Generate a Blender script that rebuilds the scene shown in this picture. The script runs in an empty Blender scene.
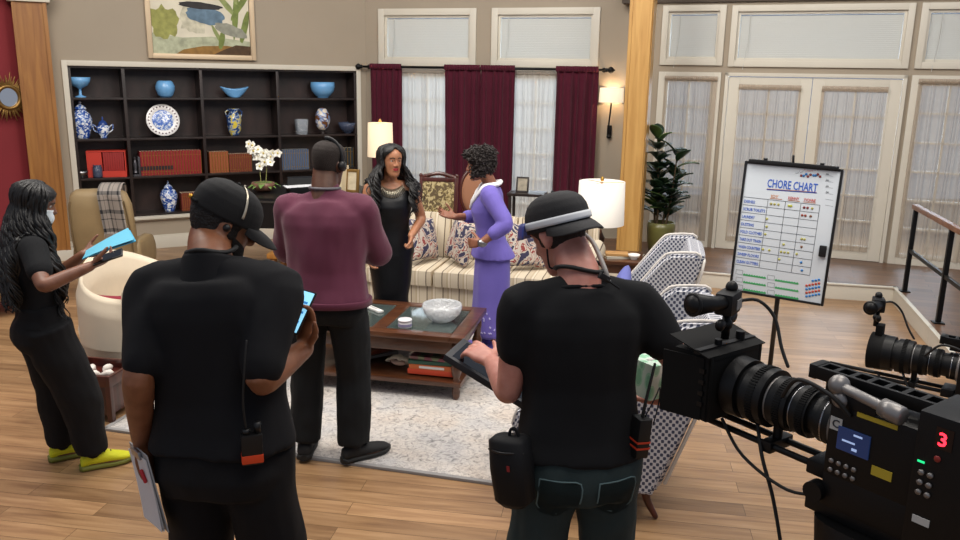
import bpy, bmesh, math, random
import numpy as np
from mathutils import Vector, Matrix, noise, Quaternion
PI = math.pi
random.seed(7)
scn = bpy.context.scene
COL = scn.collection
V = Vector
def rad(a): return a*PI/180

# ---------------------------------------------------------------- camera geometry (measured from the photograph)
CF, CP, CR, CH = 815., rad(13.38), rad(0.99), 2.2
_f = V((0, math.cos(CP), -math.sin(CP))); _r0 = V((1, 0, 0)); _u0 = V((0, math.sin(CP), math.cos(CP)))
_r = math.cos(CR)*_r0+math.sin(CR)*_u0; _u = -math.sin(CR)*_r0+math.cos(CR)*_u0
CAM = V((0, 0, CH))
def ray(x, y): return _f+_r*((x-480)/CF)-_u*((y-270)/CF)
def atz(x, y, z=0.):
    d = ray(x, y); return CAM+d*((z-CH)/d.z)
def aty(x, y, Y):
    d = ray(x, y); return CAM+d*(Y/d.y)
def atp(x, y, p0, n):
    d = ray(x, y); return CAM+d*((V(p0)-CAM).dot(n)/d.dot(n))

# ---------------------------------------------------------------- materials
def srgb(h):
    if isinstance(h, str):
        c = [int(h[i:i+2], 16)/255 for i in (0, 2, 4)]
    else: c = list(h)
    return tuple((x/12.92 if x <= .04045 else ((x+.055)/1.055)**2.4) for x in c)+(1,)
_mats = {}
class NT:
    def __init__(s, m):
        m.use_nodes = True; s.m = m; s.nt = m.node_tree; s.nt.nodes.clear()
        s.out = s.n('ShaderNodeOutputMaterial'); s.b = s.n('ShaderNodeBsdfPrincipled'); s.l(s.b.outputs[0], s.out.inputs[0])
    def n(s, t, **k):
        nd = s.nt.nodes.new(t)
        for a, v in k.items():
            if a in nd.inputs: nd.inputs[a].default_value = v
            else: setattr(nd, a, v)
        return nd
    def l(s, a, b): s.nt.links.new(a, b)
    def obj(s, scale=(1, 1, 1), rot=(0, 0, 0), which='Object'):
        t = s.n('ShaderNodeTexCoord'); mp = s.n('ShaderNodeMapping'); mp.inputs['Scale'].default_value = scale; mp.inputs['Rotation'].default_value = rot
        s.l(t.outputs[which], mp.inputs[0]); return mp.outputs[0]
    def ramp(s, fac, stops, mode='LINEAR'):
        r = s.n('ShaderNodeValToRGB'); r.color_ramp.interpolation = mode
        el = r.color_ramp.elements
        while len(el) < len(stops): el.new(.5)
        for e, (p, c) in zip(el, stops): e.position = p; e.color = c if len(c) == 4 else srgb(c)
        s.l(fac, r.inputs[0]); return r.outputs[0]
    def bump(s, h, st=.2, d=.01):
        b = s.n('ShaderNodeBump'); b.inputs['Strength'].default_value = st; b.inputs['Distance'].default_value = d
        s.l(h, b.inputs['Height']); s.l(b.outputs[0], s.b.inputs['Normal'])
    def math(s, op, a, b=None, c=None):
        m = s.n('ShaderNodeMath', operation=op)
        for i, x in enumerate((a, b, c)):
            if x is None: continue
            if hasattr(x, 'links'): s.l(x, m.inputs[i])
            else: m.inputs[i].default_value = x
        return m.outputs[0]
    def mix(s, fac, a, b, mode='MIX'):
        m = s.n('ShaderNodeMix', data_type='RGBA', blend_type=mode)
        for i, x in ((0, fac), (6, a), (7, b)):
            if hasattr(x, 'links'): s.l(x, m.inputs[i])
            else: m.inputs[i].default_value = x
        return m.outputs[2]
def M(name, col=None, rough=.6, metal=0., var=0., vs=8., bump=0., bs=60., spec=None, emit=0., sheen=0., trans=0., ior=1.45, alpha=1., coat=0., stretch=(1, 1, 1)):
    if name in _mats: return _mats[name]
    m = bpy.data.materials.new(name); t = NT(m); b = t.b
    c = srgb(col)
    b.inputs['Base Color'].default_value = c; b.inputs['Roughness'].default_value = rough; b.inputs['Metallic'].default_value = metal
    if spec is not None: b.inputs['Specular IOR Level'].default_value = spec
    if emit: b.inputs['Emission Color'].default_value = c; b.inputs['Emission Strength'].default_value = emit
    if sheen: b.inputs['Sheen Weight'].default_value = sheen
    if trans: b.inputs['Transmission Weight'].default_value = trans; b.inputs['IOR'].default_value = ior
    if alpha < 1: b.inputs['Alpha'].default_value = alpha
    if coat: b.inputs['Coat Weight'].default_value = coat; b.inputs['Coat Roughness'].default_value = .1
    if var or bump: co = t.obj(stretch)
    if var:
        n = t.n('ShaderNodeTexNoise'); n.inputs['Scale'].default_value = vs; n.inputs['Detail'].default_value = 4; t.l(co, n.inputs[0])
        lo = tuple(x*(1-var) for x in c[:3])+(1,); hi = tuple(min(1, x*(1+var)) for x in c[:3])+(1,)
        t.l(t.ramp(n.outputs[0], [(.3, lo), (.7, hi)]), b.inputs['Base Color'])
    if bump:
        n = t.n('ShaderNodeTexNoise'); n.inputs['Scale'].default_value = bs; n.inputs['Detail'].default_value = 3; t.l(co, n.inputs[0])
        t.bump(n.outputs[0], bump, .01)
    _mats[name] = m; return m
def wood(name, c1, c2, scale=(1.5, 14, 14), rough=.4, coat=0., rot=(0, 0, 0)):
    if name in _mats: return _mats[name]
    m = bpy.data.materials.new(name); t = NT(m); co = t.obj(scale, rot)
    n = t.n('ShaderNodeTexNoise'); n.inputs['Scale'].default_value = 2.2; n.inputs['Detail'].default_value = 6; n.inputs['Distortion'].default_value = .7
    t.l(co, n.inputs[0]); t.l(t.ramp(n.outputs[0], [(.28, srgb(c1)), (.72, srgb(c2))]), t.b.inputs['Base Color'])
    t.b.inputs['Roughness'].default_value = rough
    if coat: t.b.inputs['Coat Weight'].default_value = coat
    t.bump(n.outputs[0], .08, .01)
    _mats[name] = m; return m

# ---------------------------------------------------------------- mesh building
class B:
    """collects shapes; .obj() links them as ONE mesh object"""
    def __init__(s): s.bm = bmesh.new(); s.mi = 0
    def _tag(s, fs):
        for f in fs: f.material_index = s.mi
    def box(s, c, d, rot=None, bev=0.):
        r = bmesh.ops.create_cube(s.bm, size=1.); vs = r['verts']
        for v in vs: v.co = V((v.co.x*d[0], v.co.y*d[1], v.co.z*d[2]))
        fs = list({f for v in vs for f in v.link_faces})
        s._tag(fs)
        if bev:
            es = list({e for f in fs for e in f.edges})
            q = bmesh.ops.bevel(s.bm, geom=es, offset=bev, segments=2, affect='EDGES', profile=.7)
            vs = list({v for v in q['verts']} | {v for v in vs if v.is_valid})
            s._tag(q['faces'])
        Mx = (rot if rot is not None else Matrix.Identity(3))
        if isinstance(Mx, (tuple, list)): Mx = rot_m(*Mx)
        for v in vs: v.co = Mx @ v.co+V(c)
        return s
    def loft(s, rings, n=16, exp=2., cap=True):
        """rings: (centre, half-x vector, half-y vector)"""
        rows = []
        for rg in rings:
            c, X, Y = V(rg[0]), V(rg[1]), V(rg[2]); e = rg[3] if len(rg) > 3 else exp
            row = []
            for i in range(n):
                a = 2*PI*i/n; ca, sa = math.cos(a), math.sin(a)
                ca = math.copysign(abs(ca)**(2/e), ca); sa = math.copysign(abs(sa)**(2/e), sa)
                row.append(s.bm.verts.new(c+X*ca+Y*sa))
            rows.append(row)
        fs = []
        for a, b in zip(rows, rows[1:]):
            for i in range(n):
                j = (i+1) % n; fs.append(s.bm.faces.new((a[i], a[j], b[j], b[i])))
        if cap:
            for row, c, fl in ((rows[0], rings[0][0], True), (rows[-1], rings[-1][0], False)):
                cv = s.bm.verts.new(V(c))
                for i in range(n):
                    j = (i+1) % n
                    fs.append(s.bm.faces.new((cv, row[j], row[i]) if fl else (cv, row[i], row[j])))
        s._tag(fs); return s
    def tube(s, pts, rs, n=10, sub=1, round_ends=True, cap=True, flat=1.):
        pts = [V(p) for p in pts]
        if not hasattr(rs, '__len__'): rs = [rs]*len(pts)
        if sub > 1: pts, rs = spline(pts, rs, sub)
        rings = []; up = None
        for i, p in enumerate(pts):
            t = (pts[min(i+1, len(pts)-1)]-pts[max(i-1, 0)])
            if t.length < 1e-9: t = V((0, 0, 1))
            t.normalize()
            if up is None:
                up = V((0, 0, 1)) if abs(t.z) < .9 else V((0, 1, 0))
            x = up.cross(t)
            if x.length < 1e-6: x = t.orthogonal()
            x.normalize(); y = t.cross(x).normalized(); up = y
            rings.append((p, x*rs[i], y*rs[i]*flat, t))
        out = []
        if round_ends:
            p, x, y, t = rings[0]; r = x.length
            out += [(p-t*r*.8, x*.45, y*.45), (p-t*r*.45, x*.82, y*.82)]
        out += [(a, b, c) for a, b, c, _ in rings]
        if round_ends:
            p, x, y, t = rings[-1]; r = x.length
            out += [(p+t*r*.45, x*.82, y*.82), (p+t*r*.8, x*.45, y*.45)]
        return s.loft(out, n, 2., cap)
    def cyl(s, a, b, r, r2=None, n=20):
        a, b = V(a), V(b); t = (b-a).normalized(); x = t.orthogonal().normalized(); y = t.cross(x)
        r2 = r if r2 is None else r2
        return s.loft([(a, x*r, y*r), (b, x*r2, y*r2)], n)
    def lathe(s, prof, c=(0, 0, 0), n=28, axis=None, cap=True):
        """prof: (radius, height)"""
        c = V(c); t = V(axis).normalized() if axis is not None else V((0, 0, 1))
        x = t.orthogonal().normalized() if axis is not None else V((1, 0, 0)); y = t.cross(x)
        return s.loft([(c+t*h, x*max(r, 1e-4), y*max(r, 1e-4)) for r, h in prof], n, 2., cap)
    def ball(s, c, r, n=16, m=10):
        r = V(r) if hasattr(r, '__len__') else V((r, r, r)); c = V(c)
        return s.loft([(c+V((0, 0, r.z*math.sin(a))), V((r.x*math.cos(a), 0, 0)), V((0, r.y*math.cos(a), 0))) for a in [(-.5+(k+.25)/(m+.5-1+.0))*PI if False else -PI/2*.97+PI*.97*k/(m-1) for k in range(m)]], n)
    def prism(s, poly, z0, z1, Mx=None):
        """poly: 2-D outline (x, y) extruded z0..z1, then moved by the 4x4 matrix"""
        lo = [s.bm.verts.new(V((x, y, z0))) for x, y in poly]; hi = [s.bm.verts.new(V((x, y, z1))) for x, y in poly]
        n = len(poly); fs = [s.bm.faces.new(lo[::-1]), s.bm.faces.new(hi)]
        for i in range(n):
            j = (i+1) % n; fs.append(s.bm.faces.new((lo[i], lo[j], hi[j], hi[i])))
        s._tag(fs)
        if Mx is not None:
            for v in lo+hi: v.co = Mx @ v.co
        return s
    def sheet(s, fn, nu, nv, th=0.):
        """fn(u, v) -> point; a sheet, given a thickness along its normal"""
        g = [[V(fn(i/nu, j/nv)) for j in range(nv+1)] for i in range(nu+1)]
        def nrm(i, j):
            a = g[min(i+1, nu)][j]-g[max(i-1, 0)][j]; b = g[i][min(j+1, nv)]-g[i][max(j-1, 0)]
            q = a.cross(b); return q.normalized() if q.length > 1e-12 else V((0, 0, 1))
        A = [[s.bm.verts.new(g[i][j]) for j in range(nv+1)] for i in range(nu+1)]; fs = []
        for i in range(nu):
            for j in range(nv): fs.append(s.bm.faces.new((A[i][j], A[i+1][j], A[i+1][j+1], A[i][j+1])))
        if th:
            Bv = [[s.bm.verts.new(g[i][j]-nrm(i, j)*th) for j in range(nv+1)] for i in range(nu+1)]
            for i in range(nu):
                for j in range(nv): fs.append(s.bm.faces.new((Bv[i][j], Bv[i][j+1], Bv[i+1][j+1], Bv[i+1][j])))
            for i in range(nu):
                fs.append(s.bm.faces.new((A[i][0], Bv[i][0], Bv[i+1][0], A[i+1][0]))); fs.append(s.bm.faces.new((A[i+1][nv], Bv[i+1][nv], Bv[i][nv], A[i][nv])))
            for j in range(nv):
                fs.append(s.bm.faces.new((A[0][j+1], Bv[0][j+1], Bv[0][j], A[0][j]))); fs.append(s.bm.faces.new((A[nu][j], Bv[nu][j], Bv[nu][j+1], A[nu][j+1])))
        s._tag(fs); return s
    def wrinkle(s, amp, sc, seed=0., st=(1, 1, 1), zmin=None):
        s.bm.normal_update()
        for v in s.bm.verts:
            q = V((v.co.x*st[0], v.co.y*st[1], v.co.z*st[2]))*sc+V((seed, seed*1.7, 0))
            v.co += v.normal*amp*noise.noise(q)
        return s
    def move(s, Mx):
        for v in s.bm.verts: v.co = Mx @ v.co
        return s
    def obj(s, name, m, parent=None, smooth=35, label=None, **kw):
        me = bpy.data.meshes.new(name)
        bmesh.ops.recalc_face_normals(s.bm, faces=s.bm.faces)
        s.bm.to_mesh(me); s.bm.free()
        return link(name, me, m, parent, smooth, label, **kw)
def rot_m(x, y, z):
    return Matrix.Rotation(z, 3, 'Z') @ Matrix.Rotation(y, 3, 'Y') @ Matrix.Rotation(x, 3, 'X')
def spline(pts, rs, sub):
    P, Rr = [], []; n = len(pts)
    for i in range(n-1):
        p0, p1, p2, p3 = pts[max(i-1, 0)], pts[i], pts[i+1], pts[min(i+2, n-1)]
        for k in range(sub):
            t = k/sub
            P.append(.5*((2*p1)+(p2-p0)*t+(2*p0-5*p1+4*p2-p3)*t*t+(3*p1-p0-3*p2+p3)*t**3)); Rr.append(rs[i]*(1-t)+rs[i+1]*t)
    P.append(pts[-1]); Rr.append(rs[-1]); return P, Rr
def link(name, me, m, parent=None, smooth=35, label=None, **kw):
    o = bpy.data.objects.new(name, me); COL.objects.link(o)
    for x in (m if isinstance(m, (list, tuple)) else [m]): me.materials.append(x)
    if smooth:
        me.shade_smooth() if smooth is True else me.set_sharp_from_angle(angle=rad(smooth))
        if smooth is not True: me.polygons.foreach_set('use_smooth', [True]*len(me.polygons))
    if parent is not None: o.parent = parent
    if label: o['label'] = label
    for k, v in kw.items(): o[k] = v
    return o
def thing(name, label, cat, loc=(0, 0, 0), rz=0., group=None, rot=None):
    o = bpy.data.objects.new(name, None); COL.objects.link(o); o.empty_display_size = .1
    o.location = loc; o.rotation_euler = rot if rot else (0, 0, rz); o['label'] = label; o['category'] = cat
    if group: o['group'] = group
    return o
def tag(o, label, cat, group=None, loc=None, rz=None, kind=None):
    o['label'] = label; o['category'] = cat
    if group: o['group'] = group
    if kind: o['kind'] = kind
    if loc is not None: o.location = loc
    if rz is not None: o.rotation_euler = (0, 0, rz)
    return o
def struct(o): o['kind'] = 'structure'; return o
def dup(root, loc=None, rz=None, label=None, group=None, mats=None):
    r = root.copy(); COL.objects.link(r)
    if loc is not None: r.location = loc
    if rz is not None: r.rotation_euler = (0, 0, rz)
    if label: r['label'] = label
    if group: r['group'] = group
    for ch in list(root.children):
        c = ch.copy(); COL.objects.link(c); c.parent = r
        for g in list(ch.children):
            d = g.copy(); COL.objects.link(d); d.parent = c
    return r
def remeshed(b, vox, smooth=6, fac=.5):
    """one continuous surface around everything collected in b"""
    me = bpy.data.meshes.new('t'); bmesh.ops.recalc_face_normals(b.bm, faces=b.bm.faces); b.bm.to_mesh(me); b.bm.free()
    o = bpy.data.objects.new('t', me); COL.objects.link(o)
    md = o.modifiers.new('r', 'REMESH'); md.mode = 'VOXEL'; md.voxel_size = vox
    if smooth:
        sm = o.modifiers.new('s', 'SMOOTH'); sm.iterations = smooth; sm.factor = fac
    dg = bpy.context.evaluated_depsgraph_get(); dg.update()
    me2 = bpy.data.meshes.new_from_object(o.evaluated_get(dg))
    bpy.data.objects.remove(o); bpy.data.meshes.remove(me)
    r = B(); r.bm.from_mesh(me2); bpy.data.meshes.remove(me2); return r
def text_mesh(s, size, depth, font_shear=0.):
    cu = bpy.data.curves.new('t', 'FONT'); cu.body = s; cu.size = size; cu.extrude = depth; cu.shear = font_shear; cu.resolution_u = 2; cu.offset = size*.016
    cu.align_x = 'LEFT'
    o = bpy.data.objects.new('t', cu); COL.objects.link(o)
    dg = bpy.context.evaluated_depsgraph_get(); dg.update()
    me = bpy.data.meshes.new_from_object(o.evaluated_get(dg)); bpy.data.objects.remove(o); bpy.data.curves.remove(cu)
    me.materials.clear(); return me
# ---------------------------------------------------------------- people
from mathutils.bvhtree import BVHTree
HEAD = [(-.120, .014, .078, .040), (-.114, .028, .087, .020), (-.100, .041, .092, -.005), (-.082, .051, .093, -.03), (-.062, .058, .092, -.055), (-.04, .063, .092, -.075),
        (-.018, .067, .092, -.088), (.005, .0705, .091, -.097), (.03, .0735, .095, -.103), (.05, .075, .094, -.104), (.07, .0735, .087, -.101), (.09, .066, .07, -.088),
        (.105, .052, .049, -.068), (.114, .034, .026, -.045), (.119, .012, 0., -.02)]
def head_at(z):
    if z <= HEAD[0][0]: return HEAD[0][1:]
    for a, b in zip(HEAD, HEAD[1:]):
        if z <= b[0]:
            t = (z-a[0])/(b[0]-a[0]); return tuple(x*(1-t)+y*t for x, y in zip(a[1:], b[1:]))
    return HEAD[-1][1:]
def head_pt(a, z, off=0.):
    """point on the head's skin; a = 0 at the face, anticlockwise seen from above"""
    w, fy, by = head_at(z); w += off; fy += off; by -= off
    cy = .5*(fy+by); d = .5*(fy-by)
    return V((-math.sin(a)*w, cy+math.cos(a)*d, z))
class Person:
    def __init__(s, label, loc, rz, h=1.75, bw=1., bd=1., skin=None, lean=(0, 0), twist=0., head=(0, 0, 0), hs=1., neck=1., sw=1., arm=1., vox=.0065, limb=1., headoff=(0, 0, 0)):
        s.root = thing('person', label, 'person', loc, rz); s.M = Matrix.Translation(V(loc)) @ Matrix.Rotation(rz, 4, 'Z'); s.Mi = s.M.inverted()
        s.s = k = h/1.75; s.bw, s.bd, s.ar, s.vox, s.sw, s.limb = bw, bd, arm, vox, sw, limb
        s.skin = skin; s.hs = hs*k
        s.P = V((0, 0, .93*k)); s.R = rot_m(-lean[0], lean[1], 0)
        s.Rt = s.R @ Matrix.Rotation(twist, 3, 'Z')
        s.N = s.P+s.R @ V((0, -.015*k, .545*k))
        s.Rh = s.R.copy(); s.Rh = rot_m(0, 0, head[0]) @ rot_m(-head[1], head[2], 0)
        s.H = s.N+s.R @ V((0, .045*k, 0.))*1.+V(headoff)+V((0, 0, .06*k))+s.Rh @ V((0, .0, .105*k))
        s.b = B(); s.arms = {}; s.legs = {}; s.neck = neck
        s.sh = {sd: s.P+s.Rt @ V((sd*.178*k*sw, -.005, .475*k)) for sd in (-1, 1)}
        s.hip = {sd: V((sd*.088*k*bw, 0, .91*k)) for sd in (-1, 1)}
    def w(s, p): return s.Mi @ V(p)                       # world -> own
    def hp(s, p): return s.H+s.Rh @ (V(p)*s.hs)           # head frame -> own
    def spine(s, z, x=0, y=0):
        k = s.s; t = (z-.93)*k
        f = min(1, max(0, (z-.93)/.3)); Rm = s.Rt if f > .5 else s.R
        return s.P+(Rm @ V((x*k, y*k, t)))
    def ring(s, z, hw, hd, y=0., off=0., e=2.3):
        k = s.s; f = z > 1.05; Rm = s.Rt if f else s.R
        return (s.spine(z, 0, y), Rm @ V((hw*k*s.bw+off, 0, 0)), Rm @ V((0, hd*k*s.bd+off, 0)), e)
    TORSO = [(.80, .150, .100, -.005), (.86, .172, .116, -.012), (.93, .170, .116, -.010), (1.0, .156, .106, 0.), (1.08, .143, .100, .004), (1.16, .147, .104, .004), (1.25, .160, .112, 0.), (1.33, .170, .112, -.006), (1.39, .168, .098, -.012), (1.43, .135, .080, -.015), (1.465, .085, .066, -.012)]
    FEM = [(.80, .155, .105, -.008), (.86, .178, .122, -.016), (.93, .172, .116, -.012), (1.0, .150, .098, 0.), (1.07, .130, .090, .004), (1.13, .128, .092, .006), (1.20, .138, .104, .012), (1.26, .148, .114, .017), (1.32, .152, .106, .008), (1.39, .150, .086, -.010), (1.43, .118, .070, -.015), (1.465, .075, .058, -.012)]
    fem = False; soft = 1.
    def torso(s, b, off=0., z0=.8, z1=1.47, e=2.3, extra=None):
        T = s.FEM if s.fem else s.TORSO
        rs = [s.ring(z, hw, hd, y, off+(extra(z) if extra else 0), e) for z, hw, hd, y in T if z0 <= z <= z1]
        def at(z):
            for a, c in zip(T, T[1:]):
                if a[0] <= z <= c[0]:
                    t = (z-a[0])/(c[0]-a[0]); q = [x*(1-t)+y*t for x, y in zip(a, c)]
                    return s.ring(z, q[1], q[2], q[3], off+(extra(z) if extra else 0), e)
        if z0 > T[0][0] and not any(abs(z0-q[0]) < 1e-4 for q in T): rs = [at(z0)]+rs
        if z1 < T[-1][0] and not any(abs(z1-q[0]) < 1e-4 for q in T): rs = rs+[at(z1)]
        b.loft(rs, 28)
    def ik(s, a, c, l1, l2, hint):
        d = c-a; L = d.length
        if L > (l1+l2)*.995: c = a+d*((l1+l2)*.995/L); d = c-a; L = d.length
        x = d/L; u = (l1*l1-l2*l2+L*L)/(2*L); hgt = math.sqrt(max(0, l1*l1-u*u))
        y = V(hint)-x*V(hint).dot(x); y.normalize(); return a+x*u+y*hgt, c
    def set_arm(s, sd, wrist, hint, elbow=None):
        k = s.s
        if elbow is not None: hint = V(elbow)-(s.sh[sd]+V(wrist))*.5
        el, wr = s.ik(s.sh[sd], V(wrist), .285*k, .255*k, hint); s.arms[sd] = (s.sh[sd], el, wr)
    def set_leg(s, sd, foot, toe=0., hint=(0, 1, 0)):
        k = s.s; an = V((foot[0], foot[1], .085*k)); dl = min(.84*k, (an-s.hip[sd]).length*1.0015); kn, an = s.ik(s.hip[sd], an, dl*.506, dl*.494, hint); s.legs[sd] = (s.hip[sd], kn, an, toe)
    def arm_tube(s, b, sd, off=0., to=2., r=(.058, .05, .041, .041, .028), trap=1.):
        k = s.s*s.ar; S, E, W = s.arms[sd]; inn = s.P+s.Rt @ V((sd*.10*s.s*s.sw, -.01, .455*s.s))
        U = (E-S); Fo = (W-E)
        pts = [inn, S, S+U*.5, S+U*.93, E+Fo*.12, E+Fo*.5, W]; rr = [r[0]*.95, r[0], r[1], r[2], r[3]*1.03, r[3]*.92, r[4]]
        pts, rr = spline(pts, [x*k+off for x in rr], 4)
        # cut at 'to' (1 = elbow, 2 = wrist)
        cut = int(round(np.interp(to, (0, .5, .93, 1.1, 1.5, 2.), (4, 8, 12, 16, 20, 24))))+1
        b.tube(pts[:cut], rr[:cut], 14)
        T = s.N+s.R @ V((0, -.008, -.036)); b.tube([T, (T+S)*.5+V((0, 0, .008*s.s)), S+V((0, 0, .002))], [(.046*s.s*s.neck+off*.8)*trap, (.046*k+off*.9)*trap, .046*k*trap+off], 12, 3)
    def leg_tube(s, b, sd, off=0., r=(.088, .078, .058, .056, .036), lo=1.):
        k = s.s*s.limb; Hp, K, A, toe = s.legs[sd]
        pts = [Hp+V((0, 0, .03)), Hp+(K-Hp)*.35, K, K+(A-K)*.35, K+(A-K)*lo]
        b.tube(pts, [x*k+off for x in r], 16, 4, round_ends=(lo >= 1 and off == 0))
    def hand(s, sd, d, palm, curl=(.35, .45, .3), thumb=.5, spread=.12, scale=1., curls=None):
        """d: pointing direction, palm: the way the palm faces (own frame)"""
        k = s.s*scale; W = s.arms[sd][2]; d = V(d).normalized(); pn = V(palm); pn = (pn-d*pn.dot(d)).normalized()
        side = d.cross(pn).normalized()               # towards the thumb for one hand
        if sd < 0: side = -side
        b = s.b
        b.loft([(W-d*.01*k, side*.026*k, pn*.021*k), (W+d*.02*k, side*.031*k, pn*.018*k), (W+d*.055*k, side*.041*k, pn*.016*k), (W+d*.088*k, side*.041*k, pn*.013*k), (W+d*.096*k, side*.036*k, pn*.009*k)], 16, 2.6)
        tips = []
        for i, (o, L) in enumerate(((.031, .074), (.0105, .084), (-.0105, .079), (-.031, .062))):
            p = W+d*.088*k+side*o*k; dd = (d+side*(1.5-i)*spread*.6).normalized(); ax = dd.cross(pn).normalized()
            pts = [p-dd*.02*k, p]; c = curls[i] if curls else curl
            for j, fr in enumerate((.45, .31, .24)):
                dd = Matrix.Rotation(c[j], 3, ax) @ dd; p = p+dd*L*fr*k; pts.append(p)
            b.tube(pts, [x*k for x in (.0105, .0105, .0092, .0084, .0072)], 10); tips.append(p)
        p = W+d*.022*k+side*.026*k+pn*.006*k; dd = (d*.62+side*.72+pn*.35*thumb).normalized()
        pts = [p-dd*.012*k, p]; ax = side.cross(d).normalized()
        for L in (.045, .034, .028):
            p = p+dd*L*k; pts.append(p); dd = (dd+d*.25+pn*.3*thumb-side*.12).normalized()
        b.tube(pts, [x*k for x in (.016, .015, .0122, .0102, .008)], 10)
        s.palm = W+d*.07*k+pn*.02*k; return tips
    def build_body(s, feet=True, nose=1., torso_off=-.012, trap=.72):
        b = s.b; k = s.s
        s.torso(b, torso_off)
        for sd in s.arms: s.arm_tube(b, sd, trap=trap)
        for sd in s.legs:
            s.leg_tube(b, sd); A, toe = s.legs[sd][2:]; f = V((-math.sin(toe), math.cos(toe), 0)); q = V((f.y, -f.x, 0)); z = V((0, 0, 1))
            if feet:
                b.loft([(A+f*-.055*k-z*.045*k, q*.022*k, z*.03*k), (A-f*.03*k-z*.04*k, q*.033*k, z*.04*k), (A+f*.04*k-z*.042*k, q*.038*k, z*.036*k), (A+f*.11*k-z*.056*k, q*.046*k, z*.022*k), (A+f*.16*k-z*.062*k, q*.042*k, z*.015*k), (A+f*.19*k-z*.064*k, q*.025*k, z*.01*k)], 14)
        r = s.Rh
        b.loft([(s.hp((0, .5*(f+g), z)), r @ V((w*s.hs, 0, 0)), r @ V((0, .5*(f-g)*s.hs, 0)), 2.15) for z, w, f, g in HEAD], 28)
        nb = s.N-s.R @ V((0, .0, .05*k)); s.neckpts = [nb, s.N+V((0, .0, .01)), s.hp((0, -.018, -.055)), s.hp((0, -.015, -.01))]
        b.tube(s.neckpts, [x*k*s.neck for x in (.07, .060, .056, .055)], 18, 4)
        # nose, ears
        b.tube([s.hp((0, .086, .024)), s.hp((0, .099, -.004)), s.hp((0, .1037+.008*nose*s.soft, -.022)), s.hp((0, .1, -.031))], [x*s.hs*(.8+.2*s.soft) for x in (.007, .0085, .0125, .009)], 10, 3)
        for sd in (-1, 1):
            b.ball(s.hp((sd*.0125, .095, -.027)), .0088*s.hs)
            ex = [(.028, .010, .006, .004), (.02, .02, .008, .0), (.004, .021, .009, -.002), (-.012, .016, .008, 0.), (-.026, .010, .008, .006), (-.034, .006, .005, .009)]
            b.loft([(s.hp((sd*(.0745+.006*math.cos(z*30)), -.008+y0, z-.004)), r @ V((sd*t, -t*.5, 0))*s.hs, r @ V((sd*dy*.35, dy, 0))*s.hs) for z, dy, t, y0 in [(q[0], q[1], q[2], q[3]) for q in ex]], 12)
        b = remeshed(b, s.vox, 3, .5)
        iR = s.Rh.inverted(); g = lambda d, sg: math.exp(-.5*(d/sg)**2)
        for v in b.bm.verts:
            q = (iR @ (v.co-s.H))/s.hs
            if q.length > .17 or q.y < -.05: 
                if q.length > .15: continue
            dy = dz = dx = 0.; x = abs(q.x)
            if q.y > .03:
                dy -= .011*(.35+.65*s.soft)*g(x-.031, .014)*g(q.z-.010, .010)            # eye sockets
                dy += .003*s.soft*g(q.z-.034, .009)*g(x-.026, .02)              # brow
                dy -= .0035*g(q.z+.053, .0028)*g(x, .022)                 # mouth line
                dy += .0045*g(q.z+.0455, .005)*g(x, .016)+.005*g(q.z+.062, .0055)*g(x, .015)
                dy -= .003*g(q.z+.076, .006)*g(x, .02)
                dy += .005*s.soft*g(q.z+.10, .012)*g(x, .018)
                dy += .004*g(q.z+.018, .018)*g(x-.043, .014)             # cheek
                dy -= .004*g(q.z+.06, .02)*g(x-.05, .012)
            if x > .072 and -.03 < q.y < .02:
                dx -= .006*g(q.y+.008, .008)*g(q.z-.003, .014)*(1 if q.x > 0 else -1)   # hollow of the ear
            v.co += s.Rh @ (V((dx, dy, dz))*s.hs)
        b.bm.normal_update(); s.tree = BVHTree.FromBMesh(b.bm)
        s.body = b.obj('body', s.skin, s.root, True)
        return s
    def face(s, x, z, off=0.):
        """point on the skin of the face, own frame"""
        o = s.hp((x, .25, z)); d = s.Rh @ V((0, -1, 0)); h = s.tree.ray_cast(o, d)
        return (h[0] if h[0] else s.hp((x, .09, z)))-d*off
    def features(s, lip='b4453f', brow='120d0b', iris='1d110b', look=(0, 0)):
        for sd in (-1, 1):
            e = B(); c = s.hp((sd*.031, .0715, .0105)); r = .0112*s.hs
            e.ball(c, r, 14, 10); e.mi = 1; d = (s.Rh @ V((look[0], 1, look[1]))).normalized(); e.ball(c+d*r*.42, r*.66, 12, 8)
            e.obj('eye', [M('eye_white', 'b9b1a8', .25), M('iris_'+iris, iris, .15)], s.root, True)
            e = B(); e.tube([s.face(sd*xx, .0165+zz, -.001) for xx, zz in ((.017, -.004), (.025, .0), (.034, .001), (.045, -.005))], [.003*s.hs, .0048*s.hs, .0048*s.hs, .003*s.hs], 8, 3); e.obj('eyelid', s.skin, s.root, True)
            for nm, dz, rr, colr in (('eyebrow', .0295, .0034, brow), ('eyelash', .0130, .0016, '0a0807')):
                e = B(); e.tube([s.face(sd*xx, dz+zz, .0) for xx, zz in ((.014, .0015), (.024, .004), (.036, .0035), (.048, -.004))], [rr*.7*s.hs, rr*s.hs, rr*s.hs, rr*.4*s.hs], 8, 3)
                e.obj(nm, M('brow_'+colr, colr, .8), s.root, True)
        e = B()
        for z, rr, up in ((-.0492, .0043, .0012), (-.0575, .0050, -.0008)):
            e.tube([s.face(xx, z+(0 if abs(xx) > .015 else up)-(abs(xx) > .02)*(.004 if z > -.05 else -.0045), -.001) for xx in (-.0235, -.012, 0, .012, .0235)], [rr*.35*s.hs, rr*.9*s.hs, rr*s.hs, rr*.9*s.hs, rr*.35*s.hs], 8, 3)
        e.obj('lips', M('lip_'+lip, lip, .35), s.root, True)
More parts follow.
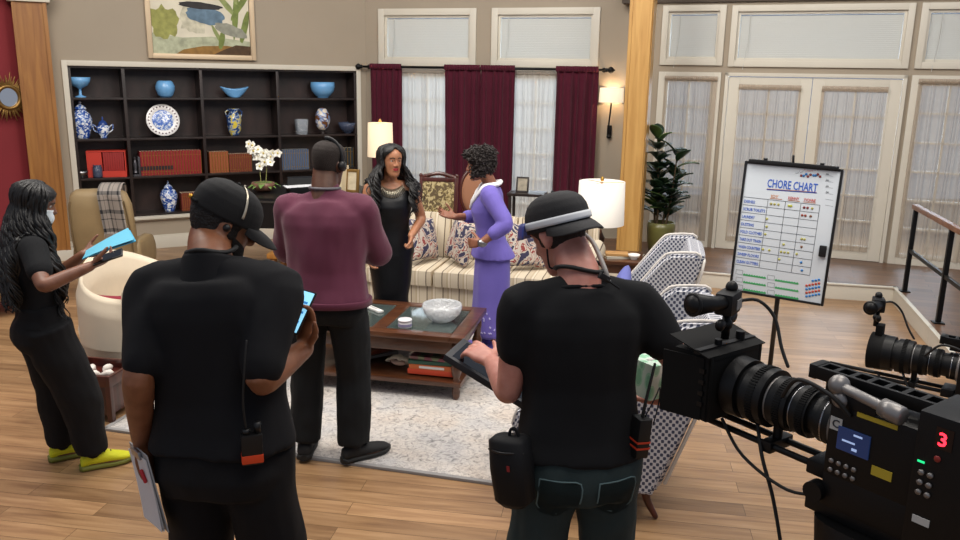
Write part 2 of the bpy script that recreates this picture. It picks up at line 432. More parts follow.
    def cloth(s, b, name, m, vox=.009, amp=.004, sc=9, st=(1, 1, .45), seed=0., sm=5, lab=None, amp2=.0):
        b = remeshed(b, vox, sm, .5)
        b.wrinkle(amp, sc, seed, st)
        if amp2: b.wrinkle(amp2, sc*2.3, seed+3, st)
        return b.obj(name, m, s.root, True, lab)
    def shoe(s, sd, m, sole, chunky=1., lace=None, name='shoe'):
        A, toe = s.legs[sd][2:]; k = s.s; f = V((-math.sin(toe), math.cos(toe), 0)); q = V((f.y, -f.x, 0)); z = V((0, 0, 1)); g = V((A.x, A.y, 0)); c = chunky
        b = B(); b.loft([(g-f*.075*k+z*.045, q*.026*k, z*.02), (g-f*.065*k+z*.055, q*.038*k, z*.036), (g-f*.02*k+z*.066*c, q*.043*k, z*.046*c), (g+f*.04*k+z*.06*c, q*.045*k, z*.042*c), (g+f*.1*k+z*.05*c, q*.05*k, z*.03*c), (g+f*.165*k+z*.044, q*.047*k, z*.022*c), (g+f*.2*k+z*.04, q*.035*k, z*.016), (g+f*.215*k+z*.037, q*.015*k, z*.008)], 18)
        b.tube([g+z*.06*c, g+z*.11*c], [.045*k, .042*k], 14)
        o = b.obj(name, m, s.root, True)
        b = B(); b.loft([(g-f*.085*k+z*.02, q*.02*k, z*.018), (g-f*.07*k+z*.018, q*.042*k, z*.0175), (g+f*.02*k+z*.017, q*.044*k, z*.0165), (g+f*.1*k+z*.016, q*.055*k, z*.0155), (g+f*.17*k+z*.018, q*.051*k, z*.0165), (g+f*.215*k+z*.024, q*.03*k, z*.014), (g+f*.228*k+z*.028, q*.01*k, z*.008)], 18, 3.)
        b.obj('sole', sole, o, 40)
        if lace:
            b = B()
            for i in range(4):
                t = .03+.03*i; zz = (.105-.014*i)*c
                b.tube([g+f*t*k-q*.026*k+z*(zz-.006), g+f*(t+.008)*k+z*(zz+.004), g+f*t*k+q*.026*k+z*(zz-.006)], .0038, 6, 2)
            b.obj('shoelace', lace, o, True)
        return o
    # -- hair, caps
    def hit(s, x, y, objs, back=0.):
        best = None
        for o in objs:
            t = BVHTree.FromPolygons([s.M @ v.co for v in o.data.vertices], [q.vertices[:] for q in o.data.polygons]); d = ray(x, y).normalized(); h = t.ray_cast(CAM, d)
            if h[0] and (best is None or h[3] < best[1]): best = (h[0]-d*back, h[3])
        return best[0] if best else None
    def scalp(s, name, m, off=.006, low=-.05, hairline=.07, side=1.25, temple=.0, amp=.002, sc=60, parent=None, nape=None, th=None):
        """close hair: a shell over the skull, open at the face"""
        b = B()
        def fn(u, v):
            z = low+(.1185-low)*v**.85
            a0 = side*(1-min(1, max(0, (z-temple)/(hairline-temple)))**1.5) if z > temple else side
            if nape is not None and z < nape: a0 = side+(PI-.9-side)*((nape-z)/(nape-low))**1.0
            a = a0+(2*PI-2*a0)*u; f = min(1, v/.12); 
            edge = min(1, min(u, 1-u)*14) if a0 > .05 else 1
            p = head_pt(a, z, off*min(1, .35+.65*f)*(.45+.55*edge)); p += V((0, 0, off*.5*v))
            p *= 1+amp*8*noise.noise(p*sc)
            return s.hp(p)
        b.sheet(fn, 72, 36, (th or off*.9)*s.hs)
        return b.obj(name, m, parent or s.root, True)
    def cap(s, m, off=.013, low=.028, tilt=0., back=False, brim_a=0., brim_l=.075, name='cap', seams=True, roll=0.):
        """baseball cap; brim_a: 0 = brim over the face, pi = worn backwards"""
        T = Matrix.Rotation(tilt, 3, 'X') @ Matrix.Rotation(roll, 3, 'Y')
        root = None; b = B()
        def fn(u, v):
            a = 2*PI*u; z = low+(.1188-low)*(1-(1-v)**1.6)
            p = head_pt(a, z, off); p.z += off*1.05*v+.006*math.sin(v*PI)
            pan = abs(math.sin(3*a)); p += V((p.x, p.y+.005, 0))*(-.012 if seams and pan < .06 else 0)
            return s.hp(T @ p)
        b.sheet(fn, 96, 22, .003*s.hs); o = b.obj(name, m, s.root, True)
        b = B(); ca, sa = math.cos(brim_a), math.sin(brim_a)
        def fb(u, v):
            t = (u-.5)*2; a = brim_a+t*1.02; p0 = head_pt(a, low+.002, off+.001)
            L = brim_l*(max(0, 1-abs(t)**2.4))**.55*v
            out = V((-sa, ca, 0)); p = p0+out*L; lat = V((-ca, -sa, 0)); q = p.dot(lat)
            p.z += -.10*v*L*3.2-3.4*q*q*v*.9+.004*(1-v)
            return s.hp(T @ p)
        b.sheet(fb, 36, 12, .0035*s.hs); b.obj('brim', m, o, True)
        b = B(); b.ball(s.hp(T @ (V((0, -.012, .1195+off*1.05)))), .006*s.hs); b.obj('button', m, o, True)
        return o, T
    def locks(s, name, m, seeds, r=.011, length=.45, wave=.014, part=0., seed=1, keep=.018, n=150, spread=1., curl=2.2):
        """long wavy hair falling from a parting over the shoulders; seeds: range of scalp angles (from the face)"""
        rnd = random.Random(seed); b = B()
        for i in range(n):
            a = seeds[0]+(seeds[1]-seeds[0])*rnd.random(); zt = .085+.04*rnd.random() if rnd.random() < .6 else .02+.08*rnd.random()
            L = length*(.78+.3*rnd.random()); pts = []; ph = rnd.random()*6.3; f = curl*(.8+.4*rnd.random())
            z = zt; lay = .010+.022*rnd.random(); k = 0; step = .022
            top = head_pt(a, .112, .004); p = None; tot = 0
            pts.append(s.hp(V((part+.3*(top.x-part), top.y*.35-.005, .122+.004*rnd.random()))))
            pts.append(s.hp(V((top.x, top.y, .112+.012)))) 
            for z in np.linspace(min(zt, .1), -.03, 5): pts.append(s.hp(head_pt(a, z, lay+.006*(1-(z+.03)/.13)+.003*math.sin(ph+z*60))))
            p = pts[-1].copy(); outw = (s.Rh @ V((-math.sin(a), math.cos(a), 0))); outw.z = 0
            q = 0.
            while q < L:
                q += step; p = p+V((0, 0, -step))+outw*(.006*spread*max(0, 1-q/.16)); w = min(1, q/.1)
                t = V((-outw.y, outw.x, 0)); c = p+(t*math.sin(q*2*PI*f/.3+ph)+outw*math.cos(q*2*PI*f/.3+ph))*wave*w
                hit = s.tree.find_nearest(c)
                if hit[0] is not None:
                    nn = hit[1]; dd = (c-hit[0]).dot(nn)
                    if dd < keep+lay*.6 and (c-hit[0]).length < .14: 
                        c2 = hit[0]+nn*(keep+lay*.6); p += (c2-c)*.85; c = c2
                pts.append(c)
            m_ = len(pts); rs = [r*(.55+.45*min(1, j/3))*(1 if j < m_*.6 else max(.25, 1-(j-m_*.6)/(m_*.4)*.8))*(.8+.4*rnd.random()) for j in range(m_)]
            b.tube(pts, rs, 6, 2, flat=.7)
        return b.obj(name, m, s.root, True)
    def curls(s, name, m, n=260, r=.0052, coil=.011, off=.02, low=-.06, seed=3, hairline=.07, side=1.0, backlow=-.08):
        rnd = random.Random(seed); b = B()
        for i in range(n):
            for _ in range(40):
                a = rnd.random()*2*PI; z = low+rnd.random()*(.118-low); d = min(a, 2*PI-a)
                if z > hairline or d > side*(1-.25*max(0, z/hairline)): break
            d = min(a, 2*PI-a); base = head_pt(a, z, .002); nrm = V((-math.sin(a), math.cos(a), .25+z*9)).normalized()
            L = off*(.8+1.0*rnd.random())*(1.25 if z > .03 else 1.); down = V((0, 0, -.35)); ax = (nrm+down*rnd.random()+V((rnd.uniform(-.4, .4), rnd.uniform(-.4, .4), rnd.uniform(-.4, .4)))).normalized()
            x = ax.orthogonal().normalized(); y = ax.cross(x); ph = rnd.random()*6.3; pts = []
            for j in range(12):
                t = j/11; c = coil*(.35+.65*t)*(1-.3*t)
                pts.append(s.hp(base+ax*L*1.5*t+(x*math.cos(ph+t*9)+y*math.sin(ph+t*9))*c))
            b.tube(pts, [r*s.hs*(1-.4*j/11) for j in range(12)], 6)
        return b.obj(name, m, s.root, True)
# ---------------------------------------------------------------- the six people
def skin(name, c, c2):
    m = bpy.data.materials.new(name); t = NT(m); n = t.n('ShaderNodeTexNoise'); n.inputs['Scale'].default_value = 22; n.inputs['Detail'].default_value = 5; t.l(t.obj(), n.inputs[0])
    t.l(t.ramp(n.outputs[0], [(.3, srgb(c)), (.7, srgb(c2))]), t.b.inputs['Base Color']); t.b.inputs['Roughness'].default_value = .48
    t.b.inputs['Subsurface Weight'].default_value = .12; t.b.inputs['Subsurface Radius'].default_value = (.01, .004, .002); t.b.inputs['Subsurface Scale'].default_value = .6
    n2 = t.n('ShaderNodeTexNoise'); n2.inputs['Scale'].default_value = 240; t.l(t.obj(), n2.inputs[0]); t.bump(n2.outputs[0], .06, .003); return m
def fabric(name, c, rough=.85, sc=700, var=.12, sheen=.0, bump=.25, spec=.3):
    if name in _mats: return _mats[name]
    m = bpy.data.materials.new(name); t = NT(m); co = t.obj(); n = t.n('ShaderNodeTexNoise'); n.inputs['Scale'].default_value = sc; n.inputs['Detail'].default_value = 2; t.l(co, n.inputs[0])
    c = srgb(c); n2 = t.n('ShaderNodeTexNoise'); n2.inputs['Scale'].default_value = 5; n2.inputs['Detail'].default_value = 4; t.l(co, n2.inputs[0])
    f = t.math('ADD', t.math('MULTIPLY', n.outputs[0], .5), t.math('MULTIPLY', n2.outputs[0], .5))
    t.l(t.ramp(f, [(.35, tuple(x*(1-var) for x in c[:3])+(1,)), (.65, tuple(min(1, x*(1+var)) for x in c[:3])+(1,))]), t.b.inputs['Base Color'])
    t.b.inputs['Roughness'].default_value = rough; t.b.inputs['Specular IOR Level'].default_value = spec
    if sheen: t.b.inputs['Sheen Weight'].default_value = sheen
    t.bump(n.outputs[0], bump, .004); _mats[name] = m; return m
HAIR = M('black_hair', '0d0b0b', .5, bump=.3, bs=90, stretch=(1, 1, .15))
CURL = M('dark_brown_curls', '1f1512', .6)
STUB = M('cropped_hair', '241b17', .85, bump=.6, bs=260)
BLACKCLOTH = fabric('black_cotton', '0e0f12', .9)
BLACKPOLO = fabric('black_pique', '0c0c10', .88)
BLACKTWILL = fabric('black_twill', '0d0d10', .85)
CHAR = fabric('charcoal_denim', '2b3839', .85, 900, .25)
MAROON = fabric('maroon_knit', '5f2a3f', .8, 600, .1, .15)
PURPLE = fabric('lavender_crepe', '6d60b2', .75, 500, .07, .1)
PLASTIC = M('black_plastic', '0b0b0c', .45); RUBBER = M('black_rubber', '101010', .7)
WHITEP = M('white_plastic', 'dedcd8', .4); METAL = M('brushed_metal', '9a9a9c', .32, 1.)
def pt(o): return o.location
def paper_sheet(name, m, quad, th=.0015, bend=.0, parent=None):
    """a sheet through four corner points a-b-c-d"""
    a, b_, c, d = [V(q) for q in quad]; nn = (b_-a).cross(d-a).normalized(); b = B()
    b.sheet(lambda u, v: (a*(1-u)+b_*u)*(1-v)+(d*(1-u)+c*u)*v+nn*bend*math.sin(PI*u), 12, 4, th); return b.obj(name, m, parent, 40)

# 1. man in the black polo shirt and cap, back to us, phone in the right hand
SK1 = skin('brown_skin', '77492f', '8c5a3d')
loc = aty(226, 470, 2.45); loc.z = 0
p = Person('man in black polo shirt and black cap seen from behind, phone in right hand', loc, rad(-10), 1.91, 1.08, 1.13, SK1, (rad(7), rad(-4)), 0., (rad(-52), rad(26), rad(3)), .95, 1.08, 1.08, 1.04, headoff=(-.062, .05, -.055)); pm = p
p.set_arm(1, p.w(aty(305, 348, 2.55)), 0, p.w(aty(286, 402, 2.38))); p.set_arm(-1, p.w(aty(142, 440, 2.45)), 0, p.w(aty(124, 376, 2.15)))
for sd in (-1, 1): p.set_leg(sd, (sd*.17, .02), rad(-12*sd))
p.hand(1, (.05, .1, 1), (-.45, -.85, 0), curls=((.35, .5, .4), (.45, .55, .4), (.5, .6, .4), (.55, .6, .4)), thumb=.7)
phone_c = p.palm.copy()
p.hand(-1, (.12, .1, -1), (.8, -.25, 0), (.5, .7, .5))
hand_l = p.palm.copy()
p.build_body()
p.features()
b = B(); p.torso(b, .024, .935, 1.44, extra=lambda z: .014 if z < 1.2 else .004)
for sd in (-1, 1): p.arm_tube(b, sd, .022, .86)
shirt = p.cloth(b, 'polo_shirt', BLACKPOLO, .01, .016, 6, (1, 1, .4), 1.2, 14, amp2=.006)
b = B(); N = p.N; rr = p.R
for i, (z, ro) in enumerate(((-.045, .098), (-.01, .088), (.018, .083), (.016, .077), (-.02, .074))): pass
b.loft([(N+rr @ V((0, .010, z)), rr @ V((ro*1.08, 0, .0)), rr @ V((0, ro*1.0, -.022)), 2.1) for z, ro in ((-.07, .108), (-.03, .094), (.012, .084), (.022, .079), (.0, .074))], 28, cap=False)
b.obj('collar', BLACKPOLO, shirt, True)
b = B(); p.torso(b, .016, .80, 1.0)
for sd in (-1, 1): p.leg_tube(b, sd, .030, (.092, .084, .070, .068, .062), .97)
tr = p.cloth(b, 'trousers', BLACKTWILL, .011, .013, 7, (1, 1, .6), 2.2, 5, amp2=.004)
for sd in (-1, 1): p.shoe(sd, PLASTIC, RUBBER)
p.scalp('hair', M('dark_curly_hair', '120d0c', .7, bump=.8, bs=120), .010, -.075, .072, 1.15, 0., .004, 90, nape=-.02)
b = B()
b.sheet(lambda u, v: p.hp(head_pt((u-.5)*2.5, -.112+.05*v+.045*abs(u-.5)*2, .005+.004*math.sin(PI*v))), 26, 6, .006); b.obj('beard', M('dark_beard', '0e0b0a', .85, bump=.8, bs=200), p.root, True)
cap, T = p.cap(M('black_cap_cloth', '0b0b0d', .82, bump=.3, bs=400), .016, .024, rad(-4), False, 0., .082)
b = B(); b.tube([p.hp(T @ head_pt(PI+x, .034, .019)) for x in np.linspace(-.42, .42, 9)], .006, 8); b.obj('cap_strap', BLACKCLOTH, cap, True)
b = B(); b.ball(p.hp(T @ head_pt(PI+.1, .037, .024)), .0085); b.obj('brass_buckle', M('brass', 'c9973f', .25, 1.), cap, True)
b = B(); b.sheet(lambda u, v: p.hp(T @ (head_pt(rad(-78)+.03*v, .05+.075*u, .0185)+V((0, .004*v, .02*u)))), 14, 3, .003); b.obj('silver_stripe', M('pale_metal', 'cfc5b0', .3, .6), cap, True)
# mask hanging under the chin, ear loop, headset cable on the neck
b = B(); b.sheet(lambda u, v: p.hp((lambda q: q+V((0, .028*math.sin(PI*u)+.012, -.004)))(head_pt((u-.5)*2.2, -.165+.09*v, .012))), 16, 8, .003)
b.obj('face_mask', M('white_mask', 'd9dde0', .8), p.root, True)
for sd in (-1, 1):
    b = B(); b.tube([p.hp(head_pt(-sd*1.05, -.085, .012)), p.hp(head_pt(-sd*1.35, -.07, .012)), p.hp(head_pt(-sd*1.75, -.035, .014))], .0022, 6, 4); b.obj('ear_loop', WHITEP, p.root, True)
b = B(); b.tube([N+rr @ V((.072*math.cos(a)*1.05, .012+.078*math.sin(a), .045+.006*math.sin(3*a))) for a in np.linspace(PI*.9, PI*2.15, 14)], .007, 8); hs_ = b.obj('neck_cord', RUBBER, p.root, True)
b = B(); q = p.hp((.078, -.01, -.052)); b.tube([q, q+p.Rh @ V((.004, .03, -.022))], [.007, .006], 8); b.obj('microphone_boom', METAL, hs_, True)
b = B(); q = p.hp((.083, -.004, .004)); b.ball(q, .013); b.tube([q, p.hp((.082, .0, -.03)), p.hp((.07, -.02, -.08)), N+rr @ V((.06, .0, .04))], .003, 6, 4); b.obj('earpiece', PLASTIC, p.root, True)
# phone in the right hand
pc = p.M @ phone_c
b = B(); b.box((0, 0, 0), (.074, .009, .152), bev=.004)
ph = tag(b.obj('smartphone', PLASTIC, None, 40), 'lit smartphone in the right hand of the man in black polo', 'phone')
ph.location = pc+V((-.006, -.016, .055)); ph.rotation_euler = (rad(-38), rad(8), rad(-22))
b = B(); b.box((0, -.0052, 0), (.066, .0012, .14)); b.obj('screen', M('lit_blue_screen', '8fd0f0', .2, emit=.9), ph, 0)
b = B(); 
for i in range(7): b.box((-.012+.022*(i % 2), -.0062, .05-.017*i), (.03, .0006, .008))
b.obj('screen_content', M('screen_blue_text', '3a86c8', .3, emit=.5), ph, 0)
# clipboard with papers in the left hand
hc = p.M @ hand_l
b = B(); b.box((0, 0, -.14), (.225, .004, .31), bev=.0015)
cb = tag(b.obj('clipboard', M('grey_board', '8f9296', .5), None, 40), 'grey clipboard with white papers in the lowered hand of the man in black polo', 'clipboard')
cb.scale = (.9, 1, .86); cb.location = hc+V((-.025, -.035, .05)); cb.rotation_euler = (rad(8), rad(-8), rad(-52))
for i in range(3):
    b = B(); b.sheet(lambda u, v: V((-.102+.204*u, -.004-.0022*i-.012*(1-v)**2*(i+1)/3-.003*math.sin(3*u+i), -.29+.285*v)), 8, 8, .0006); b.obj('paper', M('white_paper', 'd8d9dc', .8), cb, 40)
b = B(); b.box((0, -.008, .0), (.1, .012, .03), bev=.003); b.obj('clip', METAL, cb, 40)
b = B(); b.tube([(.05, -.014, -.10), (.03, -.014, -.06)], [.006, .006], 8); b.obj('red_marker', M('red_plastic', 'b3161f', .4), cb, True)
# radio on the belt at his right hip
q = p.M @ p.ring(.90, .170, .116, -.01, .05)[0]; rq = Matrix.Rotation(rad(-10), 3, 'Z')
b = B(); b.box((0, 0, 0), (.062, .034, .10), bev=.006)
rd = tag(b.obj('walkie_talkie', PLASTIC, None, 40), 'black two-way radio with orange band on the belt of the man in black polo', 'radio')
rd.location = pm.hit(252, 448, [shirt, tr], .022); rd.rotation_euler = (rad(4), 0, rad(20))
b = B(); b.box((0, -.0005, -.030), (.064, .036, .028), bev=.004); b.obj('orange_band', M('orange_plastic', 'd8451c', .5), rd, 40)
b = B(); b.cyl((.018, 0, .05), (.018, 0, .085), .010); b.cyl((-.014, 0, .05), (-.014, 0, .066), .011); b.obj('knob', PLASTIC, rd, True)
b = B(); b.tube([(-.014, -.002, .066), (-.02, -.01, .16), (-.01, .0, .27), (0, .02, .34)], .003, 6, 4); b.obj('cable', RUBBER, rd, True)

# 2. man in the black T-shirt, cap backwards
SK2 = skin('fair_skin', 'b9796a', 'cc9080')
loc = aty(578, 470, 2.5); loc.z = 0
p = Person('man in black t-shirt, cap worn backwards with a white band, tablet in left hand', loc, rad(6), 1.85, 1.04, 1.06, SK2, (rad(6), rad(-1)), 0., (rad(40), rad(30), rad(-2)), .97, 1.08, 1.0, 1.02, headoff=(-.012, .04, -.02)); pc2 = p
p.set_arm(-1, p.w(aty(492, 362, 2.80)), 0, p.w(aty(515, 396, 2.46))); p.set_arm(1, p.w(aty(668, 400, 2.72)), 0, p.w(aty(684, 368, 2.5)))
for sd in (-1, 1): p.set_leg(sd, (sd*.17, .02), rad(-14*sd))
p.hand(-1, (-.55, .8, .22), (.3, .12, -1), curls=((.2, .3, .2), (.3, .4, .3), (.35, .5, .3), (.4, .5, .3)), thumb=.3); tabc = p.palm.copy()
p.hand(1, (-.8, .5, .0), (-.1, -.1, 1), (.3, .4, .3)); boxc = p.palm.copy()
p.build_body(); p.features()
b = B(); b.tube([p.N+p.R @ V((0, .0, -.075)), p.N+p.R @ V((0, .004, -.035))], [.11, .088], 20); p.torso(b, .020, .935, 1.465, extra=lambda z: .012 if z < 1.15 else .002)
for sd in (-1, 1): p.arm_tube(b, sd, .020, .52)
sh = p.cloth(b, 't_shirt', BLACKCLOTH, .01, .014, 6.5, (1, 1, .4), 5.2, 13, amp2=.005)
b = B(); b.tube([p.N+p.R @ V((.098*math.cos(a), .012+.082*math.sin(a), -.020-.02*math.sin(a))) for a in np.linspace(0, 2*PI, 25)], .007, 8, round_ends=False); b.obj('neckline', BLACKCLOTH, sh, True)
b = B(); p.torso(b, .014, .80, 1.0)
for sd in (-1, 1): p.leg_tube(b, sd, .020, (.094, .084, .066, .062, .056), .97)
tr = p.cloth(b, 'jeans', CHAR, .010, .011, 8, (1, 1, .7), 7.2, 5, amp2=.005)
for sd in (-1, 1):
    p.shoe(sd, PLASTIC, RUBBER)
    b = B()      # back pocket: stitched patch on the seat
    tr_t = None
    b.sheet(lambda u, v: p.ring(.80, .165, .118, -.012, .0)[0]+V((sd*.092+(u-.5)*.118, 0, -.02+.13*v-(.02*(1-abs(u-.5)*2) if v < .05 else 0))), 8, 8, .002)
    dgp = bpy.context.evaluated_depsgraph_get(); tb = BVHTree.FromPolygons([v.co for v in tr.data.vertices], [q.vertices[:] for q in tr.data.polygons])
    for v in b.bm.verts:
        h = tb.ray_cast(V((v.co.x, -.6, v.co.z)), V((0, 1, 0))); 
        if h[0]: v.co.y = h[0].y-.004
    b.obj('back_pocket', fabric('pocket_denim', '2b3839', .85, 900, .25), tr, 40)
    b = B(); cx_, cz_ = p.ring(.80, .165, .118, -.012, .0)[0].x+sd*.092, p.ring(.80, .165, .118, -.012, .0)[0].z-.02; pts = []
    for ux, uz in ((-.062, .13), (-.064, .06), (-.058, .015), (0, -.008), (.058, .015), (.064, .06), (.062, .13), (0, .132), (-.062, .13)):
        h = tb.ray_cast(V((cx_+ux, -.6, cz_+uz)), V((0, 1, 0))); pts.append(h[0]-V((0, .003, 0)) if h[0] else V((cx_+ux, -.14, cz_+uz)))
    b.tube(pts, .0028, 6, 3); b.obj('pocket_stitching', fabric('stitch_teal', '5d7274', .9), tr, True)
p.scalp('hair', M('short_brown_hair', '2a1d17', .75, bump=.7, bs=200), .005, -.06, .072, 1.2, 0., .003, 90, nape=-.02)
cap, T = p.cap(M('charcoal_cap_cloth', '1b1b1e', .8, bump=.3, bs=400), .017, .020, rad(12), True, PI-.35, .08)
b = B(); b.sheet(lambda u, v: p.hp(T @ (head_pt(.95+(2*PI-1.9)*u, .034+.024*v+.0*u, .0225))), 60, 3, .003); b.obj('white_band', M('white_elastic', 'd6dade', .6), cap, True)
b = B(); b.sheet(lambda u, v: p.hp(T @ (head_pt(-1.2+2.4*u, .06-.05*v, .034+.02*v))), 30, 4, .002); b.obj('visor_foam', M('blue_visor', '39488f', .3, alpha=.9), cap, True)
# neck strap headset
b = B(); b.tube([p.N+p.R @ V((.075*math.cos(a)*1.05, .016+.08*math.sin(a), .05+.01*math.sin(2*a))) for a in np.linspace(PI*.75, PI*2.25, 16)], .009, 8, flat=.8); hh = b.obj('neck_strap', RUBBER, p.root, True)
b = B(); b.tube([p.hp((.078, -.02, -.01)), p.hp((.082, -.05, -.06)), p.N+p.R @ V((.07, -.03, .05)), p.N+p.R @ V((.085, -.035, -.0))], .008, 8, 4); b.obj('coiled_cable', M('grey_cable', '8f8a86', .5), hh, True)
b = B(); q = p.N+p.R @ V((.055, -.085, .028)); b.box(q, (.045, .012, .02), (0, .5, .4), .004); b.tube([q, q+V((.05, .0, -.035))], .004, 6); b.obj('cable_clip', PLASTIC, hh, 40)
b = B(); b.tube([p.hp((-.076, .0, -.02)), p.hp((-.07, .03, -.09)), p.N+p.R @ V((-.06, .06, .05))], .003, 6, 4); b.obj('mask_loop', RUBBER, p.root, True)
# tablet
tq = p.M @ tabc
b = B(); b.box((0, 0, 0), (.42, .21, .026), bev=.006)
tb_ = tag(b.obj('tablet', M('dark_grey_plastic', '25262b', .5), None, 40), 'dark tablet in a thick case held level by the man in black t-shirt', 'tablet')
ta, tc_ = atz(457, 364, 1.155), atz(528, 408, 1.02); td = (tc_-ta).normalized(); tb_.location = (ta+tc_)/2+V((-td.y, td.x, 0))*.105-V((0, 0, .0)); tb_.rotation_euler = (0, -math.asin(td.z), math.atan2(td.y, td.x))
b = B(); b.box((0, .0, .0132), (.37, .17, .0012)); b.obj('screen', M('dark_glass', '0a0c12', .1), tb_, 0)
# tissue box
bq = p.M @ boxc
b = B(); b.box((0, 0, 0), (.125, .115, .125), bev=.004)
m = bpy.data.materials.new('leaf_print_card'); t = NT(m); co = t.obj((1, 1, .6)); v = t.n('ShaderNodeTexVoronoi'); v.inputs['Scale'].default_value = 30; t.l(co, v.inputs[0])
t.l(t.ramp(v.outputs[0], [(.0, '8fc9a4'), (.36, 'aedcbc'), (.5, 'd5e8d8')], 'CONSTANT'), t.b.inputs['Base Color']); t.b.inputs['Roughness'].default_value = .5
tx = tag(b.obj('tissue_box', m, None, 40), 'white and green leaf print tissue box held by the man in black t-shirt', 'box')
tx.location = aty(651, 376, 2.68); tx.rotation_euler = (rad(2), rad(4), rad(38))
b = B(); b.box((.035, -.0585, -.02), (.03, .001, .03)); b.obj('printed_label', M('grey_print', '9db5a5', .6), tx, 0)
b = B(); b.loft([((0, 0, .062), (.035, 0, 0), (0, .012, 0)), ((.004, 0, .066), (.03, 0, 0), (0, .006, 0))], 16); b.obj('tissue_slot', WHITEP, tx, True)
# pouch at his left hip, radio at his right hip
b = B(); b.loft([((0, 0, -.13), (.05, 0, 0), (0, .035, 0)), ((0, 0, -.11), (.075, 0, 0), (0, .05, 0)), ((0, 0, .0), (.085, 0, 0), (0, .055, 0)), ((0, 0, .1), (.08, 0, 0), (0, .05, 0)), ((0, 0, .115), (.06, 0, 0), (0, .035, 0))], 20, 3.2); b.wrinkle(.006, 14)
po = tag(b.obj('belt_pouch', fabric('black_nylon', '0d0e11', .6), None, True), 'black nylon pouch on the left hip of the man in black t-shirt', 'pouch')
po.scale = (.84, .9, .94); po.location = pc2.hit(528, 468, [sh, tr], .03)+V((-.05, 0, 0)); po.rotation_euler = (0, rad(-8), rad(-32))
b = B(); b.tube([(-.075, -.03, .07), (0, -.062, .075), (.075, -.03, .07)], .004, 6, 4); b.obj('zip', PLASTIC, po, True)
b = B(); b.tube([(.0, .0, .11), (.01, .0, .135), (.03, .0, .14), (.045, .0, .11)], .006, 8, 4); b.obj('belt_loop', BLACKCLOTH, po, True)
b = B(); b.box((.02, -.057, .02), (.012, .002, .02)); b.obj('red_stitch_mark', M('red_thread', '8c2020', .7), po, 0)
b = B(); b.box((0, 0, 0), (.045, .055, .13), bev=.007)
r2 = tag(b.obj('walkie_talkie', PLASTIC, None, 40), 'black two-way radio with antenna on the hip of the man in black t-shirt', 'radio')
r2.location = pc2.hit(632, 436, [sh, tr], .02)+V((.025, 0, 0)); r2.rotation_euler = (0, rad(4), rad(20))
b = B(); b.tube([(0, 0, .065), (.005, 0, .12), (.02, 0, .24)], [.006, .005, .0045], 8); b.obj('antenna', RUBBER, r2, True)
for i in range(2):
    b = B(); b.box((0, -.002, -.012-.02*i), (.047, .054, .006)); b.obj('red_band', M('red_orange_plastic', 'c23a1e', .5), r2, 0)
b = B(); b.tube([(.01, 0, .065), (.03, -.01, .13), (.05, 0, .16), (.06, .01, .1), (.05, .01, .03)], .0022, 6, 5); b.obj('cable', RUBBER, r2, True)

# 3. man in the maroon pullover
SK3 = skin('deep_brown_skin', '4e3023', '60402f')
loc = aty(331, 452, 4.4); loc.z = .0145
p = Person('man in maroon pullover and black trousers standing with his back turned', loc, rad(-4), 1.82, 1.22, 1.25, SK3, (rad(3), 0), 0., (rad(-22), rad(8), rad(3)), 1.02, 1.2, 1.05, 1.18)
for sd in (-1, 1): p.set_arm(sd, (sd*.12, .34, 1.15), (sd*.8, -.6, -.4))
p.set_leg(-1, (-.15, .0), rad(8)); p.set_leg(1, (.15, -.03), rad(-48))
for sd in (-1, 1): p.hand(sd, (-sd*.7, .7, .1), (-sd*.5, -.4, .5), (.5, .7, .5))
p.build_body(); p.features()
b = B(); p.torso(b, .024, .90, 1.46, extra=lambda z: .012 if z < 1.25 else .004)
for sd in (-1, 1): p.arm_tube(b, sd, .022, 1.85)
b.tube([p.N+p.R @ V((0, 0, -.03)), p.N+p.R @ V((0, .01, .03))], [.09, .076], 18)
sh = p.cloth(b, 'pullover', MAROON, .010, .017, 6, (1, 1, .5), 11.2, 13, amp2=.007)
b = B(); p.torso(b, .032, .90, .935, extra=lambda z: .008); b.obj('hem_band', MAROON, sh, True)
b = B(); p.torso(b, .014, .80, 1.0)
for sd in (-1, 1): p.leg_tube(b, sd, .024, (.098, .088, .072, .070, .066), .97)
tr = p.cloth(b, 'trousers', fabric('black_denim', '101214', .85), .010, .014, 7, (1, 1, .7), 14.2, 5, amp2=.005)
b = B(); b.box(p.ring(.945, .17, .116, -.01)[0]+V((-.02, -.172, -.02)), (.012, .004, .022)); b.obj('pocket_tab', M('red_white_tab', 'b0503c', .7), tr, 0)
for sd in (-1, 1): p.shoe(sd, M('black_suede', '151516', .8), RUBBER, lace=RUBBER)
p.scalp('hair', STUB, .0042, -.055, .075, 1.15, 0., .001, 200, nape=-.03)
b = B(); b.tube([p.hp((.088*math.sin(a)*1.0, -.012-.02*math.cos(a)*0-.03*(1-abs(math.sin(a))), .02+.112*math.cos(a))) for a in np.linspace(-.1, 1.65, 12)], .006, 8, flat=2.); hh = b.obj('headset_band', PLASTIC, p.root, True)
b = B(); b.lathe([(.0, -.012), (.026, -.012), (.03, 0), (.026, .012), (0, .014)], p.hp((.09, -.005, 0)), 20, p.Rh @ V((1, 0, 0))); b.obj('ear_cup', PLASTIC, hh, True)
b = B(); b.tube([p.N+p.R @ V((.082*math.cos(a), .014+.085*math.sin(a), .045)) for a in np.linspace(PI, PI*2, 12)], .0085, 8); b.obj('neck_band', M('grey_plastic', '5e5a60', .5), hh, True)

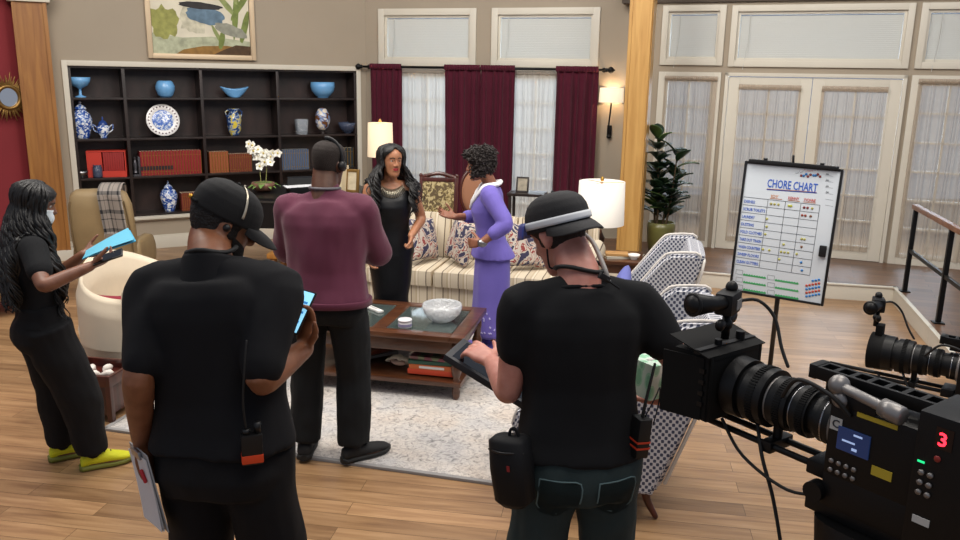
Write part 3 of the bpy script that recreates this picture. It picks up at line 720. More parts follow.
# 4. woman at the left edge with a blue folder
SK4 = skin('warm_brown_skin', '6b4433', '7f543f')
loc = aty(56, 452, 4.2); loc.z = 0
p = Person('woman with long black hair in black top, black joggers and yellow sneakers', loc, rad(-50), 1.62, 1.12, 1.10, SK4, (rad(-3), 0), 0., (rad(-14), rad(20), 0), .98, .95, .95, .98); p.fem = True
p.set_arm(1, p.w(aty(91, 266, 4.02)), (.5, -.8, -.6)); p.set_arm(-1, p.w(aty(84, 254, 4.35)), (-.5, -.7, -.6))
p.set_leg(1, (.10, .17), rad(-8)); p.set_leg(-1, (-.13, .06), rad(-4))
p.hand(1, (-.1, .9, .25), (-.55, -.2, .8), (.4, .6, .4)); h4 = p.palm.copy()
p.hand(-1, (.3, .9, .2), (.6, -.1, .7), (.3, .4, .3))
p.build_body(); p.features()
b = B(); p.torso(b, .012, .94, 1.44)
for sd in (-1, 1): p.arm_tube(b, sd, .018, .6)
p.cloth(b, 'top', BLACKCLOTH, .009, .007, 9, (1, 1, .5), 21.2, 5)
b = B(); p.torso(b, .014, .80, 1.06)
for sd in (-1, 1): p.leg_tube(b, sd, .034, (.102, .100, .088, .080, .046), .95)
tr = p.cloth(b, 'joggers', BLACKTWILL, .010, .013, 8, (1, 1, .7), 24.2, 5, amp2=.004)
for sd in (-1, 1):
    A = p.legs[sd][2]; K = p.legs[sd][1]; b = B(); b.tube([A+(K-A)*.04, A+(K-A)*.14], [.052, .052], 16); b.obj('cuff', BLACKTWILL, tr, True)
    p.shoe(sd, M('yellow_mesh', 'd2d21c', .7, bump=.4, bs=180), M('grey_yellow_sole', '6f722b', .6), 1.12, RUBBER, 'sneaker')
p.scalp('scalp_hair', HAIR, .012, -.06, .078, 1.25, 0., .001, 60)
p.locks('hair', HAIR, (1.1, 2*PI-1.1), .0095, .52, .020, 0., 5, .012, 340, 1.7, 1.8)
b = B(); b.sheet(lambda u, v: p.hp((lambda q: q+V((0, .016*math.sin(PI*u)*math.sin(PI*min(1, v*1.2)), 0)))(head_pt((u-.5)*2.3, -.105+.095*v, .008))), 20, 10, .003); b.obj('face_mask', M('white_mask', 'd9dde0', .8), p.root, True)
for sd in (-1, 1):
    b = B(); b.tube([p.hp(head_pt(-sd*1.1, -.03, .006)), p.hp(head_pt(-sd*1.5, -.0, .014))], .002, 6); b.obj('ear_loop', WHITEP, p.root, True)
b = B(); b.tube([p.N+p.R @ V((.03, -.16, -.10)), p.N+p.R @ V((.035, -.165, -.2))], .002, 6); b.obj('earring', METAL, p.root, True)
a = aty(78, 258, 4.1); c = aty(136, 238, 4.0)
fo = thing('folder', 'bright blue folded sheets held out by the woman at the left edge', 'folder', (0, 0, 0))
qa, qb, qc, qd = aty(82, 259, 4.18), aty(136, 241, 4.12), aty(130, 230, 4.32), aty(86, 252, 4.32)
paper_sheet('cover', M('blue_card', '4aa6c8', .6), (qa, qb, qc, qd), .004, .002, fo)
paper_sheet('inner_sheet', M('blue_card_light', '63b6d2', .6), (qa+V((.01, 0, .006)), qb+V((-.01, 0, .008)), qc+V((-.01, 0, .012)), qd+V((0, 0, .008))), .003, .004, fo)
b = B(); b.box((0, 0, 0), (.15, .072, .01), bev=.004)
f4 = tag(b.obj('smartphone', PLASTIC, None, 40), 'dark phone in the hand of the woman with the blue folder', 'phone'); f4.location = aty(108, 257, 4.05); f4.rotation_euler = (rad(20), rad(-18), rad(15))
b = B(); b.box((.0, 0, .0056), (.138, .064, .001)); b.obj('screen', M('dark_glass', '0a0c12', .1), f4, 0)

# 5. woman in the black leather dress
SK5 = skin('tan_skin', '9a6547', 'ad7858')
loc = aty(391, 262, 6.36); loc.z = .0145
p = Person('woman with long wavy black hair in a long black leather dress and silver necklace', loc, rad(196), 1.64, 1.10, 1.08, SK5, (rad(1), 0), 0., (rad(14), rad(2), rad(-2)), 1.07, .95, .95, 1.02, vox=.0052); p.fem = True; p.soft = .15
p.limb = .70; p.hip = {sd: V((sd*.055*p.s, -.01, .9*p.s)) for sd in (-1, 1)}
p.set_arm(1, p.w(aty(368, 258, 6.2)), (.4, -.9, 0)); p.set_arm(-1, p.w(aty(411, 236, 6.24)), (-.7, -.8, 0))
for sd in (-1, 1): p.set_leg(sd, (sd*.05, .0), rad(-8*sd))
p.hand(-1, (.1, .15, -1), (.8, .1, 0), (1.1, 1.4, 1.0), thumb=1.2); p.hand(1, (-.1, .2, -1), (-.8, .1, 0), (.5, .7, .5))
p.build_body(torso_off=-.002, trap=1.); p.features('a8232f', '100b0a', '140c08', (-.2, -.1))
b = B(); p.torso(b, .009, .80, 1.40)
Lh = [(.86, .186, .128, -.016), (.75, .180, .125, -.012), (.62, .162, .118, -.005), (.48, .146, .112, 0), (.34, .150, .118, 0), (.2, .19, .15, -.01), (.08, .235, .19, -.02), (.02, .25, .205, -.02)]
b.loft([(V((0, y, z*p.s)), V((w*p.s*1.04, 0, 0)), V((0, d*p.s*1.14, 0)), 2.3) for z, w, d, y in Lh], 28)
for sd in (-1, 1): b.tube([p.spine(1.33, sd*.11, .0), p.spine(1.40, sd*.10, -.005), p.spine(1.43, sd*.085, -.015)], [.055, .045, .04], 14)
dr = p.cloth(b, 'dress', M('black_leather', '0b0c0f', .40, bump=.12, bs=40, spec=.32), .008, .008, 9, (1, 1, .6), 31.2, 14)
p.scalp('scalp_hair', HAIR, .018, -.05, .104, 1.3, .0, .001, 60)
p.locks('hair', HAIR, (1.3, 2*PI-1.3), .0092, .40, .024, 0., 9, .014, 380, 2.7, 2.0)
nk = B()
for a in np.linspace(-1.15, 1.15, 17):
    q = p.N+p.R @ V((math.sin(a)*.083, .012+math.cos(a)*.092, -.028-.035*math.cos(a))); dn = V((math.sin(a)*.5, math.cos(a)*.55, -.75)).normalized(); h = p.tree.find_nearest(q+dn*.018)
    c = h[0]+h[1]*.009 if h[0] else q
    L = .022+.024*math.cos(a); sx = V((math.cos(a), -math.sin(a), 0)); nn = sx.cross(dn)
    nk.loft([(c-dn*L*.7, sx*.0035, nn*.003), (c, sx*.0062, nn*.004), (c+dn*L, sx*.0052, nn*.003)], 8, 3)
nk.obj('necklace', M('silver_stones', '8d8676', .3, .7), p.root, True)

# 6. woman in the lavender suit
SK6 = skin('brown_rose_skin', '84523d', '99654c')
loc = aty(489, 352, 6.3); loc.z = .0145
p = Person('woman with short curly dark hair in a lavender skirt suit and white scarf', loc, rad(98), 1.63, 1.08, 1.10, SK6, (rad(4), 0), rad(-6), (rad(-10), rad(10), 0), 1.04, .95, .95, 1.02, vox=.0052, headoff=(0, .02, 0)); p.fem = True; p.soft = .4
p.limb = .74; p.hip = {sd: V((sd*.06*p.s, -.01, .9*p.s)) for sd in (-1, 1)}
p.set_arm(1, p.w(aty(455, 217, 6.42)), (.6, -.5, -.6)); p.set_arm(-1, p.w(aty(481, 243, 6.02)), (-.6, -.9, -.4))
for sd in (-1, 1): p.set_leg(sd, (sd*.08, .03*sd), rad(-6*sd))
p.hand(1, (-.05, .9, .28), (-.6, -.0, .8), (.15, .25, .2), spread=.2); p.hand(-1, (.55, .75, -.12), (.6, -.75, 0), (.4, .5, .35))
p.build_body(); p.features('94484a')
b = B(); p.torso(b, .016, 1.02, 1.45)
for sd in (-1, 1): p.arm_tube(b, sd, .020, 1.45)
b.loft([(p.spine(z, 0, y), V(((w*p.s*1.04), 0, 0)), V((0, d*p.s*1.05, 0)), 2.2) for z, w, d, y in ((1.08, .142, .108, .004), (1.0, .17, .128, -.002), (.92, .205, .158, -.01), (.865, .226, .178, -.014))], 28)
jk = p.cloth(b, 'jacket', PURPLE, .009, .006, 10, (1, 1, .6), 41.2, 4, amp2=.002)
b = B(); b.loft([(V((0, y, z*p.s)), V((w*p.s, 0, 0)), V((0, d*p.s, 0)), 2.2) for z, w, d, y in ((.98, .165, .118, -.01), (.88, .20, .145, -.016), (.7, .2, .15, -.012), (.5, .19, .15, -.006), (.3, .19, .16, 0), (.2, .195, .165, 0), (.185, .19, .16, 0))], 40)
sk_ = p.cloth(b, 'skirt', PURPLE, .009, .016, 9, (1, 1, .12), 44.2, 4)
b = B(); rnd = random.Random(4)
tb = BVHTree.FromPolygons([v.co for v in sk_.data.vertices], [q.vertices[:] for q in sk_.data.polygons])
for i in range(130):
    a = rnd.random()*2*PI; z = .22+.16*rnd.random()**2; h = tb.ray_cast(V((math.cos(a)*.6, math.sin(a)*.6, z)), V((-math.cos(a), -math.sin(a), 0)))
    if h[0]: b.box(h[0], (.009, .009, .016), (rnd.random(), rnd.random(), rnd.random()*3))
b.obj('beaded_hem', M('pale_beads', 'b8b0dc', .35), sk_, 0, kind='stuff')
b = B()
for sd in (-1, 1):
    pts = []
    for t in np.linspace(0, 1, 10):
        a = PI*.92*(1-t); q = p.N+p.Rt @ V((sd*math.sin(a)*.075, .012+math.cos(a)*(.085+.02*(1-t)*0), .015-.20*t**1.5))
        h = p.tree.find_nearest(q); c = h[0]+h[1]*.03 if h[0] else q; pts.append(c)
    b.tube(pts, [.024, .027, .03, .031, .031, .03, .029, .028, .026, .02], 12, 2, flat=.55)
b.wrinkle(.004, 30); b.obj('scarf', M('white_satin', 'e4e2e2', .5), p.root, True)
p.scalp('scalp_hair', CURL, .022, -.07, .08, 1.0, 0., .004, 40, nape=-.05)
p.curls('hair', CURL, 620, .0078, .016, .018, -.075, 3, .066, .95)
for i in range(3):
    b = B(); q = p.N+p.Rt @ V((0, .12, -.12-.07*i)); h = p.tree.find_nearest(q); b.ball(q+V((0, .012, 0)), .007); b.obj('button', PURPLE, jk, True)
b = B(); q = p.N+p.Rt @ V((-.07, .10, -.10)); b.ball(q, (.016, .008, .016)); b.obj('brooch', METAL, jk, True)
for sd in (-1, 1): p.shoe(sd, PURPLE, M('heel_black', '1a1420', .5))
b = B(); b.tube([p.arms[-1][2]-V((0, .02, 0)), p.arms[-1][2]], .034, 14); 
b.obj('bracelet', METAL, p.root, True)
# ---------------------------------------------------------------- the setting
WALLP = M('taupe_wall_paint', '9b8f7e', .85, var=.03, vs=1.5, bump=.05, bs=250)
REDW = M('dark_red_wall_paint', '7a2027', .8, var=.05, vs=2, bump=.05, bs=250)
TRIM = M('cream_trim_paint', 'c8c2b4', .45, var=.02, vs=3)
OAK = wood('honey_oak', '7f4f22', '9e6c33', (9, 9, .7), .45)
OAKP = wood('pale_oak', 'a87c40', 'c39a59', (9, 9, .6), .42)
DARKW = wood('espresso_wood', '17100f', '2c201d', (3, 3, 1.2), .38)
WALNUT = wood('walnut', '3a1f12', '5f3820', (1.2, 10, 10), .3, .3)
MAHOG = wood('mahogany', '2c100b', '531f14', (8, 8, 1.), .3, .3)
IRON = M('black_iron', '131314', .45, .6)
BRASS = M('aged_brass', 'b08a45', .3, 1.)
WA = {1: (V((-4.11, 10.15, 0)), rad(29.8)), 2: (V((-1.62, 11.58, 0)), rad(-17)), 3: (V((3.08, 9.89, 0)), rad(-21.3))}
def W(i, s, d=0, z=0):      # wall frame -> world; d = metres out into the room
    O, a = WA[i]; return O+V((math.cos(a)*s+math.sin(a)*d, math.sin(a)*s-math.cos(a)*d, z))
def WP(i, x, y, d=0.):      # pixel on a wall -> (s, z)
    O, a = WA[i]; n = V((-math.sin(a), math.cos(a), 0)); p = atp(x, y, O-n*d, n); return (p-O).dot(V((math.cos(a), math.sin(a), 0))), p.z
def wt(name, i, label=None, cat=None, s=0, d=0, z=0, group=None):   # an Empty standing on a wall's frame; own x along the wall, -y into the room
    o = bpy.data.objects.new(name, None); COL.objects.link(o); o.empty_display_size = .1; o.location = W(i, s, d, z); o.rotation_euler = (0, 0, WA[i][1])
    if label: o['label'] = label; o['category'] = cat
    if group: o['group'] = group
    return o
def holes(b, s0, s1, z0, z1, y0, y1, hs):
    S = sorted({s0, s1, *[h[0] for h in hs], *[h[1] for h in hs]}); Zs = sorted({z0, z1, *[h[2] for h in hs], *[h[3] for h in hs]})
    for a, c in zip(S, S[1:]):
        for e, f in zip(Zs, Zs[1:]):
            m = ((a+c)/2, (e+f)/2)
            if any(h[0] < m[0] < h[1] and h[2] < m[1] < h[3] for h in hs): continue
            b.box((m[0], (y0+y1)/2, m[1]), (c-a, y1-y0, f-e))
def frame(b, s0, s1, z0, z1, w, y0, y1, bev=.004, wb=None):
    wb = w if wb is None else wb
    for c, d in (((s0+w/2, 0, (z0+z1)/2), (w, 0, z1-z0)), ((s1-w/2, 0, (z0+z1)/2), (w, 0, z1-z0)), (((s0+s1)/2, 0, z1-w/2), (s1-s0-2*w, 0, w)), (((s0+s1)/2, 0, z0+wb/2), (s1-s0-2*w, 0, wb))):
        b.box((c[0], (y0+y1)/2, c[2]), (d[0], y1-y0, d[2]), None, bev)
# floor: planks
m = bpy.data.materials.new('oak_planks'); t = NT(m); co = t.obj((1, 1, 1), (0, 0, rad(9)))
br = t.n('ShaderNodeTexBrick'); br.offset = .37; br.inputs['Scale'].default_value = 1.; br.inputs['Brick Width'].default_value = 1.25; br.inputs['Row Height'].default_value = .125
br.inputs['Mortar Size'].default_value = .0015; br.inputs['Mortar Smooth'].default_value = .2; br.inputs['Bias'].default_value = 0.
br.inputs['Color1'].default_value = (.0, .0, .0, 1); br.inputs['Color2'].default_value = (1, 1, 1, 1); br.inputs['Mortar'].default_value = (.5, .5, .5, 1); t.l(co, br.inputs[0])
mp = t.n('ShaderNodeMapping'); mp.inputs['Scale'].default_value = (1.1, 13, 1); t.l(co, mp.inputs[0]); mo = t.n('ShaderNodeVectorMath', operation='ADD'); t.l(mp.outputs[0], mo.inputs[0])
sc_ = t.n('ShaderNodeVectorMath', operation='SCALE'); sc_.inputs['Scale'].default_value = 7; t.l(br.outputs['Color'], sc_.inputs[0]); t.l(sc_.outputs[0], mo.inputs[1])
ns = t.n('ShaderNodeTexNoise'); ns.inputs['Scale'].default_value = 2.; ns.inputs['Detail'].default_value = 6; ns.inputs['Distortion'].default_value = .5; t.l(mo.outputs[0], ns.inputs[0])
grain = t.ramp(ns.outputs[0], [(.25, '7f5f43'), (.5, '9c7a57'), (.78, 'b2906b')]); tone = t.ramp(br.outputs['Color'], [(0, (.66, .62, .58, 1)), (.5, (.95, .93, .9, 1)), (1, (1.14, 1.12, 1.1, 1))])
c1 = t.mix(1., grain, tone, 'MULTIPLY'); c2 = t.mix(br.outputs['Fac'], c1, srgb('4f3820')); t.l(c2, t.b.inputs['Base Color']); t.b.inputs['Roughness'].default_value = .33
t.bump(ns.outputs[0], .05, .004); FLOORM = m
b = B(); b.box((0, 5, -.05), (24, 22, .1)); struct(b.obj('floor', FLOORM, None, 0))
m = bpy.data.materials.new('dark_platform_planks'); t = NT(m); co = t.obj((1, 1, 1), (0, 0, rad(21)))
br = t.n('ShaderNodeTexBrick'); br.inputs['Scale'].default_value = 1.; br.inputs['Brick Width'].default_value = 1.4; br.inputs['Row Height'].default_value = .12; br.inputs['Mortar Size'].default_value = .002
br.inputs['Color1'].default_value = srgb('5c4130'); br.inputs['Color2'].default_value = srgb('76563f'); br.inputs['Mortar'].default_value = srgb('35241a'); t.l(co, br.inputs[0])
ns = t.n('ShaderNodeTexNoise'); ns.inputs['Scale'].default_value = 3; ns.inputs['Detail'].default_value = 5; mp = t.n('ShaderNodeMapping'); mp.inputs['Scale'].default_value = (1, 12, 1); t.l(co, mp.inputs[0]); t.l(mp.outputs[0], ns.inputs[0])
t.l(t.mix(.6, br.outputs[0], t.ramp(ns.outputs[0], [(.3, (.55, .55, .55, 1)), (.7, (1.1, 1.1, 1.1, 1))]), 'MULTIPLY'), t.b.inputs['Base Color']); t.b.inputs['Roughness'].default_value = .4; PLATM = m
plat = [(1.3, 9.03), (1.78, 8.88), (3.6, 8.26), (4.28, 8.12), (3.9, 6.71), (3.45, 5.1), (8.5, 3.8), (9.5, 8.3), (1.9, 10.42), (1.3, 10.5)]
b = B(); b.prism(plat, 0, .17); struct(b.obj('floor_platform', PLATM, None, 0))
for i in range(1, 6):
    a, c = V((*plat[i-1], 0)), V((*plat[i], 0)); d = (c-a); ang = math.atan2(d.y, d.x); n = V((d.y, -d.x, 0)).normalized(); mid = (a+c)/2+n*.012
    b = B(); b.box((0, 0, .08), (d.length+.02, .024, .16), None, .004); b.box((0, -.006, .162), (d.length+.03, .04, .016), None, .004); o = struct(b.obj('trim_%d' % i, TRIM, None, 40)); o.location = mid; o.rotation_euler = (0, 0, ang)
# wall 1: shelves
NI = (-.84, 2.73, .42, 2.235)
e = struct(wt('wall_back_left', 1)); b = B(); holes(b, -1.02, 2.87, 0, 3.7, 0, .34, [NI]); b.box((.93, .37, 1.3), (3.8, .05, 2.0)); b.obj('wall_panel', WALLP, e, 0)
e = struct(wt('baseboard_back_left', 1)); b = B(); b.box((.92, -.012, .075), (3.85, .024, .15), None, .004); b.box((.92, -.008, .16), (3.85, .016, .02), None, .004); b.obj('baseboard_board', TRIM, e, 40)
# wall 2: windows and curtains
T2 = [(.2, 1.59, 2.32, 3.06), (1.80, 3.21, 2.32, 3.06)]; L2 = [(.42, 1.38, .15, 2.26), (2.0, 2.82, .15, 2.26)]
e = struct(wt('wall_back', 2)); b = B(); holes(b, -.05, 3.95, 0, 3.7, 0, .14, [(h[0]+.05, h[1]-.05, h[2]+.05, h[3]-.05) for h in T2+L2]); b.obj('wall_panel', WALLP, e, 0)
e = struct(wt('baseboard_back', 2)); b = B(); b.box((1.8, -.012, .075), (3.6, .024, .15), None, .004); b.obj('baseboard_board', TRIM, e, 40)
m = bpy.data.materials.new('window_glass'); m.use_nodes = True; nt = m.node_tree; nt.nodes.clear(); out = nt.nodes.new('ShaderNodeOutputMaterial'); mx = nt.nodes.new('ShaderNodeMixShader'); tr_ = nt.nodes.new('ShaderNodeBsdfTransparent'); gl_ = nt.nodes.new('ShaderNodeBsdfGlossy'); gl_.inputs['Roughness'].default_value = .03; fr_ = nt.nodes.new('ShaderNodeFresnel')
tr_.inputs[0].default_value = srgb('eef3f6'); nt.links.new(fr_.outputs[0], mx.inputs[0]); nt.links.new(tr_.outputs[0], mx.inputs[1]); nt.links.new(gl_.outputs[0], mx.inputs[2]); nt.links.new(mx.outputs[0], out.inputs[0]); GLASS = m
m = bpy.data.materials.new('blind_slats'); t = NT(m); t.b.inputs['Base Color'].default_value = srgb('cfcfca'); t.b.inputs['Roughness'].default_value = .5; t.b.inputs['Transmission Weight'].default_value = .0
BLIND = m
wn = [0]
def window(i, s0, s1, z0, z1, blind=True, mu=(1, 4), fw=.085, glass=True, sill=False):
    wn[0] += 1; e = struct(wt('window_%d' % wn[0], i))
    b = B(); frame(b, s0, s1, z0, z1, fw, -.03, .05); b.obj('window_frame', TRIM, e, 40)
    a0, a1, c0, c1 = s0+fw, s1-fw, z0+fw, z1-fw
    b = B(); frame(b, a0, a1, c0, c1, .03, .005, .06, .003)
    if not blind:
        for k in range(1, mu[0]+1): x = a0+(a1-a0)*k/(mu[0]+1); b.box((x, .04, (c0+c1)/2), (.022, .03, c1-c0))
        for k in range(1, mu[1]+1): z = c0+(c1-c0)*k/(mu[1]+1); b.box(((a0+a1)/2, .04, z), (a1-a0, .03, .022))
    b.obj('sash', TRIM, e, 40)
    b = B(); b.box(((a0+a1)/2, .075, (c0+c1)/2), (a1-a0, .006, c1-c0)); b.obj('pane', GLASS, e, 0)
    if blind:
        b = B(); n = int((c1-c0-.06)/.021)
        for k in range(n): b.box(((a0+a1)/2, .030, c0+.03+.021*k), (a1-a0-.07, .0225, .0016), (rad(-62), 0, 0))
        bl = b.obj('blind', BLIND, e, 0)
        b = B(); b.box(((a0+a1)/2, .028, c1-.018), (a1-a0-.06, .03, .034), None, .003); b.obj('head_rail', TRIM, bl, 40)
        b = B(); b.box(((a0+a1)/2, .028, c0+.018), (a1-a0-.07, .028, .016), None, .003); b.obj('bottom_rail', TRIM, bl, 40)
        b = B(); b.tube([(a0+.14, .0, c1-.03), (a0+.135, -.006, c0+.2), (a0+.10, -.035, c0-.10)], .0035, 6, 4); b.obj('wand', M('clear_wand', 'b9b8b2', .3), bl, True)
    return e
for h in T2: window(2, *h)
for h in L2: window(2, *h, blind=False, mu=(1, 5), fw=.06)
# wall 3: French doors
T3 = [(-1.0, -.265, 2.37, 3.06), (-.2, 1.71, 2.36, 3.05), (1.77, 3.2, 2.36, 3.05)]; L3 = [(-1.0, -.265, .17, 2.29), (-.215, 1.72, .17, 2.29), (1.765, 2.55, .17, 2.29), (2.6, 3.2, .17, 2.29)]
e = struct(wt('wall_right', 3)); b = B(); holes(b, -1.3, 3.6, 0, 3.16, 0, .12, [(h[0]+.03, h[1]-.03, h[2]+(.03 if h[2] > 1 else 0), h[3]-.03) for h in T3+L3]); b.obj('wall_panel', WALLP, e, 0)
e = struct(wt('wall_right_header', 3)); b = B(); b.box((1.1, .05, 3.43), (5.2, .18, .68)); b.obj('wall_panel', M('dark_valance', '4a4038', .8), e, 0)
for h in T3: window(3, *h, fw=.07)
for h in (L3[0], L3[2], L3[3]): window(3, *h, blind=False, mu=(1, 5), fw=.085)
e = struct(wt('trim_6', 3)); b = B(); s0, s1, z0, z1 = L3[1]; b.box((s0+.02, .0, (z0+z1)/2), (.04, .09, z1-z0), None, .005); b.box((s1-.02, .0, (z0+z1)/2), (.04, .09, z1-z0), None, .005); b.box(((s0+s1)/2, 0, z1-.02), (s1-s0, .09, .04), None, .005); b.obj('door_frame', TRIM, e, 40)
for k, (a, c) in enumerate(((-.172, .748), (.756, 1.676))):
    e = struct(wt('door_%d' % (k+1), 3)); b = B(); b_ = B(); st = .125
    frame(b, a, c, .175, 2.24, st, -.022, .022, .004, .16); x0, x1, z0, z1 = a+st, c-st, .335, 2.24-st
    frame(b, x0-.01, x1+.01, z0-.01, z1+.01, .02, -.03, .01, .003)
    for q in (1, ): b.box((x0+(x1-x0)*.5, .008, (z0+z1)/2), (.022, .022, z1-z0))
    for q in range(1, 6): b.box(((x0+x1)/2, .008, z0+(z1-z0)*q/6), (x1-x0, .022, .022))
    b.obj('door_leaf', TRIM, e, 40)
    b = B(); b.box(((x0+x1)/2, .024, (z0+z1)/2), (x1-x0, .006, z1-z0)); b.obj('pane', GLASS, e, 0)
    b = B(); hx = c-.055 if k == 0 else a+.055; b.cyl((hx, -.02, 1.15), (hx, -.06, 1.15), .012); b.tube([(hx, -.06, 1.15), (hx+(-.09 if k == 0 else .09), -.062, 1.15)], .009, 8); b.cyl((hx, -.02, 1.15), (hx, -.028, 1.15), .03); b.obj('door_handle', BRASS, e, True)
# red wall beyond the left column
e = bpy.data.objects.new('wall_left', None); COL.objects.link(e); struct(e); e.location = W(1, -1.22, .05); e.rotation_euler = (0, 0, rad(52)); b = B(); b.box((-2.95, .1, 1.85), (6, .2, 3.7)); b.obj('wall_panel', REDW, e, 0)
e = bpy.data.objects.new('baseboard_left', None); COL.objects.link(e); struct(e); e.location = W(1, -1.22, .05); e.rotation_euler = (0, 0, rad(52)); b = B(); b.box((-2.95, -.012, .08), (6, .024, .16), None, .004); b.obj('baseboard_board', TRIM, e, 40)
# sheers and velvet curtains
m = bpy.data.materials.new('sheer_voile'); m.use_nodes = True; nt = m.node_tree; nt.nodes.clear(); out = nt.nodes.new('ShaderNodeOutputMaterial'); mx = nt.nodes.new('ShaderNodeMixShader'); tr_ = nt.nodes.new('ShaderNodeBsdfTransparent'); tl = nt.nodes.new('ShaderNodeBsdfTranslucent'); df = nt.nodes.new('ShaderNodeBsdfDiffuse'); m2 = nt.nodes.new('ShaderNodeMixShader')
tl.inputs[0].default_value = srgb('e2dcd2'); df.inputs[0].default_value = srgb('d6d0c8'); m2.inputs[0].default_value = .6; nt.links.new(tl.outputs[0], m2.inputs[1]); nt.links.new(df.outputs[0], m2.inputs[2]); mx.inputs[0].default_value = .66
nt.links.new(tr_.outputs[0], mx.inputs[1]); nt.links.new(m2.outputs[0], mx.inputs[2]); nt.links.new(mx.outputs[0], out.inputs[0]); SHEER = m
m = SHEER.copy(); m.name = 'beige_voile'; m.node_tree.nodes['Translucent BSDF'].inputs[0].default_value = srgb('cdbfae'); m.node_tree.nodes['Diffuse BSDF'].inputs[0].default_value = srgb('c2b3a2'); m.node_tree.nodes['Mix Shader'].inputs[0].default_value = .55; SHEERB = m
VELVET = fabric('burgundy_velvet', '4b1024', .9, 500, .12, .05)
def drape(i, s0, s1, z0, z1, label, mat, folds, amp, seed, d=.06, name='curtain', head=.05, group=None, flare=.0, gather=.0):
    e = wt(name, i, label, 'curtain', group=group); rnd = random.Random(seed); ph = [rnd.random()*6.3 for _ in range(4)]
    def fn(u, v):
        z = z1+(z0-z1)*v; k = .45+.55*min(1, v/.12); c = (s0+s1)/2; w = (s1-s0)*(1+flare*v-gather*math.sin(PI*min(1, v*1.0))*.3)
        uu = u+.018*math.sin(2*PI*(folds*.37*u)+ph[0])+.010*math.sin(v*5+ph[1]+u*9)
        y = -d-amp*k*(math.sin(2*PI*folds*uu+ph[2])+.45*math.sin(2*PI*folds*.53*uu+ph[3]+v*1.2))
        return V((c+(u-.5)*w+amp*.35*math.cos(2*PI*folds*uu+ph[2]), y, z))
    b = B(); b.sheet(fn, max(40, folds*14), 40, .0); b.obj('cloth', mat, e, True)
    if head:
        b = B(); b.sheet(lambda u, v: V((s0+(s1-s0)*u, -d-.4*amp*math.sin(2*PI*folds*2.3*u+ph[0])-.012-.014*math.sin(PI*v), z1+head*.45-head*v)), folds*16, 8, .003); b.obj('heading', mat, e, True)
    return e
drape(2, .54, 1.27, .1, 2.26, 'white sheer curtain in the window on the left behind the woman in black leather', SHEER, 11, .014, 1, .05, 'sheer_curtain', .05)
drape(2, 2.10, 2.73, .1, 2.26, 'white sheer curtain between burgundy curtains, right of the woman in lavender', SHEER, 9, .014, 2, .05, 'sheer_curtain', .05)
drape(3, -.92, -.30, .25, 2.22, 'sheer curtain on the narrow window behind the potted rubber plant', SHEERB, 12, .010, 3, .045, 'sheer_curtain', .05)
drape(3, -.05, .64, .28, 2.13, 'beige sheer curtain on the left leaf of the French doors', SHEERB, 16, .008, 4, .045, 'sheer_curtain', .06)
drape(3, .86, 1.54, .28, 2.13, 'beige sheer curtain on the right leaf of the French doors', SHEERB, 16, .008, 5, .045, 'sheer_curtain', .06)
drape(3, 1.83, 2.50, .25, 2.23, 'pale sheer curtain on the window at the right edge behind the handrail', SHEERB, 14, .009, 6, .045, 'sheer_curtain', .05)
for k, (a, c, l) in enumerate(((.12, .58, 'burgundy curtain beside the bookcase, leftmost of the four'), (1.2, 1.69, 'burgundy curtain hanging just left of the gap above the woman in lavender'), (1.70, 2.16, 'burgundy curtain behind the woman in lavender, just right of the gap'), (2.70, 3.24, 'burgundy curtain beside the wall sconce, rightmost of the four'))):
    drape(2, a, c, .04, 2.31, l, VELVET, 6, .026, 20+k, .13, 'curtain', .07, 'burgundy velvet curtains on the iron rod')
e = wt('curtain_rod', 2, 'black iron curtain rod with leaf finials above the burgundy curtains', 'curtain rod')
b = B(); b.cyl((.02, -.13, 2.30), (3.32, -.13, 2.30), .016); b.obj('rod', IRON, e, True)
for x, sg in ((.0, -1), (3.34, 1)):
    b = B(); b.lathe([(.014, -.01), (.03, .0), (.02, .015), (.034, .035), (.044, .055), (.03, .08), (.012, .095), (.004, .11)], (x, -.13, 2.30), 16, (sg, 0, 0)); b.obj('finial', IRON, e, True)
    b = B(); b.box((x-sg*.05, -.065, 2.30), (.02, .13, .02)); b.cyl((x-sg*.05, -.0, 2.30), (x-sg*.05, -.012, 2.30), .03); b.obj('bracket', IRON, e, 40)
# columns
e = thing('wood_column', 'orange brown wooden column between the red wall and the bookcase', 'column', W(1, -1.17, .10), rad(30))
b = B(); b.box((0, 0, 1.5), (.33, .32, 2.84)); 
for sx in (-1, 1): b.box((sx*.15, -.165, 1.5), (.04, .02, 2.84), None, .003)
b.obj('shaft', OAK, e, 0); b = B(); b.box((0, 0, .06), (.50, .44, .12), None, .01); b.obj('base', TRIM, e, 40)
b = B(); b.box((0, 0, 2.95), (.42, .40, .08), None, .012); b.box((0, 0, 3.04), (.50, .48, .11), None, .012); b.box((0, 0, 3.4), (.36, .34, .64)); b.obj('capital', TRIM, e, 40)
pc_ = aty(629, 257, 9.3)
e = thing('wood_column', 'pale oak square column with white plinth beside the wall sconce', 'column', (1.74, 9.36, 0), rad(-20))
b = B(); b.box((0, 0, 1.9), (.245, .245, 3.5)); 
for sx in (-1, 1): b.box((sx*.105, -.125, 1.9), (.03, .014, 3.5), None, .002); b.box((sx*.125, 0, 1.9), (.014, .2, 3.5), None, .002)
b.obj('shaft', OAKP, e, 0); b = B(); b.box((0, 0, .09), (.33, .33, .18), None, .006); b.box((0, 0, .19), (.29, .29, .03), None, .006); b.obj('plinth', TRIM, e, 40)
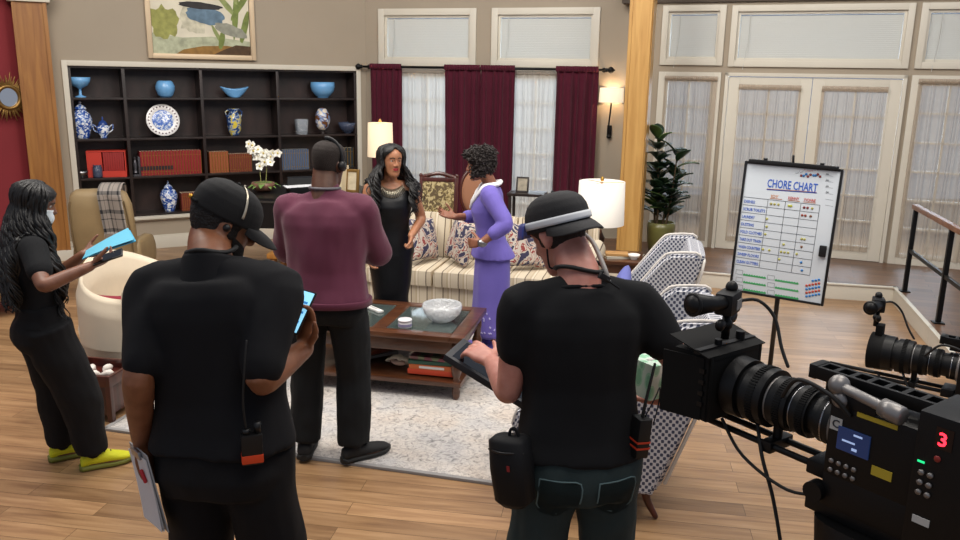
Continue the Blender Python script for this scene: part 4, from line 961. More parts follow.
# ---------------------------------------------------------------- bookcase and what stands in it
BZ = (.42, .905, 1.375, 1.86); BS = (-.84, -.24, .66, 1.63, 2.73)
e = wt('bookcase', 1, 'built-in espresso bookcase of four bays with a cream frame under the painting', 'bookcase')
b = B(); b.box((.945, .325, 1.33), (3.57, .02, 1.82)); b.obj('back_panel', wood('espresso_back', '1d1412', '352522', (3, 3, 1.2), .4), e, 0)
for s in BS:
    b = B(); b.box((min(max(s, BS[0]+.018), BS[-1]-.018), .165, 1.33), (.036, .31, 1.815), None, .002); b.obj('divider', DARKW, e, 40)
for a, c in zip(BS, BS[1:]):
    for z in BZ[1:]: b = B(); b.box(((a+c)/2, .165, z), (c-a-.036, .31, .026), None, .002); b.obj('shelf', DARKW, e, 40)
b = B(); b.box((.945, .165, 2.225), (3.56, .31, .02)); b.obj('top_board', DARKW, e, 0)
b = B(); b.box((.945, .165, .432), (3.56, .31, .025)); b.obj('bottom_board', DARKW, e, 0)
b = B(); frame(b, BS[0]-.055, BS[-1]+.05, .36, 2.30, .06, -.025, .0, .004); b.box((.945, -.03, .40), (3.68, .07, .035), None, .006); b.obj('frame', TRIM, e, 40)
def sh_at(px, k, d=.15, py=None):
    y = (213, 176, 138, 100)[k]; s, _ = WP(1, px, y, -d); return W(1, s, -d, BZ[k]+.0135)
A1 = WA[1][1]
def porcelain(name, c2, c1='e8eaec', sc=26, thr=.5):
    m = bpy.data.materials.new(name); t = NT(m); co = t.obj(); v = t.n('ShaderNodeTexNoise'); v.inputs['Scale'].default_value = sc; v.inputs['Detail'].default_value = 3; v.inputs['Distortion'].default_value = 1.2; t.l(co, v.inputs[0])
    t.l(t.ramp(v.outputs[0], [(thr-.08, srgb(c1)), (thr-.02, srgb('7f9fd0')), (thr+.04, srgb(c2))]), t.b.inputs['Base Color']); t.b.inputs['Roughness'].default_value = .15; return m
BW = porcelain('blue_white_porcelain', '23489c'); BWV = porcelain('blue_yellow_porcelain', '27406f', 'd8c24a', 18)
BGL = M('pale_blue_glass', '6fa9dc', .12, bump=.6, bs=60, spec=.8); CRYS = M('cut_crystal', 'dfe6ee', .05, trans=.75, bump=1., bs=55, ior=1.5); DCRYS = M('smoky_crystal', '55607a', .1, trans=.4, bump=1., bs=50)
GOLD = M('gilt', 'b8924a', .35, 1.)
def vessel(name, label, cat, loc, prof, mat, parts=(), group=None, n=28, hollow=True):
    e = thing(name, label, cat, loc, A1, group); b = B()
    if hollow:
        inn = [(max(r-.006, .002), h) for r, h in prof if h > prof[0][1]+.012][::-1]; b.lathe(prof+inn, (0, 0, 0), n)
    else: b.lathe(prof, (0, 0, 0), n)
    b.obj('body', mat, e, True)
    for nm, fn, m in parts: b = B(); fn(b); b.obj(nm, m, e, True)
    return e
vessel('glass_compote', 'blue glass footed compote on the top left shelf', 'compote', sh_at(81, 3), [(.06, 0), (.055, .012), (.018, .025), (.014, .09), (.03, .11), (.085, .135), (.115, .18), (.125, .235)], BGL, [('foot', lambda b: b.lathe([(.065, 0), (.06, .01), (.03, .018)]), BGL)])
def lid(h, r, k=.02): return lambda b: b.lathe([(r, h), (r*.98, h+.012), (r*.7, h+.04), (r*.2, h+.06), (k*.6, h+.066), (k, h+.08), (k*.6, h+.095), (.002, h+.102)])
vessel('ginger_jar', 'large blue and white lidded ginger jar at the left end of the bookcase', 'jar', sh_at(83, 2), [(.07, 0), (.075, .02), (.09, .07), (.118, .17), (.12, .23), (.10, .29), (.062, .325), (.06, .345)], BW, [('lid', lid(.345, .068), BW)], hollow=False)
vessel('sugar_pot', 'small blue and white lidded pot with two handles beside the ginger jar', 'pot', sh_at(104, 2), [(.035, 0), (.04, .01), (.035, .02), (.065, .06), (.075, .12), (.06, .15), (.052, .155)], BW, [('lid', lid(.155, .055, .012), M('cobalt_glaze', '2c4686', .2)), ('handle', lambda b: b.tube([(.07, 0, .13), (.11, 0, .16), (.105, 0, .10), (.07, 0, .07)], .007, 8, 4), BW), ('handle', lambda b: b.tube([(-.07, 0, .13), (-.11, 0, .16), (-.105, 0, .10), (-.07, 0, .07)], .007, 8, 4), BW)], hollow=False)
vessel('glass_jar', 'dark ribbed glass jar in front of the red boxed books', 'jar', sh_at(98, 1, .07), [(.05, 0), (.055, .02), (.055, .12), (.045, .14), (.05, .155)], DCRYS)
vessel('silver_bowl', 'small silver bowl at the far left end of the third shelf', 'bowl', sh_at(82, 1, .08), [(.03, 0), (.025, .02), (.06, .05), (.075, .085)], METAL)
vessel('glass_vase', 'round blue pressed glass vase above the standing plate', 'vase', sh_at(166, 3), [(.06, 0), (.09, .03), (.115, .10), (.115, .14), (.095, .19), (.075, .205)], BGL)
vessel('ginger_jar', 'slim blue and white lidded jar on the bottom shelf under the red volumes', 'jar', sh_at(170, 0), [(.055, 0), (.06, .02), (.08, .08), (.105, .18), (.105, .23), (.08, .28), (.05, .30)], BW, [('lid', lid(.30, .055, .014), BW)], hollow=False)
def boat(b):
    rings = []
    for k in range(9):
        t = k/8; z = .0+.105*t; w = .06+.125*t**.8; rings.append(((0, 0, z), (w, 0, 0), (0, .05+.03*t, 0)))
    for k in range(8, 1, -1):
        t = k/8; z = .008+.105*t; w = .05+.125*t**.8; rings.append(((0, 0, z), (w, 0, 0), (0, .042+.03*t, 0)))
    b.loft(rings, 28)
    for v in b.bm.verts: v.co.z += .6*abs(v.co.x)**2*1.6
e = thing('boat_bowl', 'blue boat shaped glass bowl above the blue and yellow vase', 'bowl', sh_at(235, 3), A1); b = B(); boat(b); b.obj('body', BGL, e, True)
vessel('porcelain_vase', 'blue and yellow porcelain vase with small handles', 'vase', sh_at(235, 2), [(.055, 0), (.06, .02), (.085, .08), (.095, .2), (.09, .25), (.06, .285), (.06, .32), (.078, .345)], BWV, [('handle', lambda b: b.tube([(.065, 0, .33), (.105, 0, .30), (.09, 0, .24)], .009, 8, 4), BWV), ('handle', lambda b: b.tube([(-.065, 0, .33), (-.105, 0, .30), (-.09, 0, .24)], .009, 8, 4), BWV)])
vessel('glass_bowl', 'deep blue-lit glass bowl on the top right shelf', 'bowl', sh_at(323, 3), [(.075, 0), (.08, .02), (.10, .03), (.15, .09), (.165, .15), (.16, .21)], BGL)
e = thing('crystal_vase', 'square cut crystal vase beside the painted egg', 'vase', sh_at(302, 2), A1); b = B(); b.loft([((0, 0, .0), (.07, 0, 0), (0, .06, 0), 5), ((0, 0, .05), (.075, 0, 0), (0, .065, 0), 5), ((0, 0, .2), (.085, 0, 0), (0, .07, 0), 5), ((0, 0, .2), (.075, 0, 0), (0, .06, 0), 5), ((0, 0, .04), (.065, 0, 0), (0, .055, 0), 5)], 24); b.obj('body', CRYS, e, 40)
e = thing('decorative_egg', 'large painted egg in a brown and cream pattern on a small stand', 'egg', sh_at(323, 2), A1)
b = B(); b.lathe([(.05, 0), (.05, .012), (.025, .02), (.03, .045), (.04, .05)]); b.obj('stand', DARKW, e, True)
b = B(); b.lathe([(.005, .04), (.05, .055), (.085, .10), (.105, .17), (.105, .22), (.09, .28), (.06, .33), (.03, .35), (.003, .358)]); b.obj('egg', porcelain('painted_egg', '6b4526', 'e6d9c6', 9, .5), e, True)
vessel('crystal_bowl', 'smoky cut crystal bowl at the right end of the second shelf', 'bowl', sh_at(348, 2, .13), [(.05, 0), (.05, .012), (.07, .02), (.115, .08), (.14, .15)], DCRYS)
# plate on a stand
e = thing('decorative_plate', 'white and blue plate with a pierced rim standing on the second shelf', 'plate', sh_at(164, 2, .12), A1)
b = B(); Rt = Matrix.Rotation(rad(78), 4, 'X'); b.lathe([(.002, .0), (.11, .0), (.13, .012), (.195, .022), (.2, .026), (.195, .03), (.13, .02), (.11, .008), (.002, .006)], n=40); b.move(Matrix.Translation((0, .0, .205)) @ Rt); b.obj('rim', M('white_porcelain', 'e4e2e0', .2), e, True)
b = B(); b.lathe([(.002, .0), (.125, .0), (.13, .004), (.125, .006), (.002, .0065)], n=36); b.move(Matrix.Translation((0, -.006, .205)) @ Rt @ Matrix.Translation((0, 0, .008))); b.obj('painted_centre', porcelain('plate_pattern', '4a6fc0', 'dfe4ec', 34, .5), e, True)
b = B()
for k in range(26):
    a = 2*PI*k/26; q = Matrix.Translation((0, .0, .205)) @ Rt @ V((math.cos(a)*.168, math.sin(a)*.168, .028)); b.ball(q, (.010, .004, .010), 8, 6)
b.obj('rim_piercing', M('plate_dark', '6d5560', .5), e, True)
b = B()
for sx in (-1, 1): b.tube([(sx*.06, -.045, .0), (sx*.06, .06, .0), (sx*.05, .09, .2)], .005, 8); b.tube([(sx*.06, -.045, .0), (sx*.06, -.05, .03)], .005, 8)
b.obj('easel_stand', IRON, e, True)
# books
def book(name, label, loc, w, h, d, mat, group, rz=A1, bands=2, lab=None, tilt=0.):
    e = thing(name, label, 'book', loc, rz, group); b = B()
    b.box((-w/2+.0015, 0, h/2), (.003, d, h)); b.box((w/2-.0015, 0, h/2), (.003, d, h)); b.loft([((0, -d/2+.002, z), (w/2, 0, 0), (0, .006, 0)) for z in (0, h)], 12); b.obj('cover', mat, e, 40)
    b = B(); b.box((0, .004, h/2), (w-.006, d-.012, h-.008)); b.obj('page_block', M('page_paper', 'cfc3a8', .9), e, 0)
    if bands:
        b = B()
        for z in (.14, .82): b.box((0, -d/2-.0035, h*z), (w*.86, .003, h*.014))
        b.box((w*.40, -d/2-.0015, h*.5), (w*.17, .006, h*.97))
        b.obj('gilt_band', GOLD, e, 0)
    if lab: b = B(); b.box((0, -d/2-.0032, h*.3), (w*.8, .0035, h*.17)); b.obj('spine_label', lab, e, 0)
    return e
def row(name, label, group, px0, px1, k, n, h, mat, d=.17, bands=2, lab=None, hv=.0, mats=None, labn=99, label2=None):
    s0 = WP(1, px0, (213, 176, 138, 100)[k], -.10)[0]; s1 = WP(1, px1, (213, 176, 138, 100)[k], -.10)[0]; w = (s1-s0)/n; rnd = random.Random(int(px0)); z = BZ[k]+.0135
    src = book(name, label, W(1, s0+w/2, -.10-d/2+.03, z), w*.96, h, d, mat, group, bands=bands, lab=lab)
    src2 = None
    for i in range(1, n):
        loc = W(1, s0+w*(i+.5), -.10-d/2+.03, z)
        if i >= labn:
            if src2 is None: src2 = book(name, label2, loc, w*.96, h, d, mat, group, bands=bands)
            else: dup(src2, loc)
        else:
            o = dup(src, loc)
            if hv: o.scale = (1, 1, 1-hv*rnd.random())
RED = M('red_leather', '8a1c22', .45, bump=.2, bs=120); BLK = M('black_leather_label', '17141a', .5); BRN = M('russet_leather', '96502c', .5, bump=.2, bs=120); BRN2 = M('brown_red_leather', '75301f', .5, bump=.2, bs=120); BLU = M('slate_blue_cloth', '4a5d78', .7); DKB = M('dark_green_black_cloth', '232a2c', .6)
row('book', 'red gilt volume with a black spine label in the long row left of centre', 'red gilt volumes on the third shelf', 141, 202, 1, 21, .30, RED, lab=BLK, labn=11, label2='red gilt volume without a black label in the right half of the long row')
row('book', 'taller russet volume in the row beside the red volumes', 'russet volumes on the third shelf', 210, 229, 1, 7, .27, BRN)
row('book', 'shorter brown-red volume in the row right of the russet volumes', 'brown-red volumes on the third shelf', 229.5, 252, 1, 10, .235, BRN2)
row('book', 'slate blue volume in the block behind the orchid, right bay', 'slate blue volumes on the third shelf', 281, 309, 1, 12, .27, BLU)
row('book', 'dark green-black volume at the right end of the third shelf', 'dark volumes on the third shelf', 333, 359, 1, 9, .27, DKB)
row('book', 'small slate blue book on the bottom shelf behind the piano', 'small slate blue books on the bottom shelf', 283, 300, 0, 7, .2, BLU, bands=0)
row('book', 'small red-brown book on the bottom shelf above the black cap', 'small red-brown books on the bottom shelf', 182, 206, 0, 12, .24, BRN2)
e = thing('bookend', 'dark grey scrolled bookend at the left end of the red volumes', 'bookend', sh_at(137, 1, .10), A1); b = B(); b.box((0, 0, .01), (.09, .13, .02), None, .004); b.box((.03, 0, .12), (.025, .13, .24), None, .008); b.lathe([(.02, 0), (.035, .02), (.02, .06), (.035, .12), (.012, .18), (.02, .2), (.004, .215)], (-.01, 0, .02), 14); b.obj('figure', M('pewter', '57555a', .4, .7), e, 40)
e = thing('book_box', 'bright red slipcase with a set of red books in it', 'book box', sh_at(109, 1, .16), A1+rad(-14)); REDC = M('bright_red_card', 'c23a2c', .45)
b = B(); b.box((0, .0, .006), (.44, .2, .012)); b.box((0, 0, .315), (.44, .2, .012)); b.box((-.214, 0, .16), (.012, .2, .31)); b.box((.214, 0, .16), (.012, .2, .31)); b.box((0, .095, .16), (.43, .012, .31)); b.box((0, -.097, .04), (.43, .01, .07)); b.box((-.13, -.02, .16), (.16, .16, .29)); b.obj('slipcase', REDC, e, 0)
for i in range(9): b = B(); b.box((-.025+.0262*i, -.01, .165), (.0245, .16, .285), None, .002); b.obj('book_spine', M('red_book_cloth', '94211d', .6), e, 40)
# painting: generic marsh scene in a pale gilt frame
PS0, PS1, PZ0 = WP(1, 150, 61)[0], WP(1, 254, 61)[0], 2.345
e = wt('framed_painting', 1, 'large marsh painting in a pale gilt frame above the bookcase', 'painting'); FR = M('pale_gilt_frame', 'c7b193', .4, .3)
b = B(); frame(b, PS0-.02, PS1+.02, PZ0, PZ0+1.5, .05, -.05, -.004, .008); frame(b, PS0+.02, PS1-.02, PZ0+.04, PZ0+1.46, .02, -.04, -.004, .004); b.obj('frame', FR, e, 40)
x0, x1 = PS0+.045, PS1-.045; pw = x1-x0; pz = PZ0+.055
b = B(); b.box(((x0+x1)/2, -.010, pz+.7), (pw, .008, 1.4)); b.obj('canvas', M('canvas_cream', 'cfc8b4', .8, var=.10, vs=4), e, 0)
def blot(name, col, pts, d, lab=None, var=.25, vs=14):
    b = B(); Mx = Matrix(((1, 0, 0, x0), (0, 0, 1, -d-.0150), (0, 1, 0, pz), (0, 0, 0, 1))); b.prism([(x*pw, y*pw) for x, y in pts], 0, .001, Mx); b.obj(name, M(name+'_'+col, col, .8, var=var, vs=vs), e, 0)
def blob(cx, cy, rx, ry, n=20, seed=0, rough=.15, rot=0.):
    rnd = random.Random(seed); o = []
    for k in range(n):
        a = 2*PI*k/n; r = 1+rough*(rnd.random()-.5)*2; x, y = rx*r*math.cos(a), ry*r*math.sin(a); o.append((cx+x*math.cos(rot)-y*math.sin(rot), cy+x*math.sin(rot)+y*math.cos(rot)))
    return o
def clampy(ps): return [(min(1, max(0, x)), max(0, y)) for x, y in ps]
blot('painted_water', 'a3a68c', [(0, 0), (1, 0), (1, .15), (.6, .19), (.3, .17), (0, .21)], .0002)
blot('painted_reeds', '8f8f4f', clampy(blob(.13, .32, .15, .16, 26, 3, .2)), .0004)
blot('painted_mist', 'bdb8a2', clampy(blob(.42, .36, .14, .16, 22, 8, .2)), .0005)
blot('painted_bank', '84622f', clampy([(.22, 0), (.3, .05), (.5, .09), (.75, .10), (1, .07), (1, 0)]), .0008)
blot('painted_shade', '4a3520', clampy([(.6, .0), (.7, .05), (.85, .11), (1, .10), (1, 0)]), .0010)
for k, (cx, cy, rx, ry, r) in enumerate(((.86, .45, .03, .28, -.1), (.74, .55, .03, .2, .7), (.93, .55, .03, .22, -.6), (.82, .72, .03, .2, .3), (.95, .3, .035, .18, -.3), (.66, .2, .02, .12, .5), (.7, .16, .03, .10, -.2))): blot('painted_leaf', ('6d7a3f', '86905a')[k % 2], clampy(blob(cx, cy, rx, ry, 18, k, .1, r)), .0012+.0002*k)
blot('painted_rock', '5d7486', blob(.54, .40, .20, .085, 24, 5, .10, -.12), .0030)
blot('painted_rock_shade', '2d2c2c', blob(.50, .50, .22, .035, 20, 6, .1, -.05), .0033)
blot('painted_grass', '8a8a7c', blob(.80, .26, .18, .06, 20, 9, .1, -.3), .0036)
# sunburst mirror and console things by the red wall
e = thing('sunburst_mirror', 'gold sunburst mirror on the dark red wall', 'mirror', atp(4, 97, W(1, -1.22, .05), V((-math.sin(rad(52)), math.cos(rad(52)), 0)))+V((.06, -.05, 0)), rad(52))
b = B()
for k in range(90):
    a = 2*PI*k/90; r1 = .17+.08*(k % 3)/2+.02*math.sin(k*7); b.tube([(math.cos(a)*.11, -.03, math.sin(a)*.11), (math.cos(a)*r1, -.03-.01*(k % 2), math.sin(a)*r1)], [.009, .004], 6)
b.obj('rays', M('antique_gold', '8a6a3a', .4, .8), e, True)
b = B(); b.lathe([(.10, 0.03), (.10, 0), (.13, -.005), (.14, .01), (.14, .03), (.10, .03)], (0, -.06, 0), 32, (0, 1, 0), False); b.obj('frame', M('antique_gold', '8a6a3a', .4, .8), e, True)
b = B(); b.lathe([(.105, 0), (.105, .006)], (0, -.045, 0), 32, (0, 1, 0)); b.obj('mirror_glass', M('mirror', 'e8e8e8', .03, 1.), e, 40)
# ---------------------------------------------------------------- furniture of the set
RZ = rad(-13)
def pillow(b, c, w, h, t, n=22, puff=.75, Mx=None):
    """soft square cushion in the x-z plane"""
    for sg in (-1, 1):
        vs = {}
        def fn(u, v):
            x, z = (u-.5)*2, (v-.5)*2; e = max(0, (1-abs(x)**2.6))*max(0, (1-abs(z)**2.6)); pinch = 1-.07*(1-abs(z)**2)*abs(x)**3 if abs(x) > abs(z) else 1-.07*(1-abs(x)**2)*abs(z)**3
            p = V((x*w/2*pinch, sg*t/2*e**(.5*puff), z*h/2*pinch)); return (Mx @ p if Mx else p)+V(c)
        b.sheet(fn, n, n)
    bmesh.ops.remove_doubles(b.bm, verts=b.bm.verts, dist=.0008)
def stripes(name, base, pat, axis=0, period=.11):
    m = bpy.data.materials.new(name); t = NT(m); co = t.n('ShaderNodeTexCoord'); sp = t.n('ShaderNodeSeparateXYZ'); t.l(co.outputs['Object'], sp.inputs[0])
    f = t.math('FRACT', t.math('DIVIDE', t.math('ADD', sp.outputs[axis], 10.), period))
    c = t.ramp(f, [(p, q) for p, q in pat], 'CONSTANT'); ns = t.n('ShaderNodeTexNoise'); ns.inputs['Scale'].default_value = 350; t.l(co.outputs['Object'], ns.inputs[0])
    t.l(t.mix(.25, c, t.ramp(ns.outputs[0], [(.3, (.6, .6, .6, 1)), (.7, (1, 1, 1, 1))]), 'MULTIPLY'), t.b.inputs['Base Color']); t.b.inputs['Roughness'].default_value = .85; t.bump(ns.outputs[0], .2, .004); return m
STR = stripes('cream_stripe', None, [(0, 'cdc0a9'), (.10, '5a4a3e'), (.16, 'c4b69e'), (.40, 'b9a78c'), (.5, 'd6cab5'), (.62, 'a8957b'), (.66, 'cdc0a9')], 0, .15)
# rug
a = V((-2.34, 4.73, 0)); rr_ = math.atan2(-.255, 1)
m = bpy.data.materials.new('mottled_rug'); t = NT(m); co = t.obj(); n1 = t.n('ShaderNodeTexNoise'); n1.inputs['Scale'].default_value = 24; n1.inputs['Detail'].default_value = 6; n1.inputs['Distortion'].default_value = 1.5; t.l(co, n1.inputs[0])
n2 = t.n('ShaderNodeTexNoise'); n2.inputs['Scale'].default_value = 3.5; n2.inputs['Detail'].default_value = 3; t.l(co, n2.inputs[0])
c1 = t.ramp(n1.outputs[0], [(.3, '8a8784'), (.44, 'bab5b1'), (.6, 'd2cdc7'), (.75, 'a59f9c')]); c2 = t.ramp(n2.outputs[0], [(.35, (.86, .87, .9, 1)), (.5, (1, .98, .96, 1)), (.68, (.95, .88, .82, 1))]); t.l(t.mix(1., c1, c2, 'MULTIPLY'), t.b.inputs['Base Color']); t.b.inputs['Roughness'].default_value = .95
n3 = t.n('ShaderNodeTexNoise'); n3.inputs['Scale'].default_value = 160; t.l(co, n3.inputs[0]); t.bump(n3.outputs[0], .7, .01)
e = thing('area_rug', 'pale grey mottled area rug under the coffee table', 'rug', a, rr_); b = B(); b.box((1.5, 1.35, .007), (3.0, 2.7, .014), None, .004); b.obj('pile', m, e, 40)
b = B(); b.box((1.5, .008, .009), (3.0, .03, .018), None, .004); b.box((.008, 1.35, .009), (.03, 2.7, .018), None, .004); b.box((2.992, 1.35, .009), (.03, 2.7, .018), None, .004); b.obj('binding', M('grey_binding', '8d8a88', .9), e, 40)
# sofa
e = thing('sofa', 'cream and brown striped sofa facing the camera', 'sofa', (-.02, 7.42, 0), RZ); SW = 2.25
b = B(); b.box((0, .02, .24), (SW-.1, .80, .26), None, .02); b.obj('base', STR, e, 40)
for sx in (-1, 0, 1): b = B(); b.box((sx*.645, -.06, .42), (.64, .72, .15), None, .045); b.obj('seat_cushion', STR, e, 40)
for sx in (-1, 0, 1):
    b = B(); b.box((sx*.645, .29, .69), (.65, .2, .44), (rad(-12), 0, 0), .07); b.wrinkle(.006, 6, sx); b.obj('back_cushion', STR, e, 40)
b = B(); b.box((0, .40, .55), (SW-.1, .12, .62), (rad(-8), 0, 0), .04); b.obj('backrest', STR, e, 40)
for sx in (-1, 1):
    b = B(); b.box((sx*(SW/2-.09), 0, .36), (.16, .84, .5), None, .03); b.cyl((sx*(SW/2-.08), -.43, .62), (sx*(SW/2-.08), .40, .62), .10, n=24); b.obj('arm', STR, e, 40)
for sx in (-1, 1):
    for sy in (-.34, .36): b = B(); b.lathe([(.02, 0), (.03, .03), (.024, .06), (.036, .11)], (sx*1.02, sy, 0), 14); b.obj('leg', WALNUT, e, True)
b = B(); b.box((0, -.385, .135), (SW-.12, .008, .03)); b.obj('welt', M('brown_welt', '6c5a48', .8), e, 40)
# patterned cushions
m = bpy.data.materials.new('floral_print'); t = NT(m); co = t.obj(); v = t.n('ShaderNodeTexNoise'); v.inputs['Scale'].default_value = 6; v.inputs['Detail'].default_value = 2; v.inputs['Distortion'].default_value = 2.2; t.l(co, v.inputs[0])
t.l(t.ramp(v.outputs[0], [(.0, '34324c'), (.42, 'b9afa3'), (.50, '8a3c3a'), (.54, 'c2b8ab'), (.60, '3c3a55'), (.68, 'a69a8e')], 'CONSTANT'), t.b.inputs['Base Color']); t.b.inputs['Roughness'].default_value = .85; FLOR = m
for (px_, py_, yaw, l) in ((421, 250, 68, 'floral print cushion on the sofa right beside the woman in black leather'), (461, 252, -48, 'red and navy floral cushion on the sofa left of the woman in lavender'), (526, 250, 30, 'floral print cushion on the sofa half hidden behind the woman in lavender')):
    q = aty(px_, py_, 7.33-.0*px_); b = B(); pillow(b, (0, 0, 0), .40, .40, .14); o = tag(b.obj('cushion', FLOR, None, True), l, 'cushion', 'floral cushions on the striped sofa'); o.location = (q.x, 7.33-.23*q.x, .715); o.rotation_euler = (rad(-16), rad(6), RZ+rad(yaw))
# coffee table
CT = V((-.64, 5.74, .0145)); CZ = rad(-12)
def ct(x, y, z=0): return CT+Matrix.Rotation(CZ, 3, 'Z') @ V((x, y, z))
e = thing('coffee_table', 'dark walnut coffee table with glass panels in the top and a lower shelf', 'table', CT, CZ); CW, CD = 1.26, .78
b = B(); frame(b, -CW/2, CW/2, -CD/2, CD/2, .10, -.02, .02, .008); b.box((0, 0, 0), (.10, .04, CD-.2), None, .004); b.move(Matrix.Translation((0, 0, .445)) @ Matrix.Rotation(rad(-90), 4, 'X')); b.obj('tabletop', WALNUT, e, 40)
for sx in (-1, 1): b = B(); b.box((sx*.285, 0, .455), (.47, CD-.21, .008)); b.obj('glass_panel', M('smoked_glass', '8fa09c', .04, trans=.85, ior=1.45), e, 0)
b = B(); frame(b, -CW/2+.05, CW/2-.05, -CD/2+.05, CD/2-.05, .02, -.05, .05, .003); b.move(Matrix.Translation((0, 0, .375)) @ Matrix.Rotation(rad(-90), 4, 'X')); b.obj('apron', WALNUT, e, 40)
b = B(); b.box((0, 0, .335), (CW-.14, CD-.14, .012)); b.obj('display_tray', M('tray_felt', '3a352e', .9), e, 0)
b = B(); b.box((0, 0, .115), (CW-.04, CD-.04, .035), None, .008); b.obj('lower_shelf', WALNUT, e, 40)
for sx in (-1, 1):
    for sy in (-1, 1): b = B(); b.lathe([(.016, 0), (.026, .02), (.03, .06), (.022, .09), (.03, .10), (.03, .135), (.02, .15), (.034, .19), (.038, .23), (.024, .27), (.03, .29), (.03, .32), (.034, .33), (.034, .42)], (sx*(CW/2-.06), sy*(CD/2-.06), 0), 18); b.obj('leg', WALNUT, e, True)
def vs2(name, label, cat, loc, prof, mat, n=28): return vessel(name, label, cat, loc, prof, mat, n=n)
def tpx(x, y, z=.475): return atz(x, y, z)
vs2('crystal_bowl', 'large cut crystal bowl on the glass of the coffee table', 'bowl', tpx(442, 321)+V((0, 0, .0)), [(.06, 0), (.075, .008), (.09, .02), (.13, .06), (.145, .10), (.14, .13)], M('bright_crystal', 'f6f8fa', .08, trans=.5, bump=1.6, bs=34, ior=1.5))
q = tpx(405, 327); e = thing('candle_tin', 'small white and purple tin on the coffee table', 'tin', q, CZ); b = B(); b.lathe([(.045, 0), (.048, .003), (.048, .045), (.045, .048)], n=28); b.obj('body', M('white_tin', 'd9d6da', .35), e, True); b = B(); b.lathe([(.049, .012), (.049, .03)], n=28, cap=False); b.obj('printed_band', M('purple_print', '8d86a8', .5), e, True); b = B(); b.lathe([(.05, .045), (.05, .056), (.046, .06)], n=28); b.obj('lid', M('white_tin', 'd9d6da', .35), e, True)
q = tpx(374, 310); e = thing('remote_control', 'slim white remote control on the coffee table', 'remote', q, rad(-50)); b = B(); b.box((0, 0, .009), (.2, .045, .016), None, .005); b.obj('body', WHITEP, e, 40)
b = B()
for i in range(4): b.box((-.06+.03*i, 0, .0175), (.014, .02, .003))
b.obj('button_pad', M('grey_buttons', '8f8f92', .6), e, 0)
def flatbook(name, label, loc, rz, w, d, h, mat, group=None, title=None):
    e = thing(name, label, 'book', loc, rz, group); b = B(); b.box((0, 0, .002), (w, d, .004), None, .001); b.box((0, 0, h-.002), (w, d, .004), None, .001); b.box((0, -d/2+.002, h/2), (w, .005, h), None, .001); b.obj('cover', mat, e, 40)
    b = B(); b.box((0, .004, h/2), (w-.012, d-.012, h-.008)); b.obj('page_block', M('page_paper', 'cfc3a8', .9), e, 0)
    if title: b = B(); b.box((0, -d/2-.001, h/2), (w*.55, .002, h*.5)); b.obj('spine_label', title, e, 0)
    return e
LZ = .1465
bx, by = .38, -.17
flatbook('book', 'orange-red book at the bottom of the pile under the coffee table', ct(bx, by, LZ), CZ, .34, .26, .036, M('orange_red_cover', 'd34a2b', .5))
flatbook('book', 'white and orange book in the middle of the pile under the coffee table', ct(bx+.005, by-.005, LZ+.037), CZ, .33, .25, .034, M('orange_cover', 'c8642f', .5), title=WHITEP)
flatbook('book', 'dark green book near the top of the pile under the coffee table', ct(bx-.005, by, LZ+.072), CZ+rad(2), .33, .25, .026, M('green_cover', '27503f', .5))
m = bpy.data.materials.new('photo_cover'); t = NT(m); v = t.n('ShaderNodeTexVoronoi'); v.inputs['Scale'].default_value = 16; t.l(t.obj(), v.inputs[0]); t.l(t.ramp(v.outputs['Color'], [(.2, '3e4a38'), (.5, '7a7f5c'), (.75, '7d3a48')]), t.b.inputs['Base Color']); t.b.inputs['Roughness'].default_value = .3
flatbook('book', 'picture covered book on top of the pile under the coffee table', ct(bx+.005, by+.004, LZ+.099), CZ-rad(2), .32, .24, .024, m)
flatbook('book', 'brown leather book lying at an angle on the table shelf behind the man in maroon', ct(-.16, .05, LZ+.024), CZ+rad(52), .26, .19, .032, M('tan_leather_cover', '74361f', .45))
flatbook('book', 'grey book under the brown leather book on the table shelf', ct(-.15, .045, LZ), CZ+rad(48), .28, .2, .022, M('grey_cover', '77736e', .6))
e = thing('seashell', 'cream conch shell beside the pile of books under the coffee table', 'shell', ct(.10, -.16, LZ+.04), CZ); b = B(); b.tube([(-.10, 0, -.015), (-.05, 0, .0), (0, .01, .005), (.05, .0, .0), (.09, 0, -.01), (.11, 0, -.012)], [.004, .022, .036, .03, .016, .006], 20, 4)
b.wrinkle(.009, 40, 0, (1, .3, .3)); b.obj('whorl', M('shell_cream', 'dccdb4', .4, var=.12, vs=20), e, True); b = B(); b.loft([((.0, -.03, .0), (.06, 0, 0), (0, .012, .012)), ((.02, -.045, -.015), (.04, 0, 0), (0, .006, .01))], 16); b.obj('lip', M('shell_pink', 'd8b29a', .3), e, True)
